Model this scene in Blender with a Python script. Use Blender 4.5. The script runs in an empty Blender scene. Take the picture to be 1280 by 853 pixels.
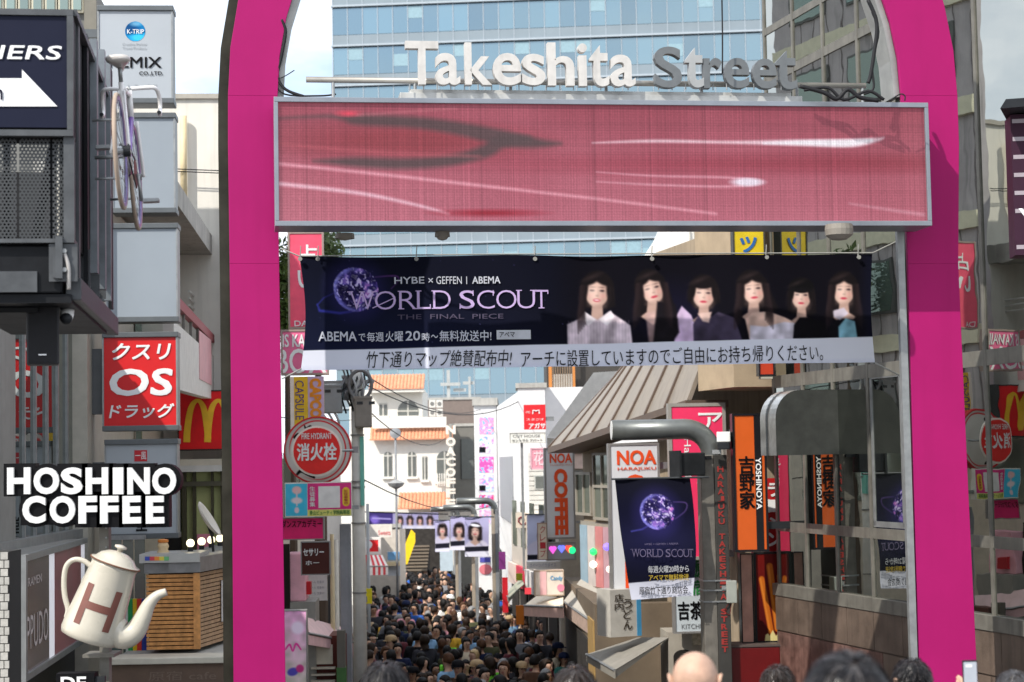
import bpy, bmesh, math, random
import numpy as np
from mathutils import Vector, Matrix, Euler
rad = math.radians
random.seed(7)
SC = bpy.context.scene
COL = SC.collection

# ------------------------------------------------------------------ camera
F = 2300.0                       # focal length in photo pixels (1280 wide)
PITCH, ROLL, CAMZ = math.atan(149/2300.0), rad(1.05), 2.35
CAM = Vector((0, 0, CAMZ))
_f = Vector((0, math.cos(PITCH), math.sin(PITCH)))
_u0 = Vector((0, -math.sin(PITCH), math.cos(PITCH)))
_r0 = Vector((1, 0, 0))
_r = _r0*math.cos(ROLL) - _u0*math.sin(ROLL)
_u = _u0*math.cos(ROLL) + _r0*math.sin(ROLL)
cd = bpy.data.cameras.new('camera'); cam = bpy.data.objects.new('camera', cd); COL.objects.link(cam)
cam.matrix_world = Matrix(((_r.x, _u.x, -_f.x, 0), (_r.y, _u.y, -_f.y, 0), (_r.z, _u.z, -_f.z, CAMZ), (0, 0, 0, 1)))
cd.sensor_width = 36; cd.lens = 36*F/1280; cd.clip_start = .1; cd.clip_end = 3000
cd.dof.use_dof = True; cd.dof.focus_distance = 17.6; cd.dof.aperture_fstop = 3.8
SC.camera = cam

# ------------------------------------------------------------------ world, sun, exposure
SAZ, SEL = rad(222), rad(44)
W = bpy.data.worlds.new('World'); SC.world = W; W.use_nodes = True
nt = W.node_tree; nt.nodes.clear()
sky = nt.nodes.new('ShaderNodeTexSky'); sky.sky_type = 'NISHITA'; sky.sun_disc = False
sky.sun_elevation = SEL; sky.sun_rotation = SAZ; sky.air_density = 1.0; sky.dust_density = 1.5
tc = nt.nodes.new('ShaderNodeTexCoord'); mp = nt.nodes.new('ShaderNodeMapping'); mp.inputs['Scale'].default_value = (1.2, 1.2, 3.0)
nz = nt.nodes.new('ShaderNodeTexNoise'); nz.inputs['Scale'].default_value = 3.2; nz.inputs['Detail'].default_value = 7; nz.inputs['Roughness'].default_value = .55
cr = nt.nodes.new('ShaderNodeValToRGB'); cr.color_ramp.elements[0].position = .28; cr.color_ramp.elements[1].position = .54
mx = nt.nodes.new('ShaderNodeMix'); mx.data_type = 'RGBA'; mx.inputs['B'].default_value = (6.6, 7.0, 7.7, 1)
bg = nt.nodes.new('ShaderNodeBackground'); bg.inputs['Strength'].default_value = .15
wo = nt.nodes.new('ShaderNodeOutputWorld')
L = nt.links.new
L(tc.outputs['Generated'], mp.inputs['Vector']); L(mp.outputs[0], nz.inputs['Vector']); L(nz.outputs['Fac'], cr.inputs[0])
L(cr.outputs[0], mx.inputs['Factor']); L(sky.outputs[0], mx.inputs['A']); L(mx.outputs['Result'], bg.inputs['Color']); L(bg.outputs[0], wo.inputs[0])
sun = bpy.data.lights.new('sun', 'SUN'); sun.energy = 3.5; sun.angle = rad(.5); sun.color = (1, .95, .87)
so = bpy.data.objects.new('sun', sun); COL.objects.link(so)
sd = Vector((math.sin(SAZ)*math.cos(SEL), math.cos(SAZ)*math.cos(SEL), math.sin(SEL)))
so.rotation_euler = sd.to_track_quat('Z', 'Y').to_euler(); so.location = sd*60
SC.view_settings.view_transform = 'Standard'; SC.view_settings.look = 'None'
SC.view_settings.exposure = 0.55; SC.view_settings.gamma = 1
SC.render.engine = 'CYCLES'
SC.cycles.max_bounces = 8; SC.cycles.glossy_bounces = 4; SC.cycles.diffuse_bounces = 3
SC.cycles.transparent_max_bounces = 12; SC.cycles.use_denoising = True

# ------------------------------------------------------------------ placing helpers
def ray(px, py):
    return _f + _r*((px-640)/F) - _u*((py-426.5)/F)
def P(px, py, Y):
    d = ray(px, py); return CAM + d*(Y/d.y)
class Fr:
    """a vertical frame: origin o, local x along the thing's width, local y away"""
    def __init__(s, px, py, Y, yaw=0):
        s.o = P(px, py, Y); s.yaw = rad(yaw); s._v()
    def _v(s):
        s.ux = Vector((math.cos(s.yaw), math.sin(s.yaw), 0)); s.uy = Vector((-math.sin(s.yaw), math.cos(s.yaw), 0))
    def at(s, px, py, off=0.0):
        d = ray(px, py); t = (off + (s.o-CAM).dot(s.uy))/d.dot(s.uy)
        q = CAM + d*t - s.o
        return q.dot(s.ux), q.z
    def X(s, px, py, off=0.0): return s.at(px, py, off)[0]
    def Z(s, px, py, off=0.0): return s.at(px, py, off)[1]
    def rect(s, x0, y0, x1, y1, off=0.0):
        ym, xm = (y0+y1)/2, (x0+x1)/2
        return s.X(x0, ym, off), s.X(x1, ym, off), s.Z(xm, y1, off), s.Z(xm, y0, off)
def worldfr(x, y, z, yaw=0):
    f = Fr.__new__(Fr); f.o = Vector((x, y, z)); f.yaw = rad(yaw); f._v(); return f
def sst(a, b, t):
    t = max(0, min(1, (t-a)/(b-a))); return t*t*(3-2*t)
def ground(Y):
    return -2.75*sst(9, 29, Y) - .3*sst(28, 48, Y) - .75*sst(45, 85, Y)

def tag(o, label=None, cat=None, group=None, kind=None):
    if label: o['label'] = label
    if cat: o['category'] = cat
    if group: o['group'] = group
    if kind: o['kind'] = kind
    return o
def thing(name, label, cat, fr, group=None):
    o = bpy.data.objects.new(name, None); COL.objects.link(o); o.empty_display_size = .2
    o.location = fr.o; o.rotation_euler = (0, 0, fr.yaw)
    return tag(o, label, cat, group)
def copy_tree(o, parent=None):
    c = o.copy(); COL.objects.link(c); c.parent = parent
    for ch in list(o.children): copy_tree(ch, c)
    return c

# ------------------------------------------------------------------ materials
def lin(c):
    return tuple((v/12.92 if v <= .04045 else ((v+.055)/1.055)**2.4) for v in c)
def s8(r, g, b): return lin((r/255, g/255, b/255))
MATS = {}
def mat(name, rgb, rough=.6, metal=0., var=.12, scale=6., bump=0., bscale=40., emit=None, es=0., spec=.35, coat=0., streak=0.):
    if name in MATS: return MATS[name]
    m = bpy.data.materials.new(name); m.use_nodes = True; n = m.node_tree.nodes; l = m.node_tree.links.new
    b = n['Principled BSDF']
    if max(rgb) < .08 and spec == .35: spec = .14
    b.inputs['Roughness'].default_value = rough; b.inputs['Metallic'].default_value = metal
    b.inputs['Specular IOR Level'].default_value = spec; b.inputs['Coat Weight'].default_value = coat
    g = n.new('ShaderNodeNewGeometry')
    t = n.new('ShaderNodeTexNoise'); t.inputs['Scale'].default_value = scale; t.inputs['Detail'].default_value = 5; t.inputs['Roughness'].default_value = .6
    l(g.outputs['Position'], t.inputs['Vector'])
    r = n.new('ShaderNodeMapRange'); r.inputs['From Min'].default_value = .3; r.inputs['From Max'].default_value = .7
    r.inputs['To Min'].default_value = 1-var; r.inputs['To Max'].default_value = 1+var*.6
    l(t.outputs['Fac'], r.inputs['Value'])
    v = n.new('ShaderNodeVectorMath'); v.operation = 'SCALE'; v.inputs[0].default_value = rgb
    l(r.outputs[0], v.inputs['Scale']); last = v.outputs[0]
    if streak:
        mp = n.new('ShaderNodeMapping'); mp.inputs['Scale'].default_value = (9, 9, .5); l(g.outputs['Position'], mp.inputs['Vector'])
        t2 = n.new('ShaderNodeTexNoise'); t2.inputs['Scale'].default_value = 1.0; t2.inputs['Detail'].default_value = 4; l(mp.outputs[0], t2.inputs['Vector'])
        r2 = n.new('ShaderNodeMapRange'); r2.inputs['From Min'].default_value = .5; r2.inputs['From Max'].default_value = .72
        r2.inputs['To Min'].default_value = 1; r2.inputs['To Max'].default_value = 1-streak; l(t2.outputs['Fac'], r2.inputs['Value'])
        v2 = n.new('ShaderNodeVectorMath'); v2.operation = 'SCALE'; l(last, v2.inputs[0]); l(r2.outputs[0], v2.inputs['Scale']); last = v2.outputs[0]
    l(last, b.inputs['Base Color'])
    if rough > .08:
        r3 = n.new('ShaderNodeMapRange'); r3.inputs['To Min'].default_value = rough*.8; r3.inputs['To Max'].default_value = min(1, rough*1.2)
        l(t.outputs['Fac'], r3.inputs['Value']); l(r3.outputs[0], b.inputs['Roughness'])
    if bump:
        t3 = n.new('ShaderNodeTexNoise'); t3.inputs['Scale'].default_value = bscale; t3.inputs['Detail'].default_value = 4; l(g.outputs['Position'], t3.inputs['Vector'])
        bp = n.new('ShaderNodeBump'); bp.inputs['Strength'].default_value = bump; bp.inputs['Distance'].default_value = .01
        l(t3.outputs['Fac'], bp.inputs['Height']); l(bp.outputs[0], b.inputs['Normal'])
    if emit:
        b.inputs['Emission Color'].default_value = (*emit, 1); b.inputs['Emission Strength'].default_value = es
    MATS[name] = m; return m
def cm(r, g, b, rough=.55, **k):
    """paint or plastic of an sRGB colour"""
    return mat('paint_%d_%d_%d_%d' % (r, g, b, int(rough*100)) + ('m' if k.get('metal') else ''), s8(r, g, b), rough, **k)
def print_mat(name='print', rough=.5, es=0., var=0.):
    if name in MATS: return MATS[name]
    m = bpy.data.materials.new(name); m.use_nodes = True; n = m.node_tree.nodes; l = m.node_tree.links.new
    b = n['Principled BSDF']; b.inputs['Roughness'].default_value = rough; b.inputs['Specular IOR Level'].default_value = .12
    a = n.new('ShaderNodeAttribute'); a.attribute_name = 'Col'
    l(a.outputs['Color'], b.inputs['Base Color'])
    if es:
        l(a.outputs['Color'], b.inputs['Emission Color']); b.inputs['Emission Strength'].default_value = es
    MATS[name] = m; return m
def glass_mirror(name, tint, base, k=.6, rough=.0, wob=.0, rnd=0.):
    """reflective window glass in front of a dark interior"""
    if name in MATS: return MATS[name]
    m = bpy.data.materials.new(name); m.use_nodes = True; n = m.node_tree.nodes; l = m.node_tree.links.new
    n.clear(); out = n.new('ShaderNodeOutputMaterial')
    gl = n.new('ShaderNodeBsdfGlossy'); gl.inputs['Color'].default_value = (*tint, 1); gl.inputs['Roughness'].default_value = rough
    df = n.new('ShaderNodeBsdfDiffuse'); df.inputs['Color'].default_value = (*base, 1)
    mx = n.new('ShaderNodeMixShader'); mx.inputs[0].default_value = k
    l(df.outputs[0], mx.inputs[1]); l(gl.outputs[0], mx.inputs[2]); l(mx.outputs[0], out.inputs[0])
    g = n.new('ShaderNodeNewGeometry')
    if wob:
        t = n.new('ShaderNodeTexNoise'); t.inputs['Scale'].default_value = 1.3; l(g.outputs['Position'], t.inputs['Vector'])
        bp = n.new('ShaderNodeBump'); bp.inputs['Strength'].default_value = wob; bp.inputs['Distance'].default_value = .05
        l(t.outputs['Fac'], bp.inputs['Height']); l(bp.outputs[0], gl.inputs['Normal'])
    if rnd:
        oi = n.new('ShaderNodeObjectInfo'); r = n.new('ShaderNodeMapRange'); r.inputs['To Min'].default_value = 1-rnd; r.inputs['To Max'].default_value = 1+rnd*1.6
        l(oi.outputs['Random'], r.inputs['Value']); v = n.new('ShaderNodeVectorMath'); v.operation = 'SCALE'; v.inputs[0].default_value = base
        l(r.outputs[0], v.inputs['Scale']); l(v.outputs[0], df.inputs['Color'])
    MATS[name] = m; return m

# ------------------------------------------------------------------ mesh builder
class MB:
    def __init__(s): s.v = []; s.f = []; s.mi = []; s.m = 0; s.sm = []; s.smooth = False
    def add(s, vs, fs):
        k = len(s.v); s.v += [tuple(v) for v in vs]
        for f in fs: s.f.append([i+k for i in f]); s.mi.append(s.m); s.sm.append(s.smooth)
        return s
    def box(s, x0, x1, y0, y1, z0, z1):
        if x0 > x1: x0, x1 = x1, x0
        if y0 > y1: y0, y1 = y1, y0
        if z0 > z1: z0, z1 = z1, z0
        return s.add([(x0,y0,z0),(x1,y0,z0),(x1,y1,z0),(x0,y1,z0),(x0,y0,z1),(x1,y0,z1),(x1,y1,z1),(x0,y1,z1)],
              [(3,2,1,0),(4,5,6,7),(0,1,5,4),(1,2,6,5),(2,3,7,6),(3,0,4,7)])
    def hexa(s, a, b):
        """two quads a (front) and b (back), same order"""
        return s.add(list(a)+list(b), [(0,1,2,3),(7,6,5,4),(0,4,5,1),(1,5,6,2),(2,6,7,3),(3,7,4,0)])
    def prism(s, pts, y0, y1, axis='y'):
        n = len(pts)
        if axis == 'y': A = [(x, y0, z) for x, z in pts]; B = [(x, y1, z) for x, z in pts]
        elif axis == 'x': A = [(y0, y, z) for y, z in pts]; B = [(y1, y, z) for y, z in pts]
        else: A = [(x, y, y0) for x, y in pts]; B = [(x, y, y1) for x, y in pts]
        return s.add(A+B, [tuple(range(n)), tuple(range(2*n-1, n-1, -1))] + [(i, i+n, (i+1) % n+n, (i+1) % n) for i in range(n)])
    def rings(s, R, cap=True, loop=False):
        n = len(R[0]); k = len(R); vs = [p for r in R for p in r]; fs = []
        for a in range(k-1 if not loop else k):
            b = (a+1) % k
            for i in range(n): j = (i+1) % n; fs.append((a*n+i, a*n+j, b*n+j, b*n+i))
        if cap and not loop: fs += [tuple(range(n-1, -1, -1)), tuple(range((k-1)*n, k*n))]
        return s.add(vs, fs)
    def tube(s, pts, r, n=8, cap=True):
        pts = [Vector(p) for p in pts]; R = []; rr = r if hasattr(r, '__len__') else [r]*len(pts)
        prev = None
        for i, p in enumerate(pts):
            t = (pts[min(i+1, len(pts)-1)] - pts[max(i-1, 0)]).normalized()
            if prev is None:
                a = Vector((0, 0, 1)) if abs(t.z) < .9 else Vector((1, 0, 0)); u = t.cross(a).normalized()
            else:
                u = prev - t*prev.dot(t); u.normalize()
            prev = u; w = t.cross(u)
            R.append([p + (u*math.cos(2*math.pi*k/n) + w*math.sin(2*math.pi*k/n))*rr[i] for k in range(n)])
        return s.rings(R, cap)
    def lathe(s, prof, n=20, o=(0, 0, 0), M=None, sy=1.):
        R = []
        for r, z in prof:
            ring = []
            for k in range(n):
                a = 2*math.pi*k/n; p = Vector((r*math.cos(a), r*math.sin(a)*sy, z))
                if M is not None: p = M @ p
                ring.append(p + Vector(o))
            R.append(ring)
        return s.rings(R)
    def disc(s, cx, cz, r, y0, y1, n=28, ry=None):
        ry = ry or r
        return s.prism([(cx+r*math.cos(2*math.pi*k/n), cz+ry*math.sin(2*math.pi*k/n)) for k in range(n)], y0, y1)
    def mesh(s, name, mats):
        me = bpy.data.meshes.new(name); me.from_pydata(s.v, [], s.f)
        for m in (mats if isinstance(mats, (list, tuple)) else [mats]): me.materials.append(m)
        me.polygons.foreach_set('material_index', s.mi); me.polygons.foreach_set('use_smooth', s.sm)
        bm = bmesh.new(); bm.from_mesh(me); bmesh.ops.recalc_face_normals(bm, faces=bm.faces); bm.to_mesh(me); bm.free()
        me.update(); return me
    def obj(s, name, mats, parent=None, bevel=0, fr=None):
        o = bpy.data.objects.new(name, s.mesh(name, mats)); COL.objects.link(o); o.parent = parent
        if fr is not None: o.location = fr.o; o.rotation_euler = (0, 0, fr.yaw)
        if bevel:
            b = o.modifiers.new('bevel', 'BEVEL'); b.width = bevel; b.segments = 2; b.limit_method = 'ANGLE'
        return o
def link_mesh(name, me, parent=None, loc=None):
    o = bpy.data.objects.new(name, me); COL.objects.link(o); o.parent = parent
    if loc is not None: o.location = loc
    return o
def bx(name, m, parent, x0, x1, y0, y1, z0, z1, bevel=0):
    return MB().box(x0, x1, y0, y1, z0, z1).obj(name, m, parent, bevel)

# ------------------------------------------------------------------ text
TMP = bpy.data.scenes.new('text_workbench')
_tc = {}
def glyphs(s, bold=0., res=3):
    key = (s, bold, res)
    if key in _tc: return _tc[key]
    cu = bpy.data.curves.new('t', 'FONT'); cu.body = s; cu.resolution_u = res; cu.offset = bold
    o = bpy.data.objects.new('t', cu); TMP.collection.objects.link(o); TMP.view_layers[0].update(); dg = TMP.view_layers[0].depsgraph
    me = bpy.data.meshes.new_from_object(o.evaluated_get(dg), depsgraph=dg)
    v = np.array([(a.co.x, a.co.y) for a in me.vertices]).reshape(-1, 2); f = [tuple(p.vertices) for p in me.polygons]
    ed = {}
    for p in f:
        for i in range(len(p)):
            e = (p[i], p[(i+1) % len(p)]); ed[frozenset(e)] = None if frozenset(e) in ed else e
    bd = [e for e in ed.values() if e]
    bpy.data.objects.remove(o); bpy.data.curves.remove(cu); bpy.data.meshes.remove(me)
    _tc[key] = (v, f, bd); return _tc[key]
def put(mb, g, x0, x1, z0, z1, y, depth=.004, shear=0., rot=0, mirror=False, wav=None):
    v, f, bd = g
    if len(v) == 0: return
    v = v.copy()
    if rot: a = rad(rot); v = np.stack([v[:, 0]*math.cos(a)-v[:, 1]*math.sin(a), v[:, 0]*math.sin(a)+v[:, 1]*math.cos(a)], 1)
    lo, hi = v.min(0), v.max(0); w = (v-lo)/np.maximum(hi-lo, 1e-6)
    if mirror: w[:, 0] = 1-w[:, 0]
    X = x0+w[:, 0]*(x1-x0); Z = z0+w[:, 1]*(z1-z0); X = X+(Z-z0)*shear
    n = len(v); A = []
    for i in range(n):
        yy = y + (wav(X[i], Z[i]) if wav else 0)
        A.append((X[i], yy-depth, Z[i]))
    if depth < .006:
        mb.add(A, f); return
    B = [(a[0], a[1]+depth, a[2]) for a in A]
    mb.add(A+B, list(f)+[tuple(i+n for i in reversed(p)) for p in f]+[(b, a, a+n, b+n) for a, b in bd])
def text(name, s, m, parent, x0, x1, z0, z1, y, depth=.004, bold=0., shear=0., vertical=False, rot=0, mirror=False, res=3, wav=None, label=None, gap=.12):
    mb = MB(); cp = [(0, 0)]
    if bold > .008 and depth < .01:
        d = bold*(.42 if ord(s[0]) > 255 else .55)*abs(z1-z0)/(len(s) if vertical else 1); bold = 0; cp = [(a*d, b*d) for a in (-1, 0, 1) for b in (-1, 0, 1)]
        x0, x1, z0, z1 = x0+d*(1 if x1 > x0 else -1), x1-d*(1 if x1 > x0 else -1), z0+d, z1-d
    if vertical:
        n = len(s); h = (z1-z0)/n
        for i, c in enumerate(s):
            if c == ' ': continue
            g = glyphs(c, bold, res); zc1 = z1-i*h
            for j, (ex, ez) in enumerate(cp): put(mb, g, x0+ex, x1+ex, zc1-h*(1-gap/2)+ez, zc1-h*gap/2+ez, y-.0004*j, depth, shear, rot, mirror, wav)
    else:
        for j, (ex, ez) in enumerate(cp): put(mb, glyphs(s, bold, res), x0+ex, x1+ex, z0+ez, z1+ez, y-.0004*j, depth, shear, rot, mirror, wav)
    o = mb.obj(name, m, parent)
    if label: o['label'] = label
    return o

# ------------------------------------------------------------------ flat print, drawn in photo pixels
class Canvas:
    def __init__(s, x0, y0, x1, y1, res=1.25, col=(0, 0, 0)):
        s.b = (x0, y0, x1, y1); s.w = max(4, int((x1-x0)*res)); s.h = max(4, int((y1-y0)*res)); s.res = res
        s.X, s.Y = np.meshgrid(np.linspace(x0, x1, s.w), np.linspace(y0, y1, s.h)); s.a = np.zeros((s.h, s.w, 3)); s.a[:] = np.array(col)/255.
    def mix(s, k, col):
        k = np.clip(k, 0, 1)[..., None]; s.a = s.a*(1-k) + (np.asarray(col)/255.)*k
    def grad(s, c0, c1, ax='y', k=1.):
        x0, y0, x1, y1 = s.b; t = (s.Y-y0)/(y1-y0) if ax == 'y' else (s.X-x0)/(x1-x0)
        c = np.array(c0)/255.*(1-t[..., None]) + np.array(c1)/255.*t[..., None]; s.a = s.a*(1-k)+c*k
    def ell(s, cx, cy, rx, ry, col, rot=0, soft=1., k=1., clip=None):
        a = rad(rot); dx, dy = s.X-cx, s.Y-cy; u = (dx*math.cos(a)+dy*math.sin(a))/rx; v = (-dx*math.sin(a)+dy*math.cos(a))/ry
        d = (np.sqrt(u*u+v*v)-1)*min(rx, ry)
        m = np.clip(.5-d/soft, 0, 1)*k
        if clip is not None: m = m*clip
        s.mix(m, col)
    def mask(s, pts, soft=1.):
        ins = np.zeros(s.X.shape, bool); d = np.full(s.X.shape, 1e9); n = len(pts)
        for i in range(n):
            (xa, ya), (xb, yb) = pts[i], pts[(i+1) % n]
            if ya != yb:
                c = ((ya > s.Y) != (yb > s.Y)) & (s.X < (xb-xa)*(s.Y-ya)/(yb-ya)+xa); ins ^= c
            L2 = (xb-xa)**2+(yb-ya)**2+1e-9; t = np.clip(((s.X-xa)*(xb-xa)+(s.Y-ya)*(yb-ya))/L2, 0, 1)
            d = np.minimum(d, np.hypot(s.X-xa-t*(xb-xa), s.Y-ya-t*(yb-ya)))
        d = np.where(ins, -d, d); return np.clip(.5-d/soft, 0, 1)
    def poly(s, pts, col, soft=1., k=1.): s.mix(s.mask(pts, soft)*k, col)
    def line(s, pts, col, soft=1., k=1.):
        """pts: (x, y, width)"""
        best = np.full(s.X.shape, 1e9)
        for (xa, ya, wa), (xb, yb, wb) in zip(pts[:-1], pts[1:]):
            L2 = (xb-xa)**2+(yb-ya)**2+1e-9; t = np.clip(((s.X-xa)*(xb-xa)+(s.Y-ya)*(yb-ya))/L2, 0, 1)
            best = np.minimum(best, np.hypot(s.X-xa-t*(xb-xa), s.Y-ya-t*(yb-ya)) - (wa+t*(wb-wa))/2)
        s.mix(np.clip(.5-best/soft, 0, 1)*k, col)
    def noise(s, amp, cell=1, seed=0):
        r = np.random.RandomState(seed); h, w = int(s.h/cell)+2, int(s.w/cell)+2; q = r.rand(h, w)
        yy = np.arange(s.h)/cell; xx = np.arange(s.w)/cell; y0 = yy.astype(int); x0 = xx.astype(int); fy = (yy-y0)[:, None]; fx = (xx-x0)[None]
        v = q[y0][:, x0]*(1-fy)*(1-fx)+q[y0+1][:, x0]*fy*(1-fx)+q[y0][:, x0+1]*(1-fy)*fx+q[y0+1][:, x0+1]*fy*fx
        return (v-.5)*2*amp
def spl(pts, n=6):
    out = []
    for i in range(len(pts)-1):
        p0, p1, p2, p3 = pts[max(i-1, 0)], pts[i], pts[i+1], pts[min(i+2, len(pts)-1)]
        for k in range(n):
            t = k/n; out.append(tuple(.5*(2*b+(c-a)*t+(2*a-5*b+4*c-d)*t*t+(-a+3*b-3*c+d)*t**3) for a, b, c, d in zip(p0, p1, p2, p3)))
    out.append(tuple(pts[-1])); return out
def panel(name, cv, parent, quad, m, label=None, wav=None):
    """quad: local (x,y,z) of top-left, top-right, bottom-right, bottom-left"""
    tl, tr, br, bl = [np.array(q, float) for q in quad]; h, w = cv.h, cv.w
    u = np.linspace(0, 1, w)[None, :, None]; v = np.linspace(0, 1, h)[:, None, None]
    p = (tl*(1-u)+tr*u)*(1-v)+(bl*(1-u)+br*u)*v
    if wav is not None: p[..., 1] += wav(p[..., 0], p[..., 2])
    me = bpy.data.meshes.new(name); me.vertices.add(h*w); me.vertices.foreach_set('co', p.reshape(-1).astype(np.float32))
    i = np.arange(h*w).reshape(h, w); q = np.stack([i[:-1, :-1], i[1:, :-1], i[1:, 1:], i[:-1, 1:]], -1).reshape(-1, 4); nf = len(q)
    me.loops.add(nf*4); me.loops.foreach_set('vertex_index', q.reshape(-1)); me.polygons.add(nf)
    me.polygons.foreach_set('loop_start', np.arange(nf)*4); me.update(calc_edges=True)
    c = np.clip(cv.a, 0, 1); c = np.where(c <= .04045, c/12.92, ((c+.055)/1.055)**2.4)
    at = me.color_attributes.new('Col', 'FLOAT_COLOR', 'POINT'); at.data.foreach_set('color', np.concatenate([c.reshape(-1, 3), np.ones((h*w, 1))], 1).reshape(-1).astype(np.float32))
    me.polygons.foreach_set('use_smooth', [True]*nf); me.materials.append(m); me.update()
    o = bpy.data.objects.new(name, me); COL.objects.link(o); o.parent = parent
    if label: o['label'] = label
    return o
def fq(fr, x0, y0, x1, y1, off):
    """panel quad from four photo corners at depth off"""
    return [(a, off, b) for a, b in (fr.at(x0, y0, off), fr.at(x1, y0, off), fr.at(x1, y1, off), fr.at(x0, y1, off))]

def trim_disc(o, x, z, r):
    bm = bmesh.new(); bm.from_mesh(o.data); bmesh.ops.delete(bm, geom=[v for v in bm.verts if (v.co.x-x)**2+(v.co.z-z)**2 > r*r], context='VERTS'); bm.to_mesh(o.data); bm.free()

# common materials
STEEL = mat('grey_steel', (.30, .31, .31), .45, .6, var=.2, scale=9)
ALU = mat('weathered_aluminium', (.19, .18, .155), .5, .35, var=.25, scale=5, streak=.25)
BLACKM = mat('black_painted_metal', (.025, .027, .03), .42, .2, var=.3)
DARKM = mat('dark_grey_metal', (.06, .065, .07), .45, .3, var=.3, scale=8)
WHITEP = mat('white_paint', (.74, .74, .72), .5, var=.08, streak=.08)
CONC = mat('concrete', (.42, .41, .38), .85, var=.2, scale=3, bump=.4, streak=.25)
BLACKP = cm(9, 9, 12, .5)
WHITEL = mat('white_lettering', (.78, .78, .78), .45, var=.04)
WIRE = mat('black_cable', (.02, .02, .022), .5)
PRINT = print_mat('print', .5)
FABP = print_mat('fabric_print', .8)

# ================================================================== the ground
def strip(name, xa, xb, dz, ys, m, kind='structure'):
    mb = MB(); R = []
    vs = []; fs = []
    for y in ys: vs += [(xa(y), y, ground(y)+dz), (xb(y), y, ground(y)+dz)]
    for i in range(len(ys)-1): fs.append((2*i, 2*i+1, 2*i+3, 2*i+2))
    mb.add(vs, fs); return tag(mb.obj(name, m), kind=kind)
def cx(Y): return -.045*(Y-4) + .35           # centre line of the lane
YS = [-40, -10, 0, 5]+[8+1.0*i for i in range(90)]+[110, 140, 200, 400, 1500]
GRD = mat('ground_soil_and_concrete', (.22, .21, .20), .9, var=.25, scale=.6)
ASPH = mat('lane_asphalt', (.055, .055, .057), .85, var=.3, scale=4, bump=.5, bscale=120)
PAVE = mat('pavement_concrete', (.26, .25, .235), .85, var=.2, scale=5, bump=.3)
strip('ground', lambda y: -900, lambda y: 900, -.25, YS, GRD)
strip('road', lambda y: cx(y)-3.1, lambda y: cx(y)+3.1, 0.0, YS[2:-4], ASPH)
for sgn in (-1, 1):
    mb = MB(); ys = YS[3:-5]
    for i in range(len(ys)-1):
        a, b = ys[i], ys[i+1]; w0, w1 = (3.1, 5.2)
        q = lambda y, w, dz: (cx(y)+sgn*w, y, ground(y)+dz)
        mb.hexa([q(a, w0, .12), q(a, w1, .12), q(b, w1, .12), q(b, w0, .12)], [q(a, w0, -.2), q(a, w1, -.2), q(b, w1, -.2), q(b, w0, -.2)])
    tag(mb.obj('pavement', PAVE), kind='structure')

# ================================================================== far glass tower
TB = Fr(700, 560, 149, -4.6)
tower = thing('glass_office_tower', 'tall blue glass office tower rising at the far end of the street', 'building', TB)
TGL = glass_mirror('tower_glass', (.40, .51, .57), (.065, .12, .14), .50, .02, rnd=.5)
TSP = mat('tower_spandrel', (.19, .235, .265), .35, var=.1, scale=.3, spec=.8)
TWH = mat('tower_mullion', (.36, .41, .45), .5, var=.05)
TBG = mat('tower_dark_core', (.05, .09, .12), .6)
x0 = TB.X(416, 60); x1 = TB.X(1010, 60); z0 = TB.Z(600, 560); fh = 3.33
zl0 = TB.Z(425, 58)                        # a slab line
nf_dn = int((zl0-z0)/fh)+1; nf_up = 4
zb, zt = zl0-nf_dn*fh, zl0+nf_up*fh
bx('wall', TBG, tower, x0, x1, .15, 22, zb, zt)
bx('base', mat('tower_base_stone', (.24, .21, .19), .8), tower, x0-2, x1+2, -.8, 22, zb-14, zb)
npan = 31; pw = (x1-x0)/npan
gme = MB().box(.04, pw-.04, 0, .1, 0, fh*.66).mesh('pane', TGL)
bme = MB().box(.04, pw*.98-.04, 0, .1, 0, fh*.3).mesh('blind', mat('pale_blind', (.24, .36, .41), .5))
rest = MB()
vis = list(range(-6, -3)) + list(range(-9, -6)) + [-1+0, 0, 1]
for k in range(-nf_dn, nf_up):
    zz = zl0+k*fh
    bx('slab_edge', TWH, tower, x0-.1, x1+.1, -.22, .1, zz-.07, zz+.07)
    bx('spandrel_panel', TSP, tower, x0, x1, -.02, .1, zz+.09, zz+fh*.27)
    for i in range(npan):
        pxx = x0+i*pw; show = (k in (-1, 0, 1)) or (k in (-5, -6)) or (k in (-7, -8, -9) and i < 15)
        if show: link_mesh('pane', gme, tower, (pxx, 0, zz+fh*.28))
        else: rest.box(pxx+.04, pxx+pw-.04, 0, .1, zz+fh*.28, zz+fh*.94)
        if show and random.random() < .22: link_mesh('blind', bme, tower, (pxx+.02, -.03, zz+fh*(.64 if random.random() < .7 else .45)))
tag(rest.obj('pane', TGL, tower), kind='stuff')
for i in range(npan+1):
    bx('mullion', TWH, tower, x0+i*pw-.028, x0+i*pw+.028, -.06, .02, zb, zt)

# ================================================================== near right building with reflecting glazing
FYAW = 90-(-14.9)                          # facade runs away to the left
# frame: local x runs along the facade towards the camera's right/near, local y goes into the building
FB = Fr(1150, 560, 21.47, 0); FB.yaw = rad(-75.1); FB._v()
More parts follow.
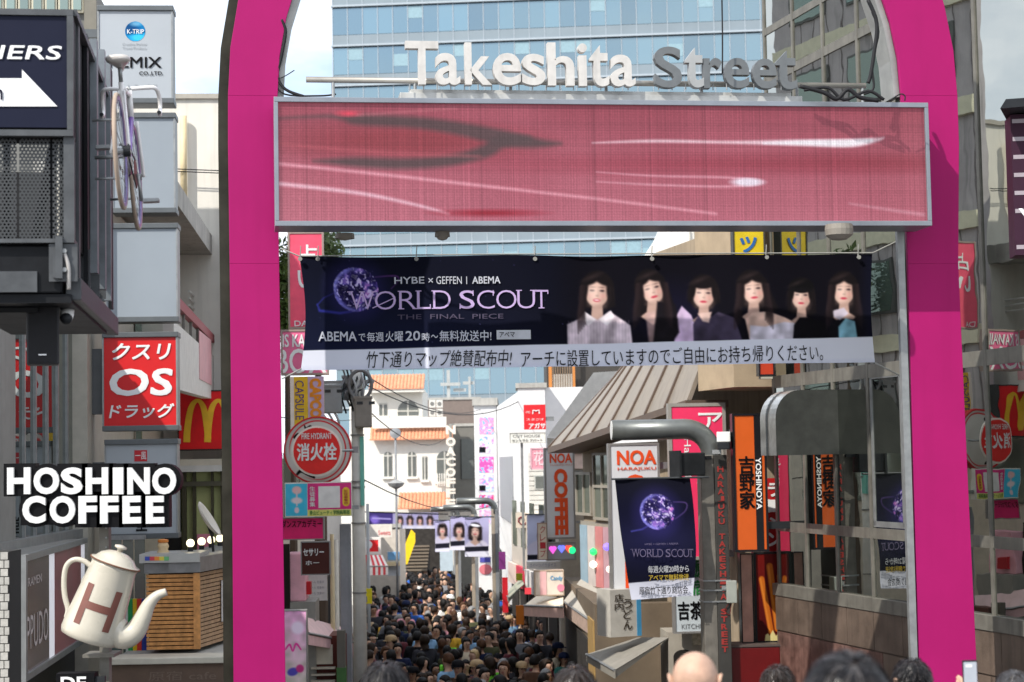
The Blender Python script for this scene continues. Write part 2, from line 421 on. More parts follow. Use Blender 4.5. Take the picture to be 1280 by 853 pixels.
# ux = direction (cos-75, sin-75): towards the camera and right; uy = into building (right/away)
rb = thing('glazed_corner_building', 'brown-based building at right with large reflecting window panes', 'building', FB)
MIR = glass_mirror('mirror_glazing', (.60, .62, .58), (.014, .016, .015), .70, .0, wob=.03)
STONE = mat('brown_stone_cladding', (.115, .082, .062), .55, var=.35, scale=3, bump=.25, streak=.3, spec=.6)
MARB = mat('red_brown_marble', (.15, .085, .07), .35, var=.5, scale=7, streak=.35)
xs = [FB.X(p, 700) for p in (974, 1010, 1048, 1092, 1137)] + [FB.X(1238, 600)]
step = xs[5]-xs[4]
xs = xs + [xs[5]+step*(i+1) for i in range(2)]
zs = [FB.Z(1055, 742), FB.Z(1055, 664), FB.Z(1055, 468), FB.Z(1040, 60), FB.Z(1040, 60)+.7, FB.Z(1040, 60)+2.1]
zg = ground(19)-FB.o.z
def rail(z, h, pr, nm='transom', x0=None, x1=None): return bx(nm, ALU, rb, xs[0]-.05 if x0 is None else x0, xs[-1] if x1 is None else x1, -pr, .04, z-h/2, z+h/2)
bx('wall', mat('dark_interior', (.02, .02, .02), .8), rb, xs[0]+.02, xs[-1], .12, 6, zg-.3, zs[-1]+1.2)
for j in range(len(zs)-1):
    for i in range(len(xs)-1):
        bx('pane', MIR, rb, xs[i], xs[i+1], -.004+.0006*((i*3+j) % 3), .05, zs[j], zs[j+1])
for i, x in enumerate(xs[:-1]):
    bx('mullion', ALU, rb, x-.03, x+.03, -.022, .03, zs[0], zs[-1]+1.2)
for j, z in enumerate(zs[1:]):
    rail(z, (.13, .17, .12, .1, .1)[j], .018)
rail(zs[0]-.07, .16, .09, 'sill')
# opening casement right beside the arch leg
cx0, cx1 = xs[3]+.06, xs[4]-.06
fr_ = MB(); 
for a, b, c, d in ((cx0, cx0+.05, zs[1]+.1, zs[2]-.05), (cx1-.05, cx1, zs[1]+.1, zs[2]-.05), (cx0, cx1, zs[1]+.08, zs[1]+.15), (cx0, cx1, zs[2]-.1, zs[2]-.04)): fr_.box(a, b, -.014, .028, c, d)
fr_.obj('casement_frame', STEEL, rb)
bx('wall', STONE, rb, xs[0]-.02, xs[-1], -.05, .115, zg-.3, zs[0]-.15).name = 'base_wall'
# cladding stones below the sill
for i in range(9):
    a = xs[0]+(xs[5]+1-xs[0])*i/9; b = xs[0]+(xs[5]+1-xs[0])*(i+1)/9
    bx('stone', STONE, rb, a+.006, b-.006, -.075, -.052, zs[0]-.62, zs[0]-.155)
mx0 = FB.X(980, 800); mx1 = FB.X(1110, 800)
for i in range(3):
    a = mx0+(mx1-mx0)*i/3; b = mx0+(mx1-mx0)*(i+1)/3
    bx('stone', MARB, rb, a+.006, b-.006, -.08, -.052, zg-.1, zs[0]-.64)['label'] = 'reddish stained marble slab'
for i in range(5):
    a = mx1+(xs[-1]-mx1)*i/5; b = mx1+(xs[-1]-mx1)*(i+1)/5
    bx('stone', STONE, rb, a+.006, b-.006, -.072, -.052, zg-.1, zs[0]-.64)

# exhaust hood with a half-round top, sticking out of the glazing
HD = Fr(1000, 570, 23.84, 0)
hx0, hx1 = HD.X(955, 530), HD.X(1046, 530); hz0, hz1 = HD.Z(1000, 569), HD.Z(1000, 489)
HD.yaw = FB.yaw; HD._v()
hood = thing('exhaust_hood', 'round-topped metal exhaust hood sticking out of the right-hand glazing', 'exhaust hood', HD)
MET = mat('brushed_galvanised', (.55, .55, .53), .32, .85, var=.25, scale=7)
HM = mat('hood_side_paint', (.06, .063, .058), .5, .3, var=.2)
fx = (FB.o-HD.o).dot(HD.uy)                # glazing plane seen from the hood frame
wdt = .86                                   # how far it sticks out
hh = hz1-hz0
prof = [(fx+.02, hz0), (fx-wdt, hz0)] + [(fx-wdt+ .34-.34*math.cos(a), hz1-.36+.36*math.sin(a)) for a in [math.pi/2*k/9 for k in range(10)]] + [(fx+.02, hz1)]
m1 = MB().prism(prof, -.16, .36, 'x')
o = m1.obj('hood_body', [HM], hood)
mb = MB()
edge = prof[1:]
for k in range(len(edge)-1):
    (ya, za), (yb, zb_) = edge[k], edge[k+1]
    mb.add([(-.155, ya-.004, za), (-.155, yb-.004, zb_+.004), (.355, yb-.004, zb_+.004), (.355, ya-.004, za)], [(0, 1, 2, 3)])
mb.obj('hood_skin', MET, hood)
mb = MB()
for k in range(len(edge)-1):
    (ya, za), (yb, zb_) = edge[k], edge[k+1]
    mb.add([(.04, ya-.012, za), (.04, yb-.012, zb_+.012), (.10, yb-.012, zb_+.012), (.10, ya-.012, za)], [(0, 1, 2, 3)])
mb.obj('seam_band', DARKM, hood)

# ================================================================== the arch
G = Fr(745, 840, 17.9, 8.0)
gz = ground(17.9)-G.o.z
arch = thing('street_gate_arch', 'huge magenta arch spanning the street around the LED screen', 'arch', G)
PINK = mat('magenta_panel', (.33, .007, .112), .5, var=.06, scale=1.5, spec=.16, streak=.05)
DTRIM = mat('arch_dark_trim', (.045, .042, .032), .4, .5, var=.4, scale=3)
GTRIM = mat('arch_inner_aluminium', (.33, .33, .31), .45, .5, var=.2)
def side_curve(pts_px, off=0.):
    return [G.at(x, y, off) for x, y in pts_px]
Lo = side_curve([(293, 900), (292, 853), (290, 600), (287, 330), (285, 180), (285, 120)])
Li = side_curve([(358, 900), (357, 853), (353, 600), (349, 330), (347, 180), (347, 120)])
Ro = side_curve([(1223, 900), (1222, 853), (1210, 600), (1198, 330), (1199, 180), (1197, 120)])
Ri = side_curve([(1150, 900), (1149, 853), (1142, 600), (1135, 330), (1128, 180), (1127, 120)])
def arc(a, b, H, n=26):
    """half-ellipse between left point a and right point b"""
    cxm = (a[0]+b[0])/2; rx = (b[0]-a[0])/2; out = []
    for k in range(1, n):
        t = math.pi*(1-k/n); out.append((cxm+rx*math.cos(t), (a[1]*(1-k/n)+b[1]*k/n)+H*math.sin(t)))
    return out
HO, HI = 3.9, 3.15
outer = [(Lo[0][0], gz-.1)] + Lo + arc(Lo[-1], Ro[-1], HO) + Ro[::-1] + [(Ro[0][0], gz-.1)]
inner = [(Li[0][0], gz-.1)] + Li + arc(Li[-1], Ri[-1], HI) + Ri[::-1] + [(Ri[0][0], gz-.1)]
def band(A, B, y0, y1):
    mb = MB(); n = len(A)
    vs = [(x, y0, z) for x, z in A]+[(x, y0, z) for x, z in B]+[(x, y1, z) for x, z in A]+[(x, y1, z) for x, z in B]
    fs = []
    for i in range(n-1):
        fs += [(i, i+1, n+i+1, n+i), (2*n+i, 3*n+i, 3*n+i+1, 2*n+i+1), (i, 2*n+i, 2*n+i+1, i+1), (n+i, n+i+1, 3*n+i+1, 3*n+i)]
    fs += [(0, n, 3*n, 2*n), (n-1, 3*n-1, 4*n-1, 2*n-1)]
    return mb.add(vs, fs)
# panels of the magenta face: split where the joints are
cuts = [0, 4, 6, 14, 20, 26, len(outer)-7, len(outer)-5, len(outer)-1]
for a, b in zip(cuts[:-1], cuts[1:]):
    A, B = outer[a:b+1], inner[a:b+1]
    band(A, B, 0, .05).obj('face_panel', PINK, arch, .004)
def offs(C, d):
    cxm = (C[0][0]+C[-1][0])/2; out = []
    for i, (x, z) in enumerate(C):
        p, q = C[max(i-1, 0)], C[min(i+1, len(C)-1)]; tx, tz = q[0]-p[0], q[1]-p[1]; L_ = math.hypot(tx, tz) or 1
        out.append((x-tz/L_*d, z+tx/L_*d))
    return out
band(offs(outer, -.006), offs(inner, .006), .052, .20).obj('frame_body', DTRIM, arch)
hl = len(outer)*5//8
band(offs(outer, .095)[:hl], offs(outer, -.004)[:hl], .10, .42).obj('outer_trim', DTRIM, arch)
ai, bi = 6, len(inner)-6
band(offs(inner, .002)[ai:bi], offs(inner, -.06)[ai:bi], .06, .42).obj('inner_trim', GTRIM, arch)
# square post beside the right leg
bx('side_post', STEEL, arch, Ri[1][0]-.085, Ri[1][0]-.015, -.02, .04, gz, G.Z(1130, 288))

# ================================================================== LED screen
SY = -.50
sf = Fr(745, 285, 17.4, 8.0)
led = thing('led_screen', 'wide LED screen showing a blurred pink picture across the magenta arch', 'screen', sf)
c = [sf.at(343, 121.5), sf.at(1162, 129.5), sf.at(1161, 283), sf.at(343, 283)]
X0, X1, Z0, Z1 = (c[0][0]+c[3][0])/2, (c[1][0]+c[2][0])/2, (c[2][1]+c[3][1])/2, (c[0][1]+c[1][1])/2
FRM = mat('screen_frame_grey', (.25, .27, .30), .4, .5, var=.12, scale=4)
bx('cabinet', DARKM, led, X0+.01, X1-.01, .012, .42, Z0+.01, Z1-.01)
t_ = .048
mb = MB(); mb.box(X0, X1, -.03, .44, Z1-t_, Z1); mb.box(X0, X1, -.03, .44, Z0, Z0+t_); mb.box(X0, X0+t_*.8, -.03, .44, Z0+t_, Z1-t_); mb.box(X1-t_*.8, X1, -.03, .44, Z0+t_, Z1-t_)
mb.obj('screen_frame', FRM, led, .004)
cv = Canvas(343, 126, 1162, 282, 1.0, (160, 80, 94)); cv.grad((160, 80, 94), (188, 108, 124))
cv.a += cv.noise(.03, 60, 3)[..., None]
cv.ell(900, 205, 260, 12, (150, 55, 70), soft=18, k=.5); cv.ell(500, 176, 130, 22, (140, 55, 60), soft=25, k=.6); cv.ell(1080, 200, 120, 10, (140, 55, 66), soft=20, k=.5)
DK = (92, 74, 76)
cv.line(spl([(343, 147, 1), (400, 144, 3), (425, 146, 8), (440, 148, 14), (508, 151, 15), (559, 158, 17), (610, 169, 20), (640, 175, 18), (668, 178, 10), (690, 178, 3)]), DK, 8, .92)
cv.line(spl([(386, 203, 1), (433, 204, 12), (491, 206, 14), (542, 203, 14), (576, 196, 15), (600, 187, 17), (616, 176, 18), (650, 172, 8)]), DK, 8, .92)
cv.ell(428, 140, 12, 3.5, (225, 80, 100), soft=5); cv.line([(440, 142, 2), (560, 132, 2)], (200, 120, 130), 5, .6)
cv.line(spl([(343, 180, 2), (450, 190, 3), (590, 196, 2)]), (195, 100, 110), 6, .6)
PK = (236, 165, 180)
cv.line(spl([(345, 207, 4), (457, 219, 4), (559, 231, 4), (660, 243, 3.5), (767, 256, 3.5), (886, 272, 3)]), PK, 4, .85)
cv.line(spl([(345, 233, 5), (440, 245, 5), (508, 260, 4), (549, 272, 3)]), (240, 190, 205), 4, .9)
cv.line(spl([(735, 216, 1), (809, 221, 2.5), (904, 223, 3), (946, 229, 5), (904, 235, 3), (809, 233, 2.5), (735, 229, 1)]), (225, 160, 175), 3, .85)
cv.ell(928, 229, 20, 5.5, (236, 222, 236), soft=4)
cv.line(spl([(731, 177, 1), (809, 174, 4), (907, 175, 4), (992, 175, 9), (1065, 175, 12), (1100, 170, 5), (1108, 167, 1)]), (238, 205, 215), 4, .9)
cv.line(spl([(950, 176, 2), (1000, 175, 6), (1060, 175, 9), (1092, 171, 4)]), (246, 240, 248), 4, .9)
cv.line(spl([(1060, 258, 1), (1110, 266, 3), (1157, 273, 4)]), (225, 165, 180), 5, .7)
cv.ell(600, 271, 50, 4, (150, 30, 45), soft=6, k=.8)
# modules: faint seams and the grain of the diodes
xm = (cv.X-343) % 71.; cv.a *= (1-.10*np.clip(1-np.abs(xm-35)/1.8, 0, 1))[..., None]
ym = (cv.Y-126) % 52.; cv.a *= (1-.05*np.clip(1-np.abs(ym-26)/1.2, 0, 1))[..., None]
rs = np.random.RandomState(4)
cv.a *= (1+.035*rs.randn(1, cv.w, 1))*(1+.02*rs.randn(cv.h, 1, 1))*(1+.03*rs.randn(cv.h, cv.w, 1))
LEDM = print_mat('led_picture', .35, es=.30)
n_ = LEDM.node_tree.nodes; l_ = LEDM.node_tree.links.new
b_ = n_['Principled BSDF']; at_ = [x for x in n_ if x.type == 'ATTRIBUTE'][0]
g_ = n_.new('ShaderNodeTexCoord'); sx_ = n_.new('ShaderNodeSeparateXYZ'); l_(g_.outputs['Object'], sx_.inputs[0]); fac = []
for ax in ('X', 'Z'):
    m_ = n_.new('ShaderNodeMath'); m_.operation = 'MULTIPLY'; m_.inputs[1].default_value = 1/.026; l_(sx_.outputs[ax], m_.inputs[0])
    f_ = n_.new('ShaderNodeMath'); f_.operation = 'PINGPONG'; f_.inputs[1].default_value = .5; l_(m_.outputs[0], f_.inputs[0])
    r_ = n_.new('ShaderNodeMapRange'); r_.inputs['From Min'].default_value = 0; r_.inputs['From Max'].default_value = .18; r_.inputs['To Min'].default_value = .86; l_(f_.outputs[0], r_.inputs['Value']); fac.append(r_)
mm = n_.new('ShaderNodeMath'); mm.operation = 'MULTIPLY'; l_(fac[0].outputs[0], mm.inputs[0]); l_(fac[1].outputs[0], mm.inputs[1])
vm = n_.new('ShaderNodeVectorMath'); vm.operation = 'SCALE'; l_(at_.outputs['Color'], vm.inputs[0]); l_(mm.outputs[0], vm.inputs['Scale'])
l_(vm.outputs[0], b_.inputs['Emission Color']); vb = n_.new('ShaderNodeVectorMath'); vb.operation = 'SCALE'; vb.inputs['Scale'].default_value = .36; l_(vm.outputs[0], vb.inputs[0]); l_(vb.outputs[0], b_.inputs['Base Color']); b_.inputs['Specular IOR Level'].default_value = .2
panel('display_panel', cv, led, [(X0+t_*.8, 0, Z1-t_), (X1-t_*.8, 0, Z1-t_), (X1-t_*.8, 0, Z0+t_), (X0+t_*.8, 0, Z0+t_)], LEDM)
# small housings under the screen
for px, lab, w in ((431, 'small round speaker under the left end of the LED screen', .09), (1049, 'grey round speaker under the right end of the LED screen', .13), (553, 'small dark speaker under the LED screen left of centre', .07)):
    f2 = Fr(px, 297, 17.6, 8); h2 = thing('gate_speaker', lab, 'speaker', f2, 'speakers under the LED screen')
    zt2 = (sf.o.z+Z0)-f2.o.z
    MB().lathe([(w, zt2-.002), (w*1.05, zt2-.05), (w, .02), (w*.6, -.02), (.01, -.03)], 18).obj('housing', mat('speaker_beige', (.22, .20, .17), .6), h2)

# top beam and handrail, then the letters
rf = Fr(745, 122, 17.55, 8.0)
rail_ = thing('letter_rail', 'grey tube rail behind the street name letters above the screen', 'rail', rf)
za, zb2 = rf.Z(385, 97), rf.Z(1085, 105)
mb = MB(); mb.smooth = True
mb.tube([(rf.X(383, 97), .1, za), (rf.X(1086, 104), .1, zb2)], .028, 10); mb.obj('rail_tube', mat('rail_tube', (.40, .38, .34), .4, .7), rail_)
for px in (417, 520, 640, 760, 880, 1000, 1082):
    mb = MB(); mb.tube([(rf.X(px, 110), .1, (za+zb2)/2), (rf.X(px, 110), .1, rf.Z(px, 128))], .016, 8); mb.obj('rail_post', STEEL, rail_)
q0, q1, w0, w1 = rf.rect(500, 111, 1003, 128, 0)
base = thing('letter_plinth', 'pale metal box running along the screen top beneath the street name', 'plinth', rf)
bx('lower_box', mat('plinth_metal', (.45, .45, .43), .5, .3, var=.2, streak=.2), base, q0, q1, .0, .30, sf.o.z+Z1-rf.o.z+.002, rf.Z(750, 118), .006)
bx('upper_box', mat('plinth_metal', 0), base, q0+.1, q1-.1, .04, .24, rf.Z(750, 118)+.001, rf.Z(750, 113), .004)
LWH = mat('letter_white', (.54, .52, .49), .5, var=.12, scale=12, streak=.2)
LSHADE = mat('letter_shaded', (.135, .145, .15), .45, .2, var=.12, scale=12)  # shade lying over the word Street, put into the letter colour
LSD = mat('letter_side', (.28, .28, .27), .5, .4)
def letters(s, xr, fr, y0s, y1s, mats, root, bold=.032, depth=.09, yoff=0):
    """street name letters: each one a part. xr = pixel x limits of each letter"""
    for ch, (xa, xb), (ya, yb), m in zip(s, xr, zip(y0s, y1s), mats):
        ax, bx_ = fr.X(xa, (ya+yb)/2, yoff), fr.X(xb, (ya+yb)/2, yoff); zt_, zb_ = fr.Z((xa+xb)/2, ya, yoff), fr.Z((xa+xb)/2, yb, yoff)
        mb = MB(); put(mb, glyphs(ch, bold, 5), ax, bx_, zb_, zt_, yoff, depth); 
        o = mb.obj('letter', m, root)
xr = [(506,542),(544,573),(583,614),(617,647),(651,679),(683,713),(721,734),(740,759),(762,791)]
nm = thing('street_name_lettering', 'large raised letters reading Takeshita Street standing above the LED screen', 'lettering', rf)
letters('Takeshita', [(506,547),(543,574),(580,613),(615,650),(651,680),(683,716),(721,732),(735,759),(761,792)], rf,
        [54,69,56,69,70,56,57,59,71], [108,108.5,108.5,109,109,109.5,110,110.5,110.5], [LWH]*9, nm, .018)
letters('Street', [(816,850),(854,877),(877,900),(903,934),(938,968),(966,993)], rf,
        [61,62,75,75,76,66], [112,112,112.5,112.5,113,114], [LSHADE, mat('letter_half_shaded', (.33,.34,.34), .45, var=.12), LSHADE, LSHADE, LSHADE, LSHADE], nm, .018)  # the paler t is coloured as a lit gap in that shade
for px in list(range(512, 800, 17))+list(range(822, 992, 17)):
    mb = MB(); mb.tube([(rf.X(px, 112), -.04, rf.Z(px, 114)), (rf.X(px, 112), -.04, rf.Z(px, 106))], .006, 6); mb.obj('support_pin', STEEL, nm)

# cables round the screen ends
def cable(pts, r=.012, label='black cable hanging beside the arch', Y=17.5, grp='cables on the arch', m=None):
    ps = [P(a, b, Y+(c_[0] if c_ else 0)) for a, b, *c_ in pts]; ps = [Vector(q) for q in spl([tuple(p) for p in ps], 5)]
    o0 = ps[0].copy(); mb = MB(); mb.smooth = True; mb.tube([p-o0 for p in ps], r, 6)
    o = mb.obj('cable', m or WIRE); o.location = o0; return tag(o, label, 'cable', grp)
cable([(352, 25), (357, 40), (352, 70), (347, 95), (357, 112), (380, 121)], .016, 'thick black cable curling down beside the left end of the LED screen')
cable([(345, 80), (344, 100), (356, 118), (400, 120), (420, 118)], .009, 'thin black cable lying on the left top corner of the screen')
cable([(368, 88), (355, 96), (344, 100)], .005, 'thin loose wire sticking up at the left screen corner')
cable([(1085, 0), (1096, 30), (1092, 70), (1088, 95), (1085, 104)], .02, 'thick black cable bundle dropping inside the arch above the right screen end')
cable([(1090, 15), (1098, 40), (1090, 80), (1092, 110), (1080, 118)], .012, 'second black cable beside the thick bundle at upper right')
cable([(1000, 108), (1030, 116), (1046, 124), (1060, 112), (1075, 122), (1098, 126)], .022, 'tangle of black cable on the right top of the screen')
cable([(1005, 113), (1035, 110), (1055, 125), (1085, 114), (1105, 125)], .016, 'crossing black cable on the right top of the screen')
cable([(902, -20), (903, 40), (903, 92)], .008, 'thin vertical black wire hanging in front of the glass tower')
cable([(1112, 126), (1125, 118), (1131, 120), (1131, 126)], .007, 'small cable loop at the foot of the right arch curve')

# ------------------------------------------------------------------ sign helpers
def ptext(fr, parent, s, m, x0, y0, x1, y1, off, name='lettering', **k):
    a, b, c, d = fr.rect(x0, y0, x1, y1, off)
    return text(name, s, m, parent, a, b, c, d, off, **k)
def rtext(fr, parent, s, m, x0, y0, x1, y1, off, n=None, bold=0.03):
    """letters turned a quarter clockwise, reading downwards"""
    a, b, c, d = fr.rect(x0, y0, x1, y1, off); mb = MB(); put(mb, glyphs(s, bold), a, b, c, d, off, .003, rot=-90); return mb.obj('lettering', m, parent)
def sign(label, x0, y0, x1, y1, Y, yaw=0, face=None, frame=None, depth=.16, fw=.035, name='projecting_sign', cat='sign', group=None, proud=.012):
    xm = (x0+x1)/2
    fr = Fr(xm, y1, Y, yaw); t = thing(name, label, cat, fr, group)
    a, b, c, d = fr.rect(x0, y0, x1, y1, 0)
    bx('face', face, t, a+fw, b-fw, 0, depth*.9, c+fw, d-fw)
    if frame is not None and fw > 0:
        mb = MB(); mb.box(a, b, -proud, depth, d-fw, d); mb.box(a, b, -proud, depth, c, c+fw); mb.box(a, a+fw, -proud, depth, c+fw, d-fw); mb.box(b-fw, b, -proud, depth, c+fw, d-fw)
        mb.obj('frame', frame, t)
    return t, fr, (a, b, c, d)
def pprint_(fr, parent, x0, y0, x1, y1, off, cv, m=None, name='print', wav=None, label=None):
    return panel(name, cv, parent, fq(fr, x0, y0, x1, y1, off), m or PRINT, label, wav)

SKIN_ = (220, 182, 168)
def portrait(cv, cx, cy, s, rot=0, top=None, topcol=(200, 190, 200), skin=SKIN_, cap=False, side=0, smile=False, bangs=True, hairc=(20, 15, 18), neck=True, long=1.):
    """an anonymous printed head and shoulders; s = half face width"""
    dark = tuple(v*.7 for v in skin)
    cv.ell(cx-side*s*.2, cy-s*.15, s*1.45, s*1.75, hairc, rot, soft=2.5)
    if long:
        cv.poly([(cx-s*1.45, cy-s*.2), (cx+s*1.45, cy-s*.2), (cx+s*1.55+side*s, cy+s*2.8*long), (cx+s*.9+side*s*1.4, cy+s*3.4*long), (cx-s*1.0+side*s, cy+s*3.0*long), (cx-s*1.5, cy+s*2.4*long)], hairc, 3)
    if neck: cv.poly([(cx-s*.38, cy+s*.7), (cx+s*.42, cy+s*.7), (cx+s*.5, cy+s*2.1), (cx+s*1.2, cy+s*2.5), (cx, cy+s*3.3), (cx-s*1.1, cy+s*2.5), (cx-s*.55, cy+s*2.1)], tuple(v*.86 for v in skin), 2)
    cv.ell(cx, cy, s, s*1.32, skin, rot, soft=2)
    cv.ell(cx+s*.62, cy+s*.25, s*.4, s*1.0, dark, rot, soft=7, k=.45); cv.ell(cx-s*.75, cy+s*.45, s*.25, s*.7, dark, rot, soft=6, k=.3); cv.ell(cx, cy+s*1.22, s*.5, s*.16, dark, rot, soft=4, k=.5)
    for q_ in range(14): xx = cx+s*(-1.5+3*((q_*.618) % 1)); cv.line([(xx, cy-s*1.2+abs(xx-cx)*.5, .5), (xx+(xx-cx)*.12, cy+s*1.6*long, .7)], (58, 44, 46), 1.5, .35) if abs(xx-cx) > s*.95 else None
    a = rad(rot); R = lambda u, v: (cx+(u*math.cos(a)-v*math.sin(a))*s, cy+(u*math.sin(a)+v*math.cos(a))*s)
    for e in (-1, 1):
        x, y = R(e*.42, -.12); cv.ell(x, y, s*.2, s*.09, (45, 32, 38), rot, soft=1.2, k=.9)
        x, y = R(e*.42, -.42); cv.ell(x, y, s*.26, s*.05, (80, 60, 60), rot, soft=1.2, k=.6)
        x, y = R(e*.5, .35); cv.ell(x, y, s*.3, s*.22, (236, 160, 155), rot, soft=4, k=.35)
    x, y = R(-.3, .1); cv.ell(x, y, s*.5, s*.8, (252, 226, 214), rot, soft=9, k=.45); x, y = R(.12, .1); cv.ell(x, y, s*.07, s*.35, dark, rot, soft=3, k=.25)
    x, y = R(.02, .33); cv.ell(x, y, s*.12, s*.07, dark, rot, soft=1.5, k=.6)
    x, y = R(0, .72); cv.ell(x, y, s*.3, s*(.14 if smile else .11), (190, 60, 80), rot, soft=1.2, k=.95)
    if smile: cv.ell(x, y-.2, s*.22, s*.06, (245, 235, 235), rot, soft=.8)
    if bangs:
        x, y = R(-.1, -1.0); cv.ell(x, y, s*1.1, s*.5, hairc, rot, soft=2)
        x, y = R(-.95, -.3); cv.ell(x, y, s*.22, s*.9, hairc, rot+8, soft=2); x, y = R(.95, -.3); cv.ell(x, y, s*.22, s*.9, hairc, rot-8, soft=2)
    else:
        x, y = R(-.62, -.98); cv.ell(x, y, s*.8, s*.36, hairc, rot-24, soft=3); x, y = R(.5, -1.02); cv.ell(x, y, s*.85, s*.36, hairc, rot+24, soft=3); x, y = R(-.95, -.1); cv.ell(x, y, s*.16, s*.85, hairc, rot+6, soft=3); x, y = R(.97, -.1); cv.ell(x, y, s*.16, s*.85, hairc, rot-6, soft=3)
    if cap:
        x, y = R(0, -1.05); cv.ell(x, y, s*1.25, s*.75, (10, 9, 12), rot, soft=1.5); x, y = R(0, -.62); cv.ell(x, y, s*1.25, s*.22, (16, 14, 18), rot, soft=1.5)
def planet(cv, cx, cy, r, seed=1, tilt=0):
    cv.ell(cx, cy, r*1.25, r*1.25, (60, 50, 130), soft=r*.9, k=.45)
    m = np.clip(.5-(np.hypot(cv.X-cx, cv.Y-cy)-r)/1.2, 0, 1)
    cv.mix(m, (44, 34, 96))
    n1 = cv.noise(1, r*cv.res*.28, seed); n2 = cv.noise(1, r*cv.res*.14, seed+1); n3 = cv.noise(1, max(1., r*cv.res*.07), seed+2)
    t = n1*.6+n2*.4+n3*.25
    right = np.clip((cv.X-cx)/r*.5+.5, 0, 1)
    cv.mix(m*np.clip(t*2.2, 0, .8), (110, 110, 215)); cv.mix(m*np.clip(t*2.5-.3, 0, 1)*right, (205, 110, 190)); cv.mix(m*np.clip(n3*n2*5, 0, .9), (215, 205, 245))
    cv.mix(m*np.clip(-t*1.5, 0, .75), (14, 12, 40))
    rim = np.clip(1-abs(np.hypot(cv.X-cx, cv.Y-cy)-r*.93)/(r*.16), 0, 1)*np.clip(.6-(cv.X-cx)/r, 0, 1)
    cv.mix(rim*.7*m, (150, 150, 245))

# ================================================================== the wide banner under the screen
bf = Fr(735, 462, 19.2, 8.0)
ban = thing('street_banner', 'wide dark banner with a purple planet and six portrait photos strung across the street', 'banner', bf)
wv = lambda x, z: .035*np.sin(x*2.1+.6)+.02*np.sin(x*5.3+z*1.5)
bc = [bf.at(374, 320.5), bf.at(1091, 317.5), bf.at(1094, 453), bf.at(376, 463)]
def bquad(u0, v0, u1, v1, off):
    def q(u, v):
        t = np.array(bc[0])*(1-u)+np.array(bc[1])*u; b = np.array(bc[3])*(1-u)+np.array(bc[2])*u; r = t*(1-v)+b*v
        return (r[0], off, r[1])
    return [q(u0, v0), q(u1, v0), q(u1, v1), q(u0, v1)]
cv = Canvas(375, 320, 1093, 462, 1.25, (10, 12, 30)); cv.grad((11, 15, 34), (6, 5, 18), 'x'); cv.mix(np.clip((cv.X-680)/40, 0, 1)*.8, (7, 5, 15))
cv.ell(450, 440, 140, 60, (18, 26, 62), soft=90, k=.5); cv.ell(835, 400, 40, 40, (18, 16, 44), soft=40, k=.6)
cv.line([(391, 380, .8), (394, 388, 3), (420, 391, 2.5), (440, 388, 1)], (52, 56, 160), 3, .9); cv.line([(391, 381, 1.5), (400, 372, 1.2), (413, 366, .8)], (48, 50, 140), 2, .8)
cv.line(spl([(466, 345, 1), (490, 344, 2), (494, 350, 1), (485, 360, .8)]), (120, 60, 140), 2, .7)
planet(cv, 441, 361, 28, 5)
for i in range(40): cv.ell(random.uniform(376, 700), random.uniform(324, 430), .5, .5, (130, 120, 190), soft=1, k=random.random()*.7)
PH = [dict(cx=740, cy=366, s=14.8, rot=3, smile=True, bangs=False, long=.45), dict(cx=809, cy=364, s=14, rot=-14, bangs=False, side=.8, long=1), dict(cx=874, cy=371, s=13.6, rot=2, long=.3),
      dict(cx=936, cy=366, s=14, rot=-6, bangs=False, side=.7, long=.6), dict(cx=999, cy=374, s=13, cap=True, rot=2, long=.6), dict(cx=1056, cy=368, s=13.8, rot=2, bangs=False, side=.5, long=1.)]
def shirt(i):
    if i == 0:
        cv.poly([(701, 440), (701, 408), (716, 401), (724, 392), (740, 402), (755, 391), (768, 400), (781, 410), (784, 440)], (214, 198, 208), 2)
        for x in range(703, 783, 4): cv.line([(x, 404, .8), (x, 440, .8)], (170, 150, 168), 1.5, .6)
        cv.poly([(724, 391), (738, 402), (728, 410), (720, 399)], (232, 222, 228), 1); cv.poly([(757, 390), (742, 402), (752, 410), (762, 398)], (232, 222, 228), 1)
    if i == 1:
        cv.poly([(834, 440), (838, 408), (848, 392), (861, 404), (863, 440)], (196, 170, 205), 2); cv.poly([(838, 400), (846, 386), (858, 398), (862, 412), (850, 420)], (205, 180, 212), 2)
        cv.poly([(800, 395), (812, 392), (814, 440), (804, 440)], (200, 165, 160), 3, .7)
        cv.poly([(815, 380), (838, 384), (842, 420), (828, 440), (808, 440)], (20, 16, 22), 3)
    if i == 2:
        cv.poly([(860, 440), (860, 410), (868, 396), (880, 402), (892, 394), (912, 402), (924, 440)], (62, 54, 74), 2); cv.poly([(866, 396), (884, 394), (880, 408), (872, 406)], (214, 182, 172), 2)
    if i == 3:
        cv.poly([(925, 404), (934, 396), (954, 394), (976, 402), (988, 408), (1000, 430), (930, 430)], (214, 180, 166), 2)
        cv.poly([(930, 440), (931, 412), (950, 414), (975, 408), (996, 410), (1002, 440)], (214, 208, 224), 2)
    if i == 4: cv.poly([(985, 440), (988, 412), (996, 402), (1010, 402), (1030, 410), (1042, 440)], (9, 8, 14), 2)
    if i == 5:
        cv.poly([(1034, 440), (1036, 412), (1050, 404), (1074, 406), (1080, 440)], (12, 11, 18), 2); cv.poly([(1048, 440), (1048, 415), (1058, 404), (1070, 408), (1074, 440)], (126, 176, 196), 2); cv.poly([(1040, 394), (1056, 390), (1062, 398), (1050, 406), (1042, 402)], (200, 190, 205), 2)
for i in range(6):
    if i in (0, 2, 3): portrait(cv, neck=True, **PH[i]); shirt(i)
    else:
        portrait(cv, neck=True, **PH[i]); shirt(i)
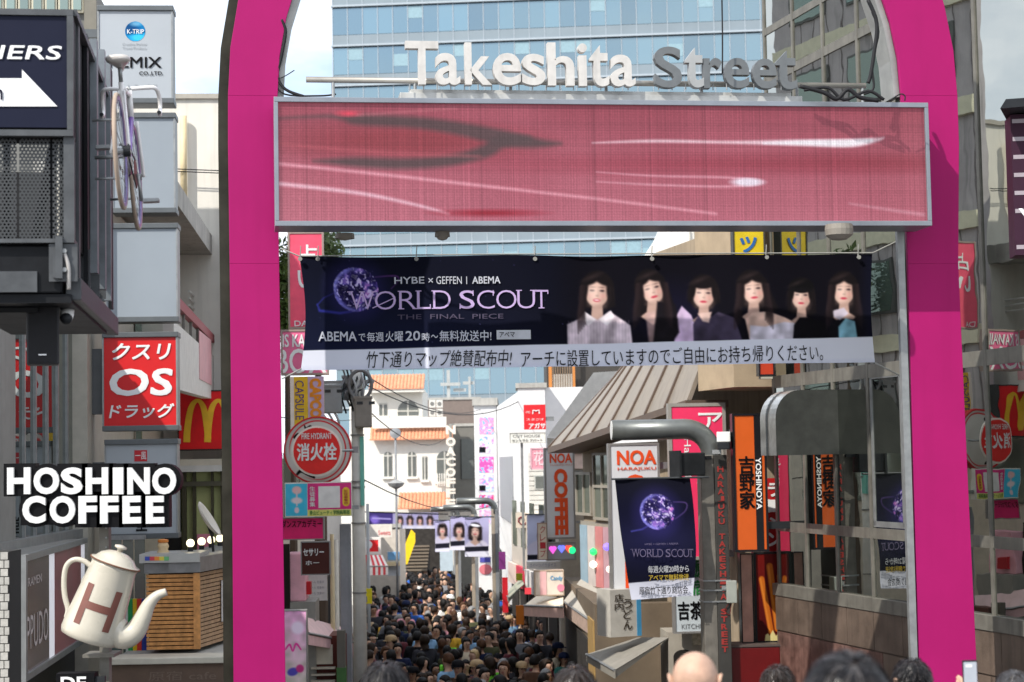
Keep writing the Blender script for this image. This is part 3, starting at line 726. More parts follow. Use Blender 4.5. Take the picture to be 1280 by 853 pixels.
for i, P_ in enumerate(PH):       # locks of hair falling in front of the shoulders, with a soft sheen
    x_, y_, s_ = P_['cx'], P_['cy'], P_['s']
    for sd_ in ((-1, 1) if i in (1, 3, 5) else ((-1,) if i == 0 else ())):
        for q_ in range(5):
            xo = x_+sd_*s_*(.98+.09*q_); cv.line(spl([(xo, y_-s_*.5, 3.5), (xo+sd_*1.5, y_+s_*.8, 4), (xo+sd_*(2.5+q_*.5), y_+s_*2, 3.5), (xo+sd_*(1+q_), y_+s_*(2.8+.2*q_), 1)], 4), (26+q_*4, 19+q_*3, 22+q_*3), 3, .8)
    cv.ell(x_-s_*.45, y_-s_*1.3, s_*.6, s_*.14, (74, 58, 58), -22, soft=5, k=.55)
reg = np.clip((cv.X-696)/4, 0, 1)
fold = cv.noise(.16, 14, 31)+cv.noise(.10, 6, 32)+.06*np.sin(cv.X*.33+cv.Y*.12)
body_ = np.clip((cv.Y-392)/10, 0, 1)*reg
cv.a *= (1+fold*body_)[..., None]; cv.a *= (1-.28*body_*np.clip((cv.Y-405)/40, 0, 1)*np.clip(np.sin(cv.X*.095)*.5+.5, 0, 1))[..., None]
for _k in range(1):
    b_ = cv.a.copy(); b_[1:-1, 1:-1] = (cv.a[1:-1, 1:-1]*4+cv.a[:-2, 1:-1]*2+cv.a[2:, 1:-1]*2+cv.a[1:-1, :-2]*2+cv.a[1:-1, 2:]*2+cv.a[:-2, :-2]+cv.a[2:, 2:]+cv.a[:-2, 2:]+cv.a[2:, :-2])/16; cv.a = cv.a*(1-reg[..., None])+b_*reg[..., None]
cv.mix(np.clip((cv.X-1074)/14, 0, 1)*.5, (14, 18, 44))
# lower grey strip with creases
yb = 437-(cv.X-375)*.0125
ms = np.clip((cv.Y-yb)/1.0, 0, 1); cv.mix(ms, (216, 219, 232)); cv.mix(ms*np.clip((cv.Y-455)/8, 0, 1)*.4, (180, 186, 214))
def warpb(p, h, w):
    u = np.linspace(0, 1, w)[None]; v = np.linspace(0, 1, h)[:, None]
    p[..., 0] += (1-u)**12*.055*np.sin(v*math.pi) - u**12*.03*np.sin(v*math.pi); p[..., 2] += -.012*np.sin(u*math.pi*3)**2*(1-v)
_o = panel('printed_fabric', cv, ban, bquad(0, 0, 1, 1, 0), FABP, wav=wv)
me = _o.data; n = len(me.vertices); co = np.zeros(n*3, np.float32); me.vertices.foreach_get('co', co); co = co.reshape(cv.h, cv.w, 3); warpb(co, cv.h, cv.w); me.vertices.foreach_set('co', co.reshape(-1))
def bpx(x, y, off=-.004): return bf.at(x, y, off)
TXW = mat('print_pale', (.58, .60, .68), .7, var=.03); TXL = mat('print_lilac', (.56, .42, .72), .7, var=.1); TXD = mat('print_dim', (.085, .07, .12), .8); TXK = mat('print_black', (.015, .015, .018), .7)
def btext(s, m, x0, y0, x1, y1, bold=.02, shear=0., nm='lettering'):
    a, b, c, d = bf.rect(x0, y0, x1, y1, -.01); return text(nm, s, m, ban, a, b, c, d, -.008, .003, bold, shear, wav=wv)
btext('HYBE', TXW, 493, 346.5, 530, 355, .02); btext('×', TXW, 535, 348, 541, 354, 0); btext('GEFFEN', TXW, 545, 346, 577, 355.5, .0); btext('|', TXW, 582.6, 346, 583.6, 355.5, 0); btext('ABEMA', TXW, 590, 346, 625, 355, .025)
btext('THE  FINAL  PIECE', TXD, 497, 393, 629, 399, 0)
WS = [('W', 438, 468), ('O', 469, 495), ('R', 499, 520), ('L', 521, 538), ('D', 541, 563), ('S', 574, 593), ('C', 596, 618), ('O', 620, 645), ('U', 646, 668), ('T', 667, 685)]
SER = {'W': [(.0, 1), (.5, 1), (1, 1)], 'R': [(.12, 0), (.10, 1), (.95, 0)], 'L': [(.12, 0), (.12, 1)], 'D': [(.08, 0), (.08, 1)], 'U': [(.1, 1), (.9, 1)], 'T': [(.5, 0)], 'S': [], 'C': [], 'O': []}
def serif(fr, root, items, y0, y1, m, off, wav=None, slope=0.):
    for ch, xa, xb in items:
        a, b, c, d = fr.rect(xa, y0+slope*(xa-items[0][1]), xb, y1+slope*(xa-items[0][1]), off); mb = MB()
        put(mb, glyphs(ch, -.012 if ch not in 'S' else 0, 4), a, b, c, d, off, .003, wav=wav); w = (b-a); h = d-c; t = h*.05
        sb = []
        for u, v in SER[ch]:
            x = a+u*w; z = c if v == 0 else d-t; sb.append((x-h*.16, x+h*.16, z, z+t))
        if ch == 'T': sb += [(a, a+h*.05, d-h*.22, d), (b-h*.05, b, d-h*.22, d)]
        if ch == 'L': sb += [(b-h*.05, b, c, c+h*.25)]
        if ch in 'SC': sb += [(b-h*.10, b-h*.05, d-h*.3, d)]
        if ch == 'S': sb += [(a+h*.0, a+h*.05, c, c+h*.28)]
        for q in sb:
            yy = off-.003+(float(wav((q[0]+q[1])/2, q[2])) if wav else 0); mb.add([(q[0], yy, q[2]), (q[1], yy, q[2]), (q[1], yy, q[3]), (q[0], yy, q[3])], [(0, 1, 2, 3)])
        mb.obj('letter', m, root)
serif(bf, ban, WS, 364, 387, TXL, -.008, wv, -.0045)
a = bpx(466, 385); b = bpx(496, 371); mb = MB(); mb.tube([(a[0], -.012+wv(a[0], 0), a[1]), (b[0], -.012+wv(b[0], 0), b[1])], .005, 4); mb.obj('orbit_line', TXL, ban)
for s_, xa_, xb_, ya_, yb_ in (('ABEMA', 398, 446, 414.5, 426.5), ('で', 448.5, 457, 417, 426.5), ('毎週', 459, 480, 415, 427), ('火曜', 482, 504, 414, 427), ('20', 507, 525, 414, 426), ('時', 527, 537, 416.5, 427), ('〜', 538.5, 547, 419, 423), ('無料放送中!', 549, 614, 413.5, 427)):
    btext(s_, TXW, xa_, ya_, xb_, yb_, .014 if ord(s_[0]) > 300 else .03)
bxq = bf.rect(620.5, 413, 663, 424.5, -.01)
MB().box(bxq[0], bxq[1], -.006+float(wv(bxq[0], 0)), .0+float(wv(bxq[0], 0)), bxq[2], bxq[3]).obj('search_box', mat('print_white_box', (.55, .57, .62), .7), ban).location.y = -.012
a_ = bf.rect(624, 415.5, 643, 422, -.03); text('lettering', 'アベマ', TXK, ban, a_[0], a_[1], a_[2], a_[3], -.03, .003, .02, wav=wv)
lx = 456; seg = '竹下通りマップ絶賛配布中!'; btext(seg, TXK, 457, 438, 638, 459, .0, .12)
a_ = bf.rect(651, 434.5, 1029, 455.5, -.01)
mb = MB(); s2 = 'アーチに設置していますのでご自由にお持ち帰りください。'; v, f, bd = glyphs(s2, .0, 3)
vv = v.copy(); lo, hi = vv.min(0), vv.max(0); w_ = (vv-lo)/(hi-lo); Xs = a_[0]+w_[:, 0]*(a_[1]-a_[0]); Zs = a_[2]+w_[:, 1]*(a_[3]-a_[2])+(w_[:, 0]-.5)*.04
mb.add([(x, -.012+float(wv(x, z)), z) for x, z in zip(Xs, Zs)], f); mb.obj('lettering', TXK, ban)
mb = MB(); mb.smooth = True; a, b = bf.at(350, 311), bf.at(1135, 300)
mb = MB(); mb.smooth = True
mb.tube([(bf.X(352, 300), 0, bf.Z(352, 311)), (bc[0][0], 0, bc[0][1]), (bf.X(620, 312), 0, bf.Z(620, 318)), (bc[1][0], 0, bc[1][1]+.01), (bf.X(1133, 296), 0, bf.Z(1133, 296))], .008, 6)
mb.tube([(bf.X(1094, 454), 0, bf.Z(1094, 454)), (bf.X(1137, 476), 0, bf.Z(1137, 476))], .009, 6); mb.tube([(bf.X(377, 461), 0, bf.Z(377, 461)), (bf.X(352, 474), 0, bf.Z(352, 474))], .008, 6)
mb.obj('rope', mat('rope_grey', (.32, .32, .30), .8), ban)
for x in (375, 397, 520, 668, 814, 957, 1072):
    a = bf.at(x, 322 if x < 900 else 320); mb = MB(); mb.tube([(a[0], -.01, a[1]-.02), (a[0]+.01, -.01, a[1]+.12)], .006, 6); mb.disc(a[0], a[1]-.02, .022, -.05, -.035, 12); mb.obj('hook', mat('rope_grey', 0), ban)

# ================================================================== street lamps with a curved pipe top and a hanging banner
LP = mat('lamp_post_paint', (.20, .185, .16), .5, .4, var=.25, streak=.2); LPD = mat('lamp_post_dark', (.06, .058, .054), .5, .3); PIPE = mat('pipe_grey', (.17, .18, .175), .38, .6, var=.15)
REDL = mat('red_raised_letters', (.30, .03, .025), .5)
# prototype, local origin at the pole's foot, pole top at h
def lamp(label, px, ytop, Y, arm, r, w, txt=False, kpx=None):
    gz_ = CAMZ-2.35+ground(Y); c = P(px, 600, Y); fr = worldfr(c.x, Y, gz_, 4)
    t = thing('street_lamp', label, 'street lamp', fr, 'street lamps with curved pipe tops'); zt = fr.Z(px, ytop); R = r*2.6
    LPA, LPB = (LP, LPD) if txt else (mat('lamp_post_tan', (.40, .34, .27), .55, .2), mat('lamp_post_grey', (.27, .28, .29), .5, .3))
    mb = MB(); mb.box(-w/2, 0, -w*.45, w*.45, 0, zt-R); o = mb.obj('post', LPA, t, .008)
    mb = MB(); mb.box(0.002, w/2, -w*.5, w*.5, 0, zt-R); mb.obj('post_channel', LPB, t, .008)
    pts = [(0, 0, zt-R-.1)] + [(-R+R*math.cos(a), 0, zt-R+R*math.sin(a)) for a in [math.pi/2*k/8 for k in range(9)]] + [(-arm, 0, zt)]
    mb = MB(); mb.smooth = True; mb.tube(pts, r, 20); mb.obj('curved_pipe', PIPE, t)
    mb = MB(); mb.tube([(-arm-.004, 0, zt), (-arm-.012, 0, zt)], r*.93, 20); mb.obj('lamp_lens', mat('lamp_lens', (.55, .55, .52), .3), t)
    if txt:
        s = 'HARAJUKU TAKESHITA STREET'; z_t, z_b = fr.Z(893, 582), fr.Z(897, 815); h = (z_t-z_b)/len(s); mb = MB()
        for i, ch in enumerate(s):
            if ch != ' ': mb = MB(); put(mb, glyphs(ch, .03, 2), w*.12, w*.36, z_t-(i+.88)*h, z_t-(i+.12)*h, -w*.5-.002, .006); mb.obj('letter', REDL, t)
        for yy in (726, 738, 752): bx('clamp', STEEL, t, -w/2-.01, w/2+.01, -w/2-.012, w/2, fr.Z(890, yy), fr.Z(890, yy)+.02)
    return t, fr
lamp('big brown-grey street lamp with curved pipe top and red letters, right of the lane', 890, 536, 25.4, 1.37, .14, .36, True)
lamp('grey street lamp rising from the crowd near the middle with its pipe bent left', 617.5, 626, 42, .85, .075, .15)
lamp('street lamp second in the row behind the middle one, beside the portrait banners', 592, 634, 48, .8, .075, .17)
lamp('farthest visible street lamp with a small portrait banner', 571, 636, 53, .75, .075, .16)

def hanging(label, x0, y0, x1, y1, Y, painter, quad=None, grp='portrait banners hanging from the street lamps', rodx=None):
    fr = Fr((x0+x1)/2, y1, Y, 4); t = thing('hanging_banner', label, 'banner', fr, grp)
    cv = Canvas(x0, y0, x1, y1, 1.5 if Y > 30 else 1.3); painter(cv)
    q = quad or [(x0, y0), (x1, y0), (x1, y1), (x0, y1)]
    Q = [(a, 0, b) for a, b in (fr.at(*p) for p in q)]
    wav = lambda x, z: .03*np.sin(x*7+z*3)+.015*np.sin(z*8)
    o = panel('printed_fabric', cv, t, Q, FABP, wav=wav)
    mb = MB(); mb.tube([(Q[0][0]-.05, 0, Q[0][2]+.01), (Q[1][0]+(rodx or .12), 0, Q[1][2]+.01)], .014, 8); mb.obj('rod', DARKM, t)
    return t, fr, o, cv
def pt_big(cv):
    cv.a[:] = np.array((10, 11, 26))/255.; cv.ell(815, 670, 60, 40, (26, 26, 70), soft=60, k=.7)
    cv.line(spl([(845, 628, .8), (862, 630, 1.5), (860, 640, 1.2), (845, 650, .8)]), (110, 80, 150), 2, .8); cv.line([(785, 664, 1.5), (800, 662, 1.5), (815, 655, .8)], (80, 80, 180), 2, .8)
    planet(cv, 822, 640, 23, 9)
    yb = 728+(cv.X-787)*-.02; cv.mix(np.clip((cv.Y-yb), 0, 1), (190, 192, 206))
t, fr, o, cv = hanging('dark hanging banner with a purple planet on the big street lamp at right', 770, 598, 872, 750, 24.9, pt_big,
    [(769, 600), (863, 598), (866, 745), (789, 750)], 'banner on the near street lamp', .25)
me = o.data; n = len(me.vertices); co = np.zeros(n*3, np.float32); me.vertices.foreach_get('co', co); co = co.reshape(cv.h, cv.w, 3); v_ = np.linspace(0, 1, cv.h)[:, None]; u_ = np.linspace(0, 1, cv.w)[None]
co[..., 0] += .055*np.sin(v_*math.pi)*u_ - .02*np.sin(v_*math.pi)*(1-u_); me.vertices.foreach_set('co', co.reshape(-1))
def hpt(s, m, x0, y0, x1, y1, b=.02): a = fr.rect(x0, y0, x1, y1, -.05); return text('lettering', s, m, t, a[0], a[1], a[2], a[3], -.05, .003, b)
TXG = mat('print_dim_lilac', (.13, .11, .2), .7); TXY = mat('print_yellow', (.42, .30, .03), .7); TXM = mat('print_mid', (.42, .43, .46), .7)
serif(fr, t, [(c_, 790+(a-438)*.31, 790+(b-438)*.31) for c_, a, b in WS], 686.5, 696.5, TXG, -.05)
hpt('毎週火曜20時から', TXM, 810, 707, 861, 716); hpt('アベマで無料放送', TXY, 811, 718, 861, 726); hpt('原宿竹下通り商店会', TXK, 799, 733, 860, 743)
hpt('HYBE × GEFFEN | ABEMA', TXG, 806, 679, 848, 682, 0)
def pt_port(cx, fx, cy, s, strip, cap=False, bg=(172, 168, 205)):
    def f(cv):
        cv.a[:] = np.array(bg)/255.
        cv.ell(cx, cy+s*4.4, s*2.9, s*2.6, (205, 200, 222), soft=2)
        portrait(cv, fx, cy, s, bangs=not cap, long=.7, topcol=(200, 200, 220))
        if cap: cv.ell(fx, cy-s*1.25, s*1.15, s*.3, (235, 235, 245), 8, soft=1)
        cv.poly([(cv.b[0], strip), (cv.b[2], strip-1), (cv.b[2], strip+5), (cv.b[0], strip+6)], (28, 28, 40), 1); cv.poly([(cv.b[0], strip+7), (cv.b[2], strip+6), (cv.b[2], cv.b[3]), (cv.b[0], cv.b[3])], (215, 214, 226), 1)
    return f
hanging('lavender banner with portrait of a woman wearing a white headband, on the middle street lamp', 581, 647, 611, 696, 41.6, pt_port(596, 594, 664, 5.6, 684, True))
hanging('lavender banner with portrait of a long-haired woman, second from the middle lamp', 563, 646, 581, 688, 47.6, pt_port(572, 574, 662, 4.6, 677))
hanging('smallest lavender portrait banner, leftmost of the row on the street lamps', 544, 651, 562, 690, 52.6, pt_port(553, 553, 662, 4, 680))
hanging('pale banner hanging at right behind the orange coffee sign with half a portrait', 659, 644, 690, 702, 38, pt_port(676, 682, 664, 6.5, 694, False, (190, 194, 222)))

# things clamped on the near lamp
f_ = Fr(866, 597, 25.1, 20); t = thing('flood_light', 'black boxy floodlight hanging under the curved pipe of the near street lamp', 'floodlight', f_)
a = f_.rect(847, 566, 878, 597); bx('housing', BLACKM, t, a[0], a[1], -.1, .18, a[2]+.02, a[3], .015); bx('bracket', BLACKM, t, a[1]-.04, a[1]+.14, 0, .05, a[3]-.1, a[3]-.05)
mb = MB(); mb.box(a[0]-.03, a[0]-.001, -.13, .2, a[2]-.01, a[3]+.03); mb.obj('hood', BLACKM, t)
f_ = Fr(904, 562, 25.0, -10); t = thing('security_camera', 'white boxy security camera on the near street lamp', 'camera', f_)
a = f_.rect(896, 540, 913, 562); bx('housing', WHITEP, t, a[0], a[1], -.02, .28, a[2]+.10, a[3], .01); bx('camera_body', BLACKM, t, a[0]+.01, a[1]-.01, -.01, .2, a[2], a[2]+.098, .01); bx('bracket', STEEL, t, a[0]-.07, a[0]+.05, .05, .1, a[2]-.06, a[2]-.002)
f_ = Fr(915, 754, 25.2, 0); t = thing('junction_box', 'pale grey junction box on the right side of the near lamp post', 'junction box', f_)
a = f_.rect(908, 726, 921, 754); bx('box', mat('box_greygreen', (.30, .32, .29), .5), t, a[0], a[1], -.03, .09, a[2], a[3], .01)
bx('bracket', STEEL, t, a[0]-.06, a[0]-.001, 0, .05, a[3]-.12, a[3]-.07)
mb = MB(); mb.smooth = True; mb.tube(spl([(a[0]+.03, 0, a[2]), (a[0]-.02, .02, a[2]-.1), (a[0]+.04, .02, a[2]-.16), (a[0]+.06, .02, a[2])], 5), .006, 5); mb.obj('cable', cm(90, 30, 25), t)
f_ = Fr(911, 853, 25.8, 0); t = thing('drain_pipe', 'thin upright pipe beside the orange vertical sign', 'pipe', f_)
mb = MB(); mb.tube([(0, 0, f_.Z(911, 858)), (0, 0, f_.Z(911, 545))], .035, 8); mb.obj('pipe_run', mat('pipe_beige', (.25, .24, .22), .5), t)

# ================================================================== right side of the lane
RY = -77.7
RF = Fr(790, 600, 30.5, 0); _a = P(705, 560, 35); _b = P(882, 501, 27.4)
RF.o = Vector((_a.x, _a.y, 0)); RF.yaw = math.atan2(_b.y-_a.y, _b.x-_a.x); RF._v()     # x towards the camera, y into the building
BEIGE = mat('beige_render', (.34, .27, .19), .8, var=.15, scale=2, bump=.2, streak=.25); BROOF = mat('brown_roof_sheet', (.29, .25, .205), .5, .2, var=.12, scale=2, streak=.15); BRIB = mat('dark_brown_rib', (.12, .085, .065), .5)
rb1 = thing('mansard_roof_shop', 'beige shop building with steep brown ribbed metal roof at right', 'building', RF)
Lr = (_b-_a); Lr = math.hypot(Lr.x, Lr.y)
gz_ = ground(27)-.3
bx('wall', BEIGE, rb1, .05, Lr+.2, .35, 7, gz_, _a.z+.05)
bx('upper_wall', BEIGE, rb1, .8, Lr+.2, 1.6, 7, _a.z+.05, 6.2)
bx('end_wall', mat('tan_render', (.40, .31, .21), .8, var=.15, scale=3, bump=.2), rb1, Lr+.03, Lr+1.5, -.12, 1.6, _b.z+.14, 6.2)
# roof sheets and ribs: a steep plane leaning back
zlo = [_a.z+(_b.z-_a.z)*u for u in (0, 1)]
topl = RF.at(737, 486, .55); 
def lowpt(u): return (u*Lr, -.30, _a.z+(_b.z-_a.z)*u)
def hipt(u): x = topl[0]+(Lr-topl[0])*u; return (x, 1.05, topl[1]+2.7*u+.2*(1-u))
nr = 8
for i in range(nr):
    u0, u1 = i/nr, (i+1)/nr; a, b, c, d = lowpt(u0), lowpt(u1), hipt(u1), hipt(u0)
    mb = MB(); th = Vector((0, .06, -.03)); mb.hexa([a, b, c, d], [tuple(Vector(q)+th) for q in (a, b, c, d)]); mb.obj('roof_sheet', BROOF, rb1)
    mb = MB(); o_ = Vector((0, -.035, .02)); w_ = Vector((.045, 0, 0)); A = [Vector(a)+o_, Vector(a)+o_+w_, Vector(d)+o_+w_, Vector(d)+o_]
    mb.hexa([tuple(q) for q in A], [tuple(q-o_) for q in A]); mb.obj('roof_rib', BRIB, rb1)
mb = MB(); a, b = lowpt(0), lowpt(1); mb.hexa([(a[0], a[1]-.02, a[2]-.1), (b[0], b[1]-.02, b[2]-.1), (b[0], b[1]-.02, b[2]+.01), (a[0], a[1]-.02, a[2]+.01)], [(a[0], .36, a[2]-.1), (b[0], .36, b[2]-.1), (b[0], .36, b[2]+.01), (a[0], .36, a[2]+.01)]); mb.obj('eave', BRIB, rb1)
WFR = mat('window_frame_beige', (.33, .30, .25), .5); DGL = glass_mirror('dim_shop_glass', (.5, .55, .5), (.10, .11, .09), .3, .05, rnd=.5)
def facade_window(root, fr, x0, y0, x1, y1, off, cols=2, rows=1, fm=None, gm=None, ft=.05):
    """window given by the pixel corners of its far/near ends on the facade plane"""
    ax, az = fr.at(x0, y1, off); bx_, bz = fr.at(x1, y1, off); _, tz = fr.at(x0, y0, off)
    ax, bx_ = min(ax, bx_), max(ax, bx_); z0_, z1_ = min(az, bz), tz
    f = MB()
    for i in range(cols+1): x = ax+(bx_-ax)*i/cols; f.box(x-ft/2, x+ft/2, off-.05, off+.02, z0_, z1_)
    for j in range(rows+1): z = z0_+(z1_-z0_)*j/rows; f.box(ax-ft/2, bx_+ft/2, off-.052, off+.018, z-ft/2, z+ft/2)
    w = f.obj('window', fm or WFR, root)
    for i in range(cols):
        for j in range(rows):
            bx('pane', gm or DGL, w, ax+(bx_-ax)*i/cols+ft/2, ax+(bx_-ax)*(i+1)/cols-ft/2, off-.02, off+.01, z0_+(z1_-z0_)*j/rows+ft/2, z0_+(z1_-z0_)*(j+1)/rows-ft/2)
    return w
facade_window(rb1, RF, 745, 568, 766, 648, .33, 2, 2)
facade_window(rb1, RF, 723, 592, 741, 642, .33, 2, 1)
facade_window(rb1, RF, 770, 560, 812, 650, .33, 3, 2)
# lit pastel shop window
PAS = [cm(150, 175, 190), cm(205, 195, 190), cm(205, 130, 130), cm(190, 150, 160), cm(170, 190, 170)]
xa_, xb_ = RF.X(727, 700, .33), RF.X(766, 700, .33); zt_, zb_ = RF.Z(745, 658, .33), RF.Z(745, 738, .33)
w = MB(); w.box(xa_-.04, xb_+.04, .335, .345, zb_-.08, zt_+.08); wd = w.obj('window', WFR, rb1)
for i in range(4):
    a = xa_+(xb_-xa_)*i/4; b = xa_+(xb_-xa_)*(i+1)/4; bx('pane', PAS[i], wd, a+.02, b-.02, .30, .33, zb_, zt_)
for i, (px, py, c_) in enumerate(((739, 690, (40, 200, 100)), (756, 684, (120, 100, 240)), (760, 712, (255, 240, 220)), (739, 706, (255, 245, 225)))):
    x, z = RF.at(px, py, .2); mb = MB(); mb.lathe([(.01, -.07), (.06, -.04), (.075, 0), (.06, .04), (.01, .07)], 12, (x, .24, z)); mb.obj('neon_blob', mat('neon_%d' % i, lin([v/255 for v in c_]), .4, emit=lin([v/255 for v in c_]), es=1.2), wd)

def awning(label, pts, ctop, cval, grp=None, vh=.25, ribs=5, stripes=None):
    """pts: four world points: wall-left, wall-right, front-right, front-left"""
    o0 = (pts[2]+pts[3])/2; o0 = Vector((o0.x, o0.y, min(pts[2].z, pts[3].z)-vh)); fr = worldfr(o0.x, o0.y, o0.z, 0); t = thing('awning', label, 'awning', fr, grp)
    q = [p-o0 for p in pts]; N = ribs
    for i in range(N):
        u0, u1 = i/N, (i+1)/N; A = q[0].lerp(q[1], u0); B = q[0].lerp(q[1], u1); Cc = q[3].lerp(q[2], u1); D = q[3].lerp(q[2], u0)
        m = ctop if not stripes else stripes[i % 2]
        th = Vector((0, 0, -.02)); MB().hexa([tuple(D), tuple(Cc), tuple(B), tuple(A)], [tuple(p+th) for p in (D, Cc, B, A)]).obj('canvas_strip', m, t)
        v = Vector((0, 0, -vh)); nrm = (Cc-D).cross(v).normalized()*.015
        MB().hexa([tuple(D+v), tuple(Cc+v), tuple(Cc), tuple(D)], [tuple(p+nrm) for p in (D+v, Cc+v, Cc, D)]).obj('valance', cval if not stripes else stripes[i % 2], t)
    v = Vector((0, 0, -vh)); MB().add([tuple(q[1]), tuple(q[2]), tuple(q[2]+v)], [(0, 1, 2)]).obj('side_cheek', cval, t); MB().add([tuple(q[0]), tuple(q[3]), tuple(q[3]+v)], [(0, 1, 2)]).obj('side_cheek', cval, t)
    mb = MB(); mb.tube([tuple(q[3]), tuple(q[2])], .02, 6); mb.obj('front_bar', STEEL, t)
    return t
AWG = mat('awning_greige', (.42, .39, .34), .8, var=.12); AWV = mat('awning_valance_pink', (.44, .32, .26), .8, var=.25, scale=9)
awning('pale grey-beige awning over the narrow shopfront right of the coffee sign', [P(726, 724, 35), P(766, 748, 31), P(741, 778, 30.7), P(704, 752, 34.6)], AWG, AWV, ribs=4)
AWD = mat('awning_grey', (.24, .225, .195), .8, var=.15)
awning('grey awning low at right over the dark passage, under the locker sign', [P(797, 797, 29.2), P(836, 797, 27.6), P(768, 838, 26.9), P(733, 818, 29)], AWD, AWD, ribs=5, vh=.12)

NOAF = mat('sign_white_grey', (.58, .59, .61), .5, var=.06, scale=2); SFR = mat('sign_frame_steel', (.26, .25, .24), .5, .4); ORG = cm(218, 74, 22, .5)
t, fr, q = sign('tall white sign with orange NOA COFFEE reading downwards', 681, 560, 719, 674, 36.5, 6, NOAF, SFR)
ptext(fr, t, 'NOA', ORG, 687, 567, 715, 579, -.004, bold=.05); ptext(fr, t, 'HARAJUKU', cm(200, 130, 110), 688, 580.5, 715, 583, -.004); rtext(fr, t, 'COFFEE', ORG, 693, 586, 710, 669, -.004, bold=.06)
bx('bracket', STEEL, t, q[1], q[1]+.9, .05, .1, q[3]-.5, q[3]-.45); bx('bracket', STEEL, t, q[1], q[1]+.9, .05, .1, q[2]+.3, q[2]+.35)
t, fr, q = sign('small square sign of glowing coloured hearts below the orange coffee sign', 683, 678, 720, 701, 36.5, 6, mat('sign_grey_blue', (.34, .36, .38), .5), SFR)
for (xa, ya, c_, s) in ((691, 687, (225, 90, 200), '♪'), (702, 686, (110, 120, 240), 'U'), (711, 686, (235, 80, 60), '♥')):
    x, z = fr.at(xa, ya, -.01); mb = MB(); mb.disc(x-.03, z+.02, .045, -.02, -.002, 10); mb.disc(x+.03, z+.02, .045, -.02, -.002, 10); mb.prism([(x-.07, z+.005), (x+.07, z+.005), (x, z-.09)], -.019, -.003); mb.obj('heart', mat('heart_%d' % xa, lin([v/255 for v in c_]), .4, emit=lin([v/255 for v in c_]), es=.9), t)
x, z = fr.at(716.5, 688, -.01); MB().disc(x-.02, z, .07, -.022, -.002, 14).obj('heart', mat('heart_green', (.02, .7, .2), .4, emit=(.02, .75, .25), es=1), t)
t, fr, q = sign('wide white sign headed NOA in orange, half hidden by the planet banner', 762, 554, 826, 742, 28.2, 6, NOAF, SFR)
ptext(fr, t, 'NOA', ORG, 771, 563, 820, 581, -.004, bold=.06); ptext(fr, t, 'HARAJUKU', ORG, 772, 584, 820, 589, -.004, bold=.02); rtext(fr, t, 'COFFEE', ORG, 780, 593, 812, 735, -.004, bold=.06)
bx('bracket', STEEL, t, q[1], q[1]+.4, .05, .12, q[3]-.4, q[3]-.3)
PKF = mat('sign_hot_pink', (.78, .035, .12), .45, var=.06); 
t, fr, q = sign('tall hot pink sign with white lettering behind the near street lamp', 837, 504, 909, 700, 27, 4, PKF, mat('sign_frame_beige', (.33, .31, .28), .5, .3), fw=.05)
ptext(fr, t, 'ア', WHITEL, 873, 516, 903, 540, -.004, bold=.03); rtext(fr, t, 'Harajuku', WHITEL, 853, 548, 864, 610, -.004, bold=0); rtext(fr, t, 'KAWAII', WHITEL, 872, 545, 900, 690, -.004, bold=.02) if 0 else None
rtext(fr, t, 'カフェ', WHITEL, 872, 600, 903, 690, -.004, bold=.02); bx('bracket', STEEL, t, q[1], q[1]+.5, .04, .12, q[3]-.5, q[3]-.4)
t, fr, q = sign('white sign with green flourish and black characters low behind the lamp post', 841, 655, 884, 792, 27.3, 4, mat('sign_white_blue', (.48, .53, .56), .45, var=.05), SFR, fw=.03)
ptext(fr, t, '吉茶', BLACKP, 847, 752, 878, 775, -.004, bold=.04); ptext(fr, t, 'KITCHEN', cm(110, 112, 115), 852, 780, 884, 786, -.004); 
GRN = cm(40, 120, 60); ptext(fr, t, '原', GRN, 868, 700, 882, 723, -.004, bold=.05); ptext(fr, t, '宿', GRN, 864, 725, 880, 744, -.004, bold=.05)
bx('bracket', STEEL, t, q[1], q[1]+.6, .04, .12, q[3]-.5, q[3]-.4)
# white and blue wedge sign and locker sign
t, fr, q = sign('grey-white shop sign with black brush writing and a blue edge stripe', 763, 737, 801, 796, 28.0, 24, mat('sign_warm_white', (.42, .40, .36), .6), None, fw=0, depth=.5)
ptext(fr, t, '店内', cm(60, 50, 40), 768, 742, 779, 764, -.004, bold=.02, vertical=True); ptext(fr, t, 'うどん', cm(60, 50, 40), 779, 748, 790, 788, -.004, bold=.02, vertical=True)
bx('blue_stripe', cm(58, 130, 170), t, q[1]-.07, q[1]+.004, -.008, .4, q[2], q[3])
t, fr, q = sign('blue-lettered coin locker sign between the two awnings', 744, 764, 786, 808, 31, 10, mat('sign_grey_dark', (.20, .21, .24), .6), None, fw=0, depth=.08)
NV = cm(30, 40, 90); ptext(fr, t, 'コイン', NV, 746, 779, 780, 790, -.004, bold=.05); ptext(fr, t, 'ロッカー', NV, 746, 793, 780, 804, -.004, bold=.05); bx('header', NV, t, q[0], q[1], -.004, .01, fr.Z(765, 776), fr.Z(765, 767))
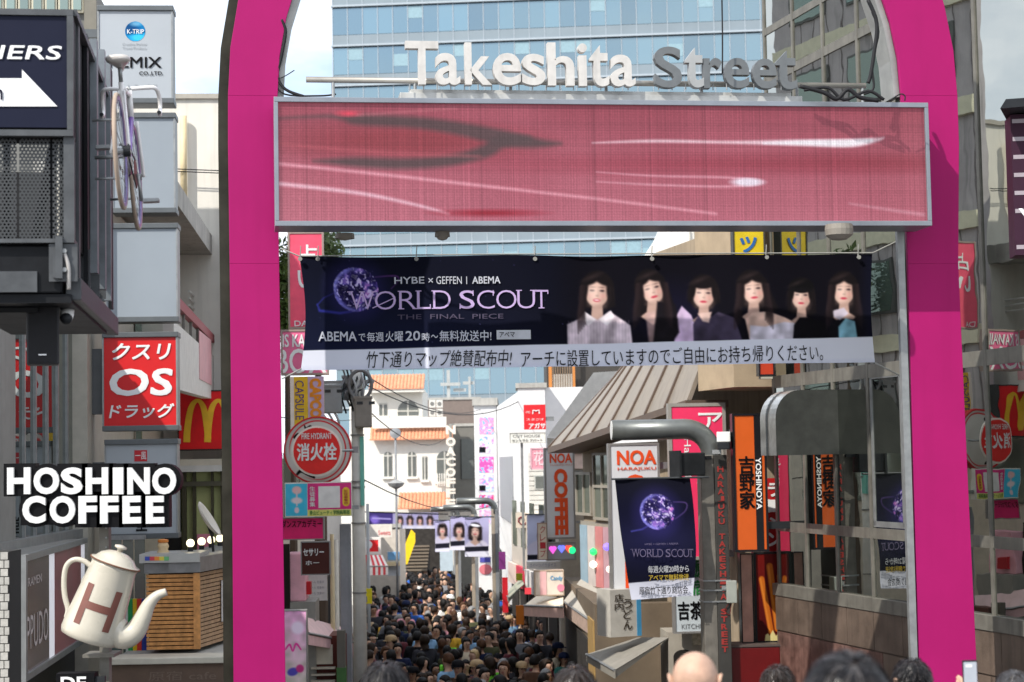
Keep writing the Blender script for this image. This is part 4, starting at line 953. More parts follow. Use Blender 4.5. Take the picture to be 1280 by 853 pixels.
# low beige kiosk and dark passage
f_ = Fr(838, 853, 27.6, 4); t = thing('beige_shopfront', 'beige shopfront block with a dark arched opening behind the bald man', 'building', f_)
a = f_.rect(836, 790, 900, 870); bx('wall', mat('beige_pillar', (.33, .30, .25), .7, var=.12, streak=.1), t, a[0], a[1]+.1, 0, .8, ground(27)-.2-f_.o.z, a[3])
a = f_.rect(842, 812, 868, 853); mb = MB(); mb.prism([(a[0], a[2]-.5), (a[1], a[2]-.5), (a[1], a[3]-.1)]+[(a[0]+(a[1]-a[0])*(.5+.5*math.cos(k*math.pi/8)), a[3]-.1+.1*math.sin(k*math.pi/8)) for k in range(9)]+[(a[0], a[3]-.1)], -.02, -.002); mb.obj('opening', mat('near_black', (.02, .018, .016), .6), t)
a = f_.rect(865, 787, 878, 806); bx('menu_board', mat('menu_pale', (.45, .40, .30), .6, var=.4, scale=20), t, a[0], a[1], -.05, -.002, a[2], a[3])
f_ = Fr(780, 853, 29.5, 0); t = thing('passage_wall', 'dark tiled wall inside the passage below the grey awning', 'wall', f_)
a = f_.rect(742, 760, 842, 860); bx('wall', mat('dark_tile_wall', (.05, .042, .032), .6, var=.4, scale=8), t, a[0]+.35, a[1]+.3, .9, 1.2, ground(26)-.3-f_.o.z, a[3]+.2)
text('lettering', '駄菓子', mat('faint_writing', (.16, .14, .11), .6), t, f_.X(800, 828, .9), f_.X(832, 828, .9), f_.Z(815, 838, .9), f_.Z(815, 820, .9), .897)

# orange vertical sign by the glazing
ORF = mat('sign_burnt_orange', (.52, .085, .008), .5, var=.05, emit=(.5, .08, .01), es=.05); BLF = mat('sign_black_gloss', (.012, .012, .014), .3)
t, fr, q = sign('orange and black vertical sign with black characters 吉野家 next to the glazing', 917, 517, 959, 690, 25.05, 4, ORF, BLF, fw=.03)
bx('black_band', BLF, t, fr.X(944, 600), fr.X(953, 600), -.006, .02, q[2]+.03, q[3]-.03)
ptext(fr, t, '吉野家', BLACKP, 924, 570, 943, 637, -.004, bold=.05, vertical=True, gap=.04); rtext(fr, t, 'YOSHINOYA', WHITEL, 945, 572, 952, 637, -.01, bold=.02)
bx('bracket', BLACKM, t, q[1], q[1]+.35, .04, .12, q[3]-.4, q[3]-.3); bx('bracket', BLACKM, t, q[1], q[1]+.35, .04, .12, q[2]+.3, q[2]+.4)
t, fr, q = sign('dark red poster of golden fried sticks in a black frame by the brown stone wall', 943, 690, 978, 804, 25.75, 4, mat('poster_dark_red', (.11, .008, .008), .5, var=.2), BLF, fw=.03)
cv = Canvas(945, 692, 977, 802, 1.5, (92, 14, 12)); cv.grad((100, 16, 12), (64, 8, 8))
for x0_, y0_, x1_, y1_, w_ in ((952, 724, 964, 790, 7), (962, 708, 972, 786, 8), (974, 720, 978, 780, 6)): cv.line([(x0_, y0_, w_), (x1_, y1_, w_)], (176, 92, 24), 1.5); cv.line([(x0_-1.5, y0_, 2), (x1_-1.5, y1_, 2)], (214, 130, 50), 2, .7)
cv.poly([(956, 802), (957, 794), (960, 792), (962, 795), (966, 788), (970, 795), (974, 791), (977, 802)], (205, 190, 130), 1); pprint_(fr, t, 945, 692, 977, 802, -.003, cv)
t, fr, q = sign('pinkish translucent sign panel to the left of the fried stick poster', 926, 692, 942, 804, 25.7, 4, mat('panel_pink_brown', (.42, .22, .17), .4, var=.3, scale=4), BLF, fw=.015)
t, fr, q = sign('red and white lettered sign partly hidden between the orange sign and the windows', 957, 598, 976, 692, 26.1, 4, cm(170, 22, 24), None, fw=0)
for yy, ch in ((604, 'ラ'), (624, 'ー'), (644, 'メ'), (666, 'ン')): ptext(fr, t, ch, WHITEL, 960, yy, 976, yy+17, -.004, bold=.08)
f_ = Fr(945, 853, 25.4, 4); t = thing('red_counter_box', 'dark red box at street level under the fried stick poster', 'box', f_)
a = f_.rect(913, 809, 976, 853); bx('box_body', cm(92, 6, 8, .4), t, a[0], a[1], 0, .5, ground(25)-f_.o.z-.1, a[3], .02); bx('box_lid', cm(80, 70, 66), t, a[0]-.01, a[1]+.01, -.01, .51, a[3]+.002, a[3]+.03)
t, fr, q = sign('yellow vertical sign with blue characters seen under the screen, left of the glazing', 915, 205, 955, 326, 25.45, 4, cm(196, 170, 20), mat('dark_sign_rim', (.05, .05, .045), .5), fw=.02)
BLU = cm(30, 90, 150)
for yy, ch in ((216, 'ロ'), (243, 'コ'), (268, 'ロ'), (296, 'ッ')): ptext(fr, t, ch, BLU, 925, yy, 946, yy+20, -.004, bold=.06)
t, fr, q = sign('small red-orange lantern box at the corner just below the wide banner', 948, 440, 968, 470, 25.2, 4, cm(170, 50, 20), BLF, fw=.02, name='lantern_box', cat='lantern'); bx('base_light', cm(170, 165, 150), t, q[0]+.03, q[1]-.03, 0, .15, q[2]-.04, q[2]-.002)
t, fr, q = sign('rusty brown box sign at the very top beside the glass tower', 986, -40, 1003, 22, 26.2, 0, mat('rusty_box', (.22, .12, .06), .7, var=.4), None, fw=0)
# striped purple sign at the right border
f_ = Fr(1300, 320, 15.6, -6); t = thing('striped_sign', 'dark purple striped sign with white letters cut by the right border', 'sign', f_)
a = f_.rect(1266, 142, 1345, 318); PUR = mat('sign_aubergine', (.035, .012, .025), .5); bx('face', PUR, t, a[0], a[1], 0, .3, a[2], a[3])
for k in range(8):
    z = a[3]-.04-k*.155; bx('stripe', cm(150, 140, 146), t, a[0]+.012, a[1]-.01, -.004, -.001, z-.035, z) if k != 6 else None
text('lettering', 'YOU', WHITEL, t, a[0]+.04, a[0]+.50, a[2]+.22, a[2]+.40, -.004, .003, .02)
b_ = f_.rect(1243, 128, 1345, 145); mb = MB(); mb.hexa([(b_[0], -.3, b_[2]+.02), (b_[1], -.3, b_[2]+.05), (b_[1], -.3, b_[3]), (b_[0]+.05, -.3, b_[3]-.02)], [(b_[0]+.2, .5, b_[2]+.02), (b_[1], .5, b_[2]+.05), (b_[1], .5, b_[3]+.02), (b_[0]+.2, .5, b_[3])]); mb.obj('roof_cap', BLACKM, t)

# ================================================================== LEFT SIDE, near
# black steel sign frame with the bicycle
NF = Fr(92, 170, 10.5, 8.0)
st = thing('steel_sign_tower', 'black steel sign structure with perforated sheets and an arrow sign at upper left', 'sign structure', NF)
X_ = lambda px, py, o=0: NF.X(px, py, o)
Z_ = lambda px, py, o=0: NF.Z(px, py, o)
xl = X_(-60, 90); 
BST = mat('black_steel', (.011, .012, .014), .5, .1, var=.4, scale=7); GST = mat('grey_steel_paint', (.075, .08, .085), .45, .2, var=.3, scale=6); LST = mat('light_steel', (.19, .21, .225), .4, .4, var=.25, scale=6)
NAVY = mat('sign_navy', (.008, .010, .026), .5, var=.05, spec=.15)
bx('sign_box', BST, st, xl, X_(91, 90), .02, .30, Z_(45, 169), Z_(45, 14), .006)
bx('sign_face', NAVY, st, xl, X_(84, 90), -.012, .018, Z_(45, 160), Z_(45, 21))
mb = MB(); a, b, c, d = xl, X_(92, 90), Z_(45, 171), Z_(45, 13)
mb.box(a, b, -.03, .02, d-.035, d); mb.obj('sign_trim', GST, st); bx('sign_trim', GST, st, a, b, -.03, .02, c, c+.035); bx('sign_trim', GST, st, b-.035, b, -.03, .019, c+.036, d-.036)
text('lettering', 'IERS', WHITEL, st, X_(-2, 66), X_(75, 66), Z_(40, 75.5), Z_(40, 58), -.014, .004, .04, shear=.25)
mb = MB(); mb.prism([NF.at(*p) for p in ((-40, 99), (28, 99), (28, 88), (72, 134), (-40, 134))], -.02, -.013); mb.obj('arrow', WHITEL, st)
text('lettering', 'n', NAVY, st, X_(-5, 120), X_(4, 120), Z_(0, 126), Z_(0, 113), -.022, .003, .04)
# perforated sheet
def perf(name):
    m = bpy.data.materials.new(name); m.use_nodes = True; n = m.node_tree.nodes; l = m.node_tree.links.new; b = n['Principled BSDF']
    b.inputs['Base Color'].default_value = (.045, .048, .05, 1); b.inputs['Roughness'].default_value = .45; b.inputs['Metallic'].default_value = .3
    tc = n.new('ShaderNodeTexCoord'); sp = n.new('ShaderNodeSeparateXYZ'); l(tc.outputs['Object'], sp.inputs[0])
    cell = .022
    def M(op, a=None, b_=None, c=None):
        q = n.new('ShaderNodeMath'); q.operation = op
        for i, v in enumerate((a, b_, c)):
            if v is None: continue
            if isinstance(v, (int, float)): q.inputs[i].default_value = v
            else: l(v, q.inputs[i])
        return q.outputs[0]
    zr = M('DIVIDE', sp.outputs['Z'], cell*.866); row = M('FLOOR', zr); par = M('MULTIPLY', M('MODULO', M('ABSOLUTE', row), 2.), .5)
    xx = M('ADD', M('DIVIDE', sp.outputs['X'], cell), par); fx_ = M('SUBTRACT', M('FRACT', xx), .5); fz = M('MULTIPLY', M('SUBTRACT', M('FRACT', zr), .5), .866)
    dd = M('ADD', M('MULTIPLY', fx_, fx_), M('MULTIPLY', fz, fz)); hole = M('LESS_THAN', dd, .085)
    tr = n.new('ShaderNodeBsdfTransparent'); mx = n.new('ShaderNodeMixShader'); l(hole, mx.inputs[0]); l(b.outputs[0], mx.inputs[1]); l(tr.outputs[0], mx.inputs[2]); l(mx.outputs[0], n['Material Output'].inputs[0])
    return m
PERF = perf('perforated_steel')
for (a, b) in ((-60, 20), (21, 62), (63, 92)):
    bx('perforated_sheet', PERF, st, X_(a, 230)+.005, X_(b, 230)-.005, .07, .074, Z_(45, 300), Z_(45, 171))
bx('back_sheet', mat('shaded_back', (.035, .036, .04), .6, var=.5, scale=2), st, xl, X_(40, 230), 1.3, 1.32, Z_(45, 300), Z_(45, 171))
for px in (4, 63, 75): bx('strut', BST, st, X_(px-3, 230), X_(px+4, 230), .10, .18, Z_(45, 300), Z_(45, 171))
mb = MB(); mb.tube([(X_(62, 168), .2, Z_(62, 175)), (X_(30, 300), .5, Z_(30, 290))], .03, 6); mb.obj('brace', BST, st)
bx('ledge', GST, st, xl, X_(93, 300), -.02, .2, Z_(45, 304), Z_(45, 299))
bx('beam', BST, st, xl, X_(76, 340), .03, .40, Z_(45, 366), Z_(45, 306), .01)
bx('beam_plate', GST, st, xl, X_(46, 352), .012, .029, Z_(30, 365), Z_(30, 339))
bx('underside', BST, st, xl, -.02, .05, 2.6, Z_(45, 378), Z_(45, 367))
bx('corner_post', GST, st, X_(70, 300), X_(79, 300), -.045, .03, Z_(75, 349), Z_(75, 297)); bx('corner_post', GST, st, X_(79, 90), X_(92.5, 90), .0, .06, Z_(85, 304), Z_(85, 171))
bx('mounting_plate', GST, st, X_(67, 340), X_(70, 340), -.035, .05, Z_(70, 348), Z_(70, 316))
# long side going away
def Ys(px): # depth in the frame for a pixel on side plane x=0
    d = ray(px, 200); d_ = Vector((d.x, d.y, 0)); o = NF.o-CAM
    t = o.dot(NF.ux)/d_.dot(NF.ux); return (d_*t-Vector((o.x, o.y, 0))).dot(NF.uy)
D = Ys(142)
bx('side_panel', BST, st, -.06, -.02, .05, D-.5, Z_(92, 300), Z_(92, 13))
bx('side_top_rail', GST, st, -.07, .02, .0, D-.4, Z_(92, 20), Z_(92, 12))
for px, top, m, w in ((97, 18, GST, .05), (108, 44, BST, .07), (116, 50, LST, .075), (126, 63, LST, .06), (133, 72, LST, .045), (138, 86, BST, .10)):
    y_ = Ys(px); k = (10.5+y_)/10.5; zt = (Z_(92, top)+NF.o.z-CAMZ)*1.0
    ztop = P(px, top, 10.5+y_*.99).z-NF.o.z; zbot = P(px, 372 if px < 110 else 330+ (px-110)*2, 10.5+y_*.99).z-NF.o.z
    bx('side_post', m, st, -.015, .03 if m is LST else .01, y_-w/2, y_+w, zbot, ztop)
for px, t_, b_ in ((92, 305, 352), (108, 312, 362), (120, 330, 372), (128, 340, 374)):
    y_ = Ys(px); zt = P(px, t_, 10.5+y_).z-NF.o.z; zb_ = P(px, b_, 10.5+y_).z-NF.o.z
    pl = bx('gusset_plate', GST, st, -.14, .02, y_, y_+.012, zb_, zt)
    for kz in (.3, .8):
        mb = MB(); zc = zb_+(zt-zb_)*kz; mb.disc(-.05, zc, .014, y_-.03, y_, 6); mb.obj('bolt', STEEL, pl)
bx('lower_rail', GST, st, -.06, .03, .12, D, P(120, 402, 12.2).z-NF.o.z, P(120, 378, 12.2).z-NF.o.z, .006)
mb = MB(); mb.smooth = True; mb.tube(spl([(X_(81, 318), -.02, Z_(81, 318)), (X_(86, 335), -.02, Z_(86, 335)), (X_(86, 362), 0, Z_(86, 362))], 6), .012, 7); mb.obj('conduit', mat('conduit_grey', (.42, .40, .38), .5), st)
mb = MB(); mb.tube([(xl, .3, Z_(0, 380)), (X_(40, 380), .3, Z_(40, 380))], .03, 6); mb.obj('bar', BST, st)
# the tower stands on a pair of columns outside the picture
for x in (xl-.5, xl-2.2): bx('column', BST, st, x, x+.2, .2, .4, -NF.o.z-.2, Z_(45, 13))
bx('column', BST, st, xl-2.2, xl+.1, .2, .4, Z_(45, 340), Z_(45, 310)).name = 'beam'

# bicycle hung on the side
def wheel(bikeroot, y, z, r, x=0):
    T = MB(); T.smooth = True; R = []
    for k in range(36):
        a = 2*math.pi*k/36; R.append([(x+.013*math.cos(b), y+(r+.011*math.sin(b))*math.cos(a), z+(r+.011*math.sin(b))*math.sin(a)) for b in [2*math.pi*j/8 for j in range(8)]])
    T.rings(R, False, True); w = T.obj('wheel', mat('tyre_tan', (.36, .28, .22), .7), bikeroot)
    T = MB(); R = []
    for k in range(36):
        a = 2*math.pi*k/36; R.append([(x+dx, y+(r-dr)*math.cos(a), z+(r-dr)*math.sin(a)) for dx, dr in ((-.012, .01), (.012, .01), (.009, .032), (-.009, .032))])
    T.rings(R, False, True); T.obj('rim', mat('rim_purple', (.30, .26, .48), .3, .5), w)
    T = MB()
    for k in range(20):
        a = 2*math.pi*k/20; T.tube([(x+(.02 if k % 2 else -.02), y, z), (x, y+(r-.03)*math.cos(a), z+(r-.03)*math.sin(a))], .0022, 4)
    tag(T.obj('spoke', mat('spoke_steel', (.5, .5, .5), .3, .9), w), kind='stuff')
    T = MB(); T.tube([(x-.04, y, z), (x+.04, y, z)], .02, 10); T.obj('hub', STEEL, w)
bc_ = P(154, 262, 10.75); BF_ = worldfr(bc_.x, bc_.y, bc_.z, 11)
bk = thing('road_bicycle', 'white and purple road bicycle hung upright on the side of the black steel structure', 'bicycle', BF_)
bk.rotation_euler = (0, rad(-2.5), rad(6.5))
rw = .335; zc = rw+.01; wheel(bk, 0, zc, rw); wheel(bk, .98, zc, rw, .0)
BW = mat('bike_white', (.80, .78, .76), .3, coat=.5, var=.06); BP = mat('bike_purple', (.20, .10, .42), .3, coat=.4)
def tb(nm, pts, r, m): mb = MB(); mb.smooth = True; mb.tube(pts, r, 10); return mb.obj(nm, m, bk)
BB, SE, HT, HTb = (0, .42, zc-.07), (0, .27, zc+.47), (0, .82, zc+.50), (0, .86, zc+.36)
tb('seat_tube', [BB, SE], .016, BW); tb('top_tube', [(0, .28, zc+.44), HT], .016, BW); tb('down_tube', [BB, HTb], .019, BP); tb('head_tube', [(0, .81, zc+.53), (0, .87, zc+.33)], .02, BW)
for s in (-1, 1):
    tb('chainstay', [(s*.02, .40, zc-.07), (s*.055, 0, zc)], .009, BW); tb('seatstay', [(s*.015, .28, zc+.42), (s*.055, 0, zc)], .008, BW)
    tb('fork_blade', spl([(s*.035, .87, zc+.34), (s*.05, .93, zc+.1), (s*.052, .98, zc)], 4), .011, BW)
tb('seat_post', [SE, (0, .24, zc+.56)], .013, STEEL)
S = MB(); S.smooth = True; R = []
for y, w, h in ((.08, .01, .0), (.09, .065, .02), (.14, .075, .028), (.22, .05, .03), (.30, .025, .03), (.37, .016, .026), (.385, .004, .015)):
    R.append([(w*math.cos(a), y, zc+.585+h*math.sin(a)*.8+(0 if math.sin(a) > 0 else -.01)) for a in [2*math.pi*k/14 for k in range(14)]])
S.rings(R); S.obj('saddle', mat('saddle_grey', (.50, .47, .44), .35, coat=.4), bk)
bar = spl([(-.02, .84, zc+.545), (-.12, .85, zc+.55), (-.165, .87, zc+.545), (-.18, .93, zc+.50), (-.18, .95, zc+.43), (-.18, .88, zc+.38), (-.18, .84, zc+.385)], 4)
hb = tb('handlebar', [(-x, y, z) for x, y, z in bar[::-1]]+bar, .0135, BW)
bar2 = MB(); bar2.smooth = True
for s in (-1, 1): e = bar[-1]; mb = MB(); mb.tube([(s*.18, .84, zc+.385), (s*.18, .835, zc+.385)], .014, 8); mb.obj('bar_end', BLACKM, hb)
tb('stem', [(0, .82, zc+.53), (0, .84, zc+.545)], .016, STEEL)
mb = MB(); R_ = []; mb.prism([(.42+.09*math.cos(2*math.pi*k/24), zc-.07+.09*math.sin(2*math.pi*k/24)) for k in range(24)], .045, .05, 'x'); mb.obj('chainring', mat('chain_rust', (.16, .07, .06), .4, .6), bk)
for s in (-1, 1):
    tb('crank', [(s*.06, .42, zc-.07), (s*.075, .42+s*.03, zc-.07-s*.165)], .011, STEEL)
    p = (s*.13, .42+s*.03, zc-.07-s*.165); mb = MB(); mb.box(p[0]-.05, p[0]+.05, p[1]-.035, p[1]+.035, p[2]-.012, p[2]+.012); mb.obj('pedal', STEEL, bk, .004)
tb('chain', [(.048, 0, zc+.04), (.048, .42, zc+.015)], .005, BLACKM); tb('chain', [(.048, 0, zc-.04), (.048, .42, zc-.155)], .005, BLACKM)
mb = MB(); mb.lathe([(.035, -.02), (.035, .02)], 14, (.04, 0, zc), Matrix.Rotation(rad(90), 3, 'Y')); mb.obj('sprocket', BLACKM, bk)
for s, y in ((-1, .05), (-1, .9)):
    tb('wall_clamp', [(0, y, zc+.2), (-.16, y, zc+.2)], .008, STEEL); tb('wall_clamp', [(0, y, zc-.15), (-.16, y, zc-.15)], .008, STEEL)
tb('wall_clamp', [(0, .3, zc+.02), (-.18, .3, zc+.02)], .012, STEEL)

# speaker and camera under the steel structure
f_ = Fr(54, 458, 10.8, 14); t = thing('wall_speaker', 'dark grey box loudspeaker hanging under the black steel structure', 'speaker', f_)
a = f_.rect(33, 382, 74, 456); o = bx('cabinet', mat('speaker_shell', (.035, .035, .038), .5), t, a[0], a[1], 0, .16, a[2], a[3], .012); bx('grille', mat('speaker_grille', (.022, .022, .024), .75, bump=.6, bscale=260), t, a[0]+.012, a[1]-.012, -.008, -.001, a[2]+.012, a[3]-.012)
bx('top_cap', mat('speaker_top', (.09, .09, .09), .5), t, a[0]-.003, a[1]+.003, -.01, .2, a[3]+.001, a[3]+.018); bx('badge', WHITEL, t, f_.X(48, 443), f_.X(58, 443), -.011, -.008, f_.Z(53, 444.5), f_.Z(53, 443)); bx('bracket', BST, t, -.03, .03, .05, .1, a[3]+.018, a[3]+.1)
f_ = Fr(84, 402, 11, 10); t = thing('dome_camera', 'small white security camera under the steel structure beside the loudspeaker', 'camera', f_)
mb = MB(); mb.smooth = True; mb.lathe([(.012, -.12), (.036, -.1), (.042, -.05), (.042, .06), (.01, .08)], 14, (0, 0, .06), Matrix.Rotation(rad(-60), 3, 'X')); mb.obj('housing', WHITEP, t)
mb = MB(); mb.smooth = True; mb.lathe([(.001, -.03), (.03, -.02), (.037, 0), (.03, .02)], 14, (0, -.09, .01), Matrix.Rotation(rad(-60), 3, 'X')); mb.obj('lens_cover', BLACKM, t)
mb = MB(); mb.tube([(0, .02, .08), (-.03, .06, .14)], .02, 8); mb.obj('bracket', STEEL, t)

# ------------------------------------------------------------------ stack of sign boxes at Y = 22
CAPM = mat('sign_cap_grey', (.12, .13, .135), .4, .4); WSG = mat('sign_pale_blue_grey', (.37, .40, .43), .4, var=.05, scale=1.2); BSG = mat('sign_blank_grey', (.26, .295, .33), .4, var=.06, scale=1.2); ROS = mat('sign_red', (.62, .012, .014), .4, var=.05)
def stacksign(label, x0, y0, x1, y1, face, grp='stack of sign boxes beside the arch'):
    t, fr, q = sign(label, x0, y0, x1, y1, 22, 5, face, None, depth=.30, fw=.0, group=grp)
    c = bx('cap', CAPM, t, q[0]-.02, q[1]+.03, -.03, .33, q[3]+.001, q[3]+.065, .006); bx('cap', CAPM, t, q[0]-.02, q[1]+.03, -.03, .33, q[2]-.065, q[2]-.001, .006)
    bx('edge_trim', STEEL, t, q[1]+.001, q[1]+.02, -.012, .3, q[2], q[3]); bx('edge_trim', STEEL, t, q[0]-.02, q[0]-.001, -.012, .3, q[2], q[3])
    bx('mounting_arm', CAPM, t, q[0]-.45, q[0]-.021, .1, .2, q[3]-.3, q[3]-.2); bx('mounting_arm', CAPM, t, q[0]-.45, q[0]-.021, .1, .2, q[2]+.2, q[2]+.3)
    return t, fr, q
t, fr, q = stacksign('topmost sign box of the stack, white with blue globe logo and black REMIX', 124, 14, 214, 123, WSG)
ptext(fr, t, 'REMIX', BLACKP, 137, 71.5, 202, 85, -.004, bold=.035); ptext(fr, t, 'CO.,LTD.', BLACKP, 174, 89.5, 204, 95, -.004, bold=.02); ptext(fr, t, 'レミックス', cm(150, 155, 160), 160, 105, 197, 112, -.004); ptext(fr, t, 'Creative Partner', cm(140, 146, 152), 153, 54, 184, 57, -.004); ptext(fr, t, 'Travel Produce', cm(140, 146, 152), 153, 59, 183, 62, -.004)
cv = Canvas(155, 26, 183, 54, 2.2, (186, 190, 196)); cv.ell(169, 39.5, 13, 13, (10, 110, 165)); cv.ell(173, 47, 11, 6, (60, 190, 235), soft=6, k=.9); cv.ell(164, 34, 9, 8, (8, 60, 110), soft=7, k=.8); cv.ell(170, 30, 7, 3, (150, 200, 225), soft=3, k=.6)
m_ = np.clip(.5-(np.hypot(cv.X-169, cv.Y-39.5)-13), 0, 1)[..., None]; cv.a = cv.a*m_+np.array((182, 187, 192))/255.*(1-m_)
x, z = fr.at(169, 39.5); pts = []
trim_disc(pprint_(fr, t, 155, 26, 183, 54, -.003, cv), x, z, 13*22/2300); ptext(fr, t, 'K-TRIP', WHITEL, 159, 37, 180, 42.5, -.006, bold=.015)
stacksign('second sign box of the stack, blank grey-blue, behind the bicycle wheels', 142, 148, 217, 260, BSG)
stacksign('third sign box of the stack, blank grey-blue and directly above the red one', 134, 286, 220, 396, BSG)
t, fr, q = stacksign('red sign box reading クスリ OS ドラッグ in white', 130, 422, 220, 532, ROS)
ptext(fr, t, 'クスリ', WHITEL, 138, 429, 210, 450, -.004, bold=.05, shear=.2); ptext(fr, t, 'OS', WHITEL, 135, 461, 214, 495, -.004, bold=.06, shear=.12); ptext(fr, t, 'ドラッグ', WHITEL, 136, 505, 215, 523, -.004, bold=.045, shear=.2)
bx('back_box', mat('bracket_grey', (.10, .105, .11), .5), t, q[0]-.55, q[0]-.03, .08, .28, fr.Z(100, 518), fr.Z(100, 436))
t, fr, q = stacksign('lowest sign box of the stack, pale with small red seal, behind the coffee lettering', 133, 556, 220, 667, WSG)
a = fr.rect(168, 563, 184, 577, 0); bx('seal', cm(190, 40, 50), t, a[0], a[1], -.005, -.001, a[2], a[3]); text('lettering', '一風', WHITEL, t, a[0]+.01, a[1]-.01, a[2]+.02, a[3]-.02, -.006, .003, .0)
ptext(fr, t, '堂', BLACKP, 170, 643, 184, 664, -.004, bold=.04)

# ------------------------------------------------------------------ near left glazed building
GF = worldfr(-5.1, 18.4, CAMZ, 91.5)
gb = thing('glass_front_building', 'grey building at far left with barred glass front mirroring the red sign', 'building', GF)
gl0 = GF.at(0, 550)[0]; gl1 = GF.at(108, 550)[0]
zt, zb_ = GF.Z(50, 376), GF.Z(50, 672)
GREYC = mat('grey_column', (.24, .235, .22), .6, var=.15, streak=.15)
bx('wall', mat('dark_interior', 0), gb, -1.8, gl1+.1, .25, 5, ground(18)-GF.o.z-.3, zt+.15)
bx('column', GREYC, gb, gl0-1.6, GF.X(12, 550), -.06, .24, zb_-.15, zt+.1)
MIR2 = glass_mirror('mirror_glazing_left', (.62, .65, .63), (.03, .035, .034), .68, .0, wob=.03)
bars = [12, 28, 42, 57, 70, 82, 95, 107]
bxs = [GF.X(p, 550) for p in bars]
for a, b in zip(bxs[:-1], bxs[1:]):
    bx('pane', MIR2, gb, a, b, .0, .07, zb_, zt+.1)
for b in bxs[1:]: bx('bar', STEEL, gb, b-.022, b+.022, -.03, .045, zb_, zt+.1)
bx('sill', STEEL, gb, gl0-1.6, gl1+.1, -.12, .045, zb_-.12, zb_+.03); bx('lower_wall', DARKM, gb, gl0-1.6, gl1+.1, -.02, .24, ground(20)-GF.o.z-.3, zb_-.121)
# white brick pier at the left border
PF = Fr(6, 853, 16.0, 0); pr = thing('brick_pier', 'white brick pier with dark joints at the lower left border', 'pier', PF)
a = PF.rect(-20, 690, 11, 868); bx('core', mat('joint_dark', (.05, .05, .048), .9), pr, a[0], a[1], .01, .4, a[2]-1.5, a[3])
BRM = mat('white_brick', (.40, .39, .36), .75, var=.25, scale=9, bump=.4); nrow = 17; hz = (a[3]-a[2])/nrow
for r_ in range(nrow):
    for c_ in range(4):
        w = (a[1]-a[0])/3; xa = a[0]+c_*w-(w/2 if r_ % 2 else 0); xb = min(xa+w-.008, a[1]+.003); xa = max(xa, a[0])
        if xb-xa > .02: bx('brick', BRM, pr, xa, xb, -.008+.003*((r_*7+c_*3) % 3), .0095, a[2]+r_*hz+.004, a[2]+(r_+1)*hz-.004)
# IPPUDO light box
A_, B_ = P(27, 770, 17), P(104, 735, 20.9)
IF = worldfr(A_.x, A_.y, P(60, 830, 18.5).z, math.degrees(math.atan2(B_.y-A_.y, B_.x-A_.x)))
ip = thing('light_box_sign', 'long slanting brown light box sign with pale letters RAMEN and IPPUDO at lower left', 'sign', IF)
W_ = math.hypot(B_.x-A_.x, B_.y-A_.y)
def iq(px, py, off=0): return IF.at(px, py, off)
zt, zb_ = iq(60, 686)[1], iq(60, 829)[1]
def icase(name, x0, x1, m, y0=-.02, y1=.0, z0=None, z1=None): return bx(name, m, ip, x0, x1, y0, y1, zb_+.05 if z0 is None else z0, zt-.05 if z1 is None else z1)
bx('case', GREYC, ip, -.05, W_, .0, .35, zb_, zt)
xA, xB, xC, xD = iq(27, 770)[0], iq(59, 770)[0], iq(73, 750)[0], iq(99, 740)[0]
icase('face', xA+.03, xB, mat('sign_taupe', (.17, .125, .115), .25, var=.1, scale=2, spec=.8)); icase('white_light_strip', xB+.002, xB+.33, mat('light_strip', (.75, .75, .76), .4, emit=(.9, .9, 1), es=.25)); icase('face', xB+.36, xD, mat('sign_dusty_red', (.34, .12, .13), .3, var=.2, scale=3)); icase('white_light_strip', xD+.01, W_-.02, mat('light_strip', 0))
mb = MB(); mb.box(-.06, W_+.01, -.05, .001, zt-.05, zt+.01); mb.obj('trim', STEEL, ip); bx('trim', STEEL, ip, -.06, W_+.01, -.05, .001, zb_-.01, zb_+.05); bx('trim', STEEL, ip, -.06, .02, -.05, .001, zb_+.05, zt-.05)
IL = cm(190, 180, 178); q = IF.rect(29, 752, 58, 806, -.03); text('lettering', 'IPPUDO', IL, ip, iq(28, 780)[0], iq(57, 780)[0], zb_+(zt-zb_)*.22, zb_+(zt-zb_)*.5, -.022, .003, .0); text('lettering', 'RAMEN', IL, ip, iq(32, 720)[0], iq(49, 720)[0], zb_+(zt-zb_)*.74, zb_+(zt-zb_)*.81, -.022, .003, .0)

# ------------------------------------------------------------------ HOSHINO COFFEE sign and the pot
HFx = Fr(114, 655, 15, 0); hs = thing('coffee_sign', 'white raised letters HOSHINO COFFEE on black shaped backing above the giant pot', 'sign', HFx)
L1 = [('H', 10, 39), ('O', 43, 75), ('S', 77, 104), ('H', 108, 136), ('I', 142, 155), ('N', 160, 188), ('O', 191, 221)]
L2 = [('C', 29, 58), ('O', 63, 95), ('F', 99, 122), ('F', 126, 149), ('E', 154, 177), ('E', 183, 206)]
for row, ya, yb in ((L1, 584.5, 618), (L2, 620, 654.5)):
    for ch, xa, xb in row:
        a = HFx.rect(xa-5.5, ya-5, xb+5.5, yb+(5 if row is L2 else 2.5), 0); mb = MB()
        if ch in 'OC': mb.disc((a[0]+a[1])/2, (a[2]+a[3])/2, (a[1]-a[0])/2, .0, .12, 24, (a[3]-a[2])/2)
        else: mb.box(a[0], a[1], .001, .121, a[2], a[3])
        mb.obj('backing', BLACKP, hs)
        a = HFx.rect(xa, ya, xb, yb, 0); mb = MB(); put(mb, glyphs(ch, .045, 4), a[0], a[1], a[2], a[3], -.001, .03); mb.obj('letter', mat('letter_bright', (.64, .64, .63), .4, var=.03), hs)
    a = HFx.rect(row[0][1]-4, ya-2, row[-1][2]-10, yb+1, 0); bx('backing', BLACKP, hs, a[0], a[1], .02, .11, a[2], a[3])
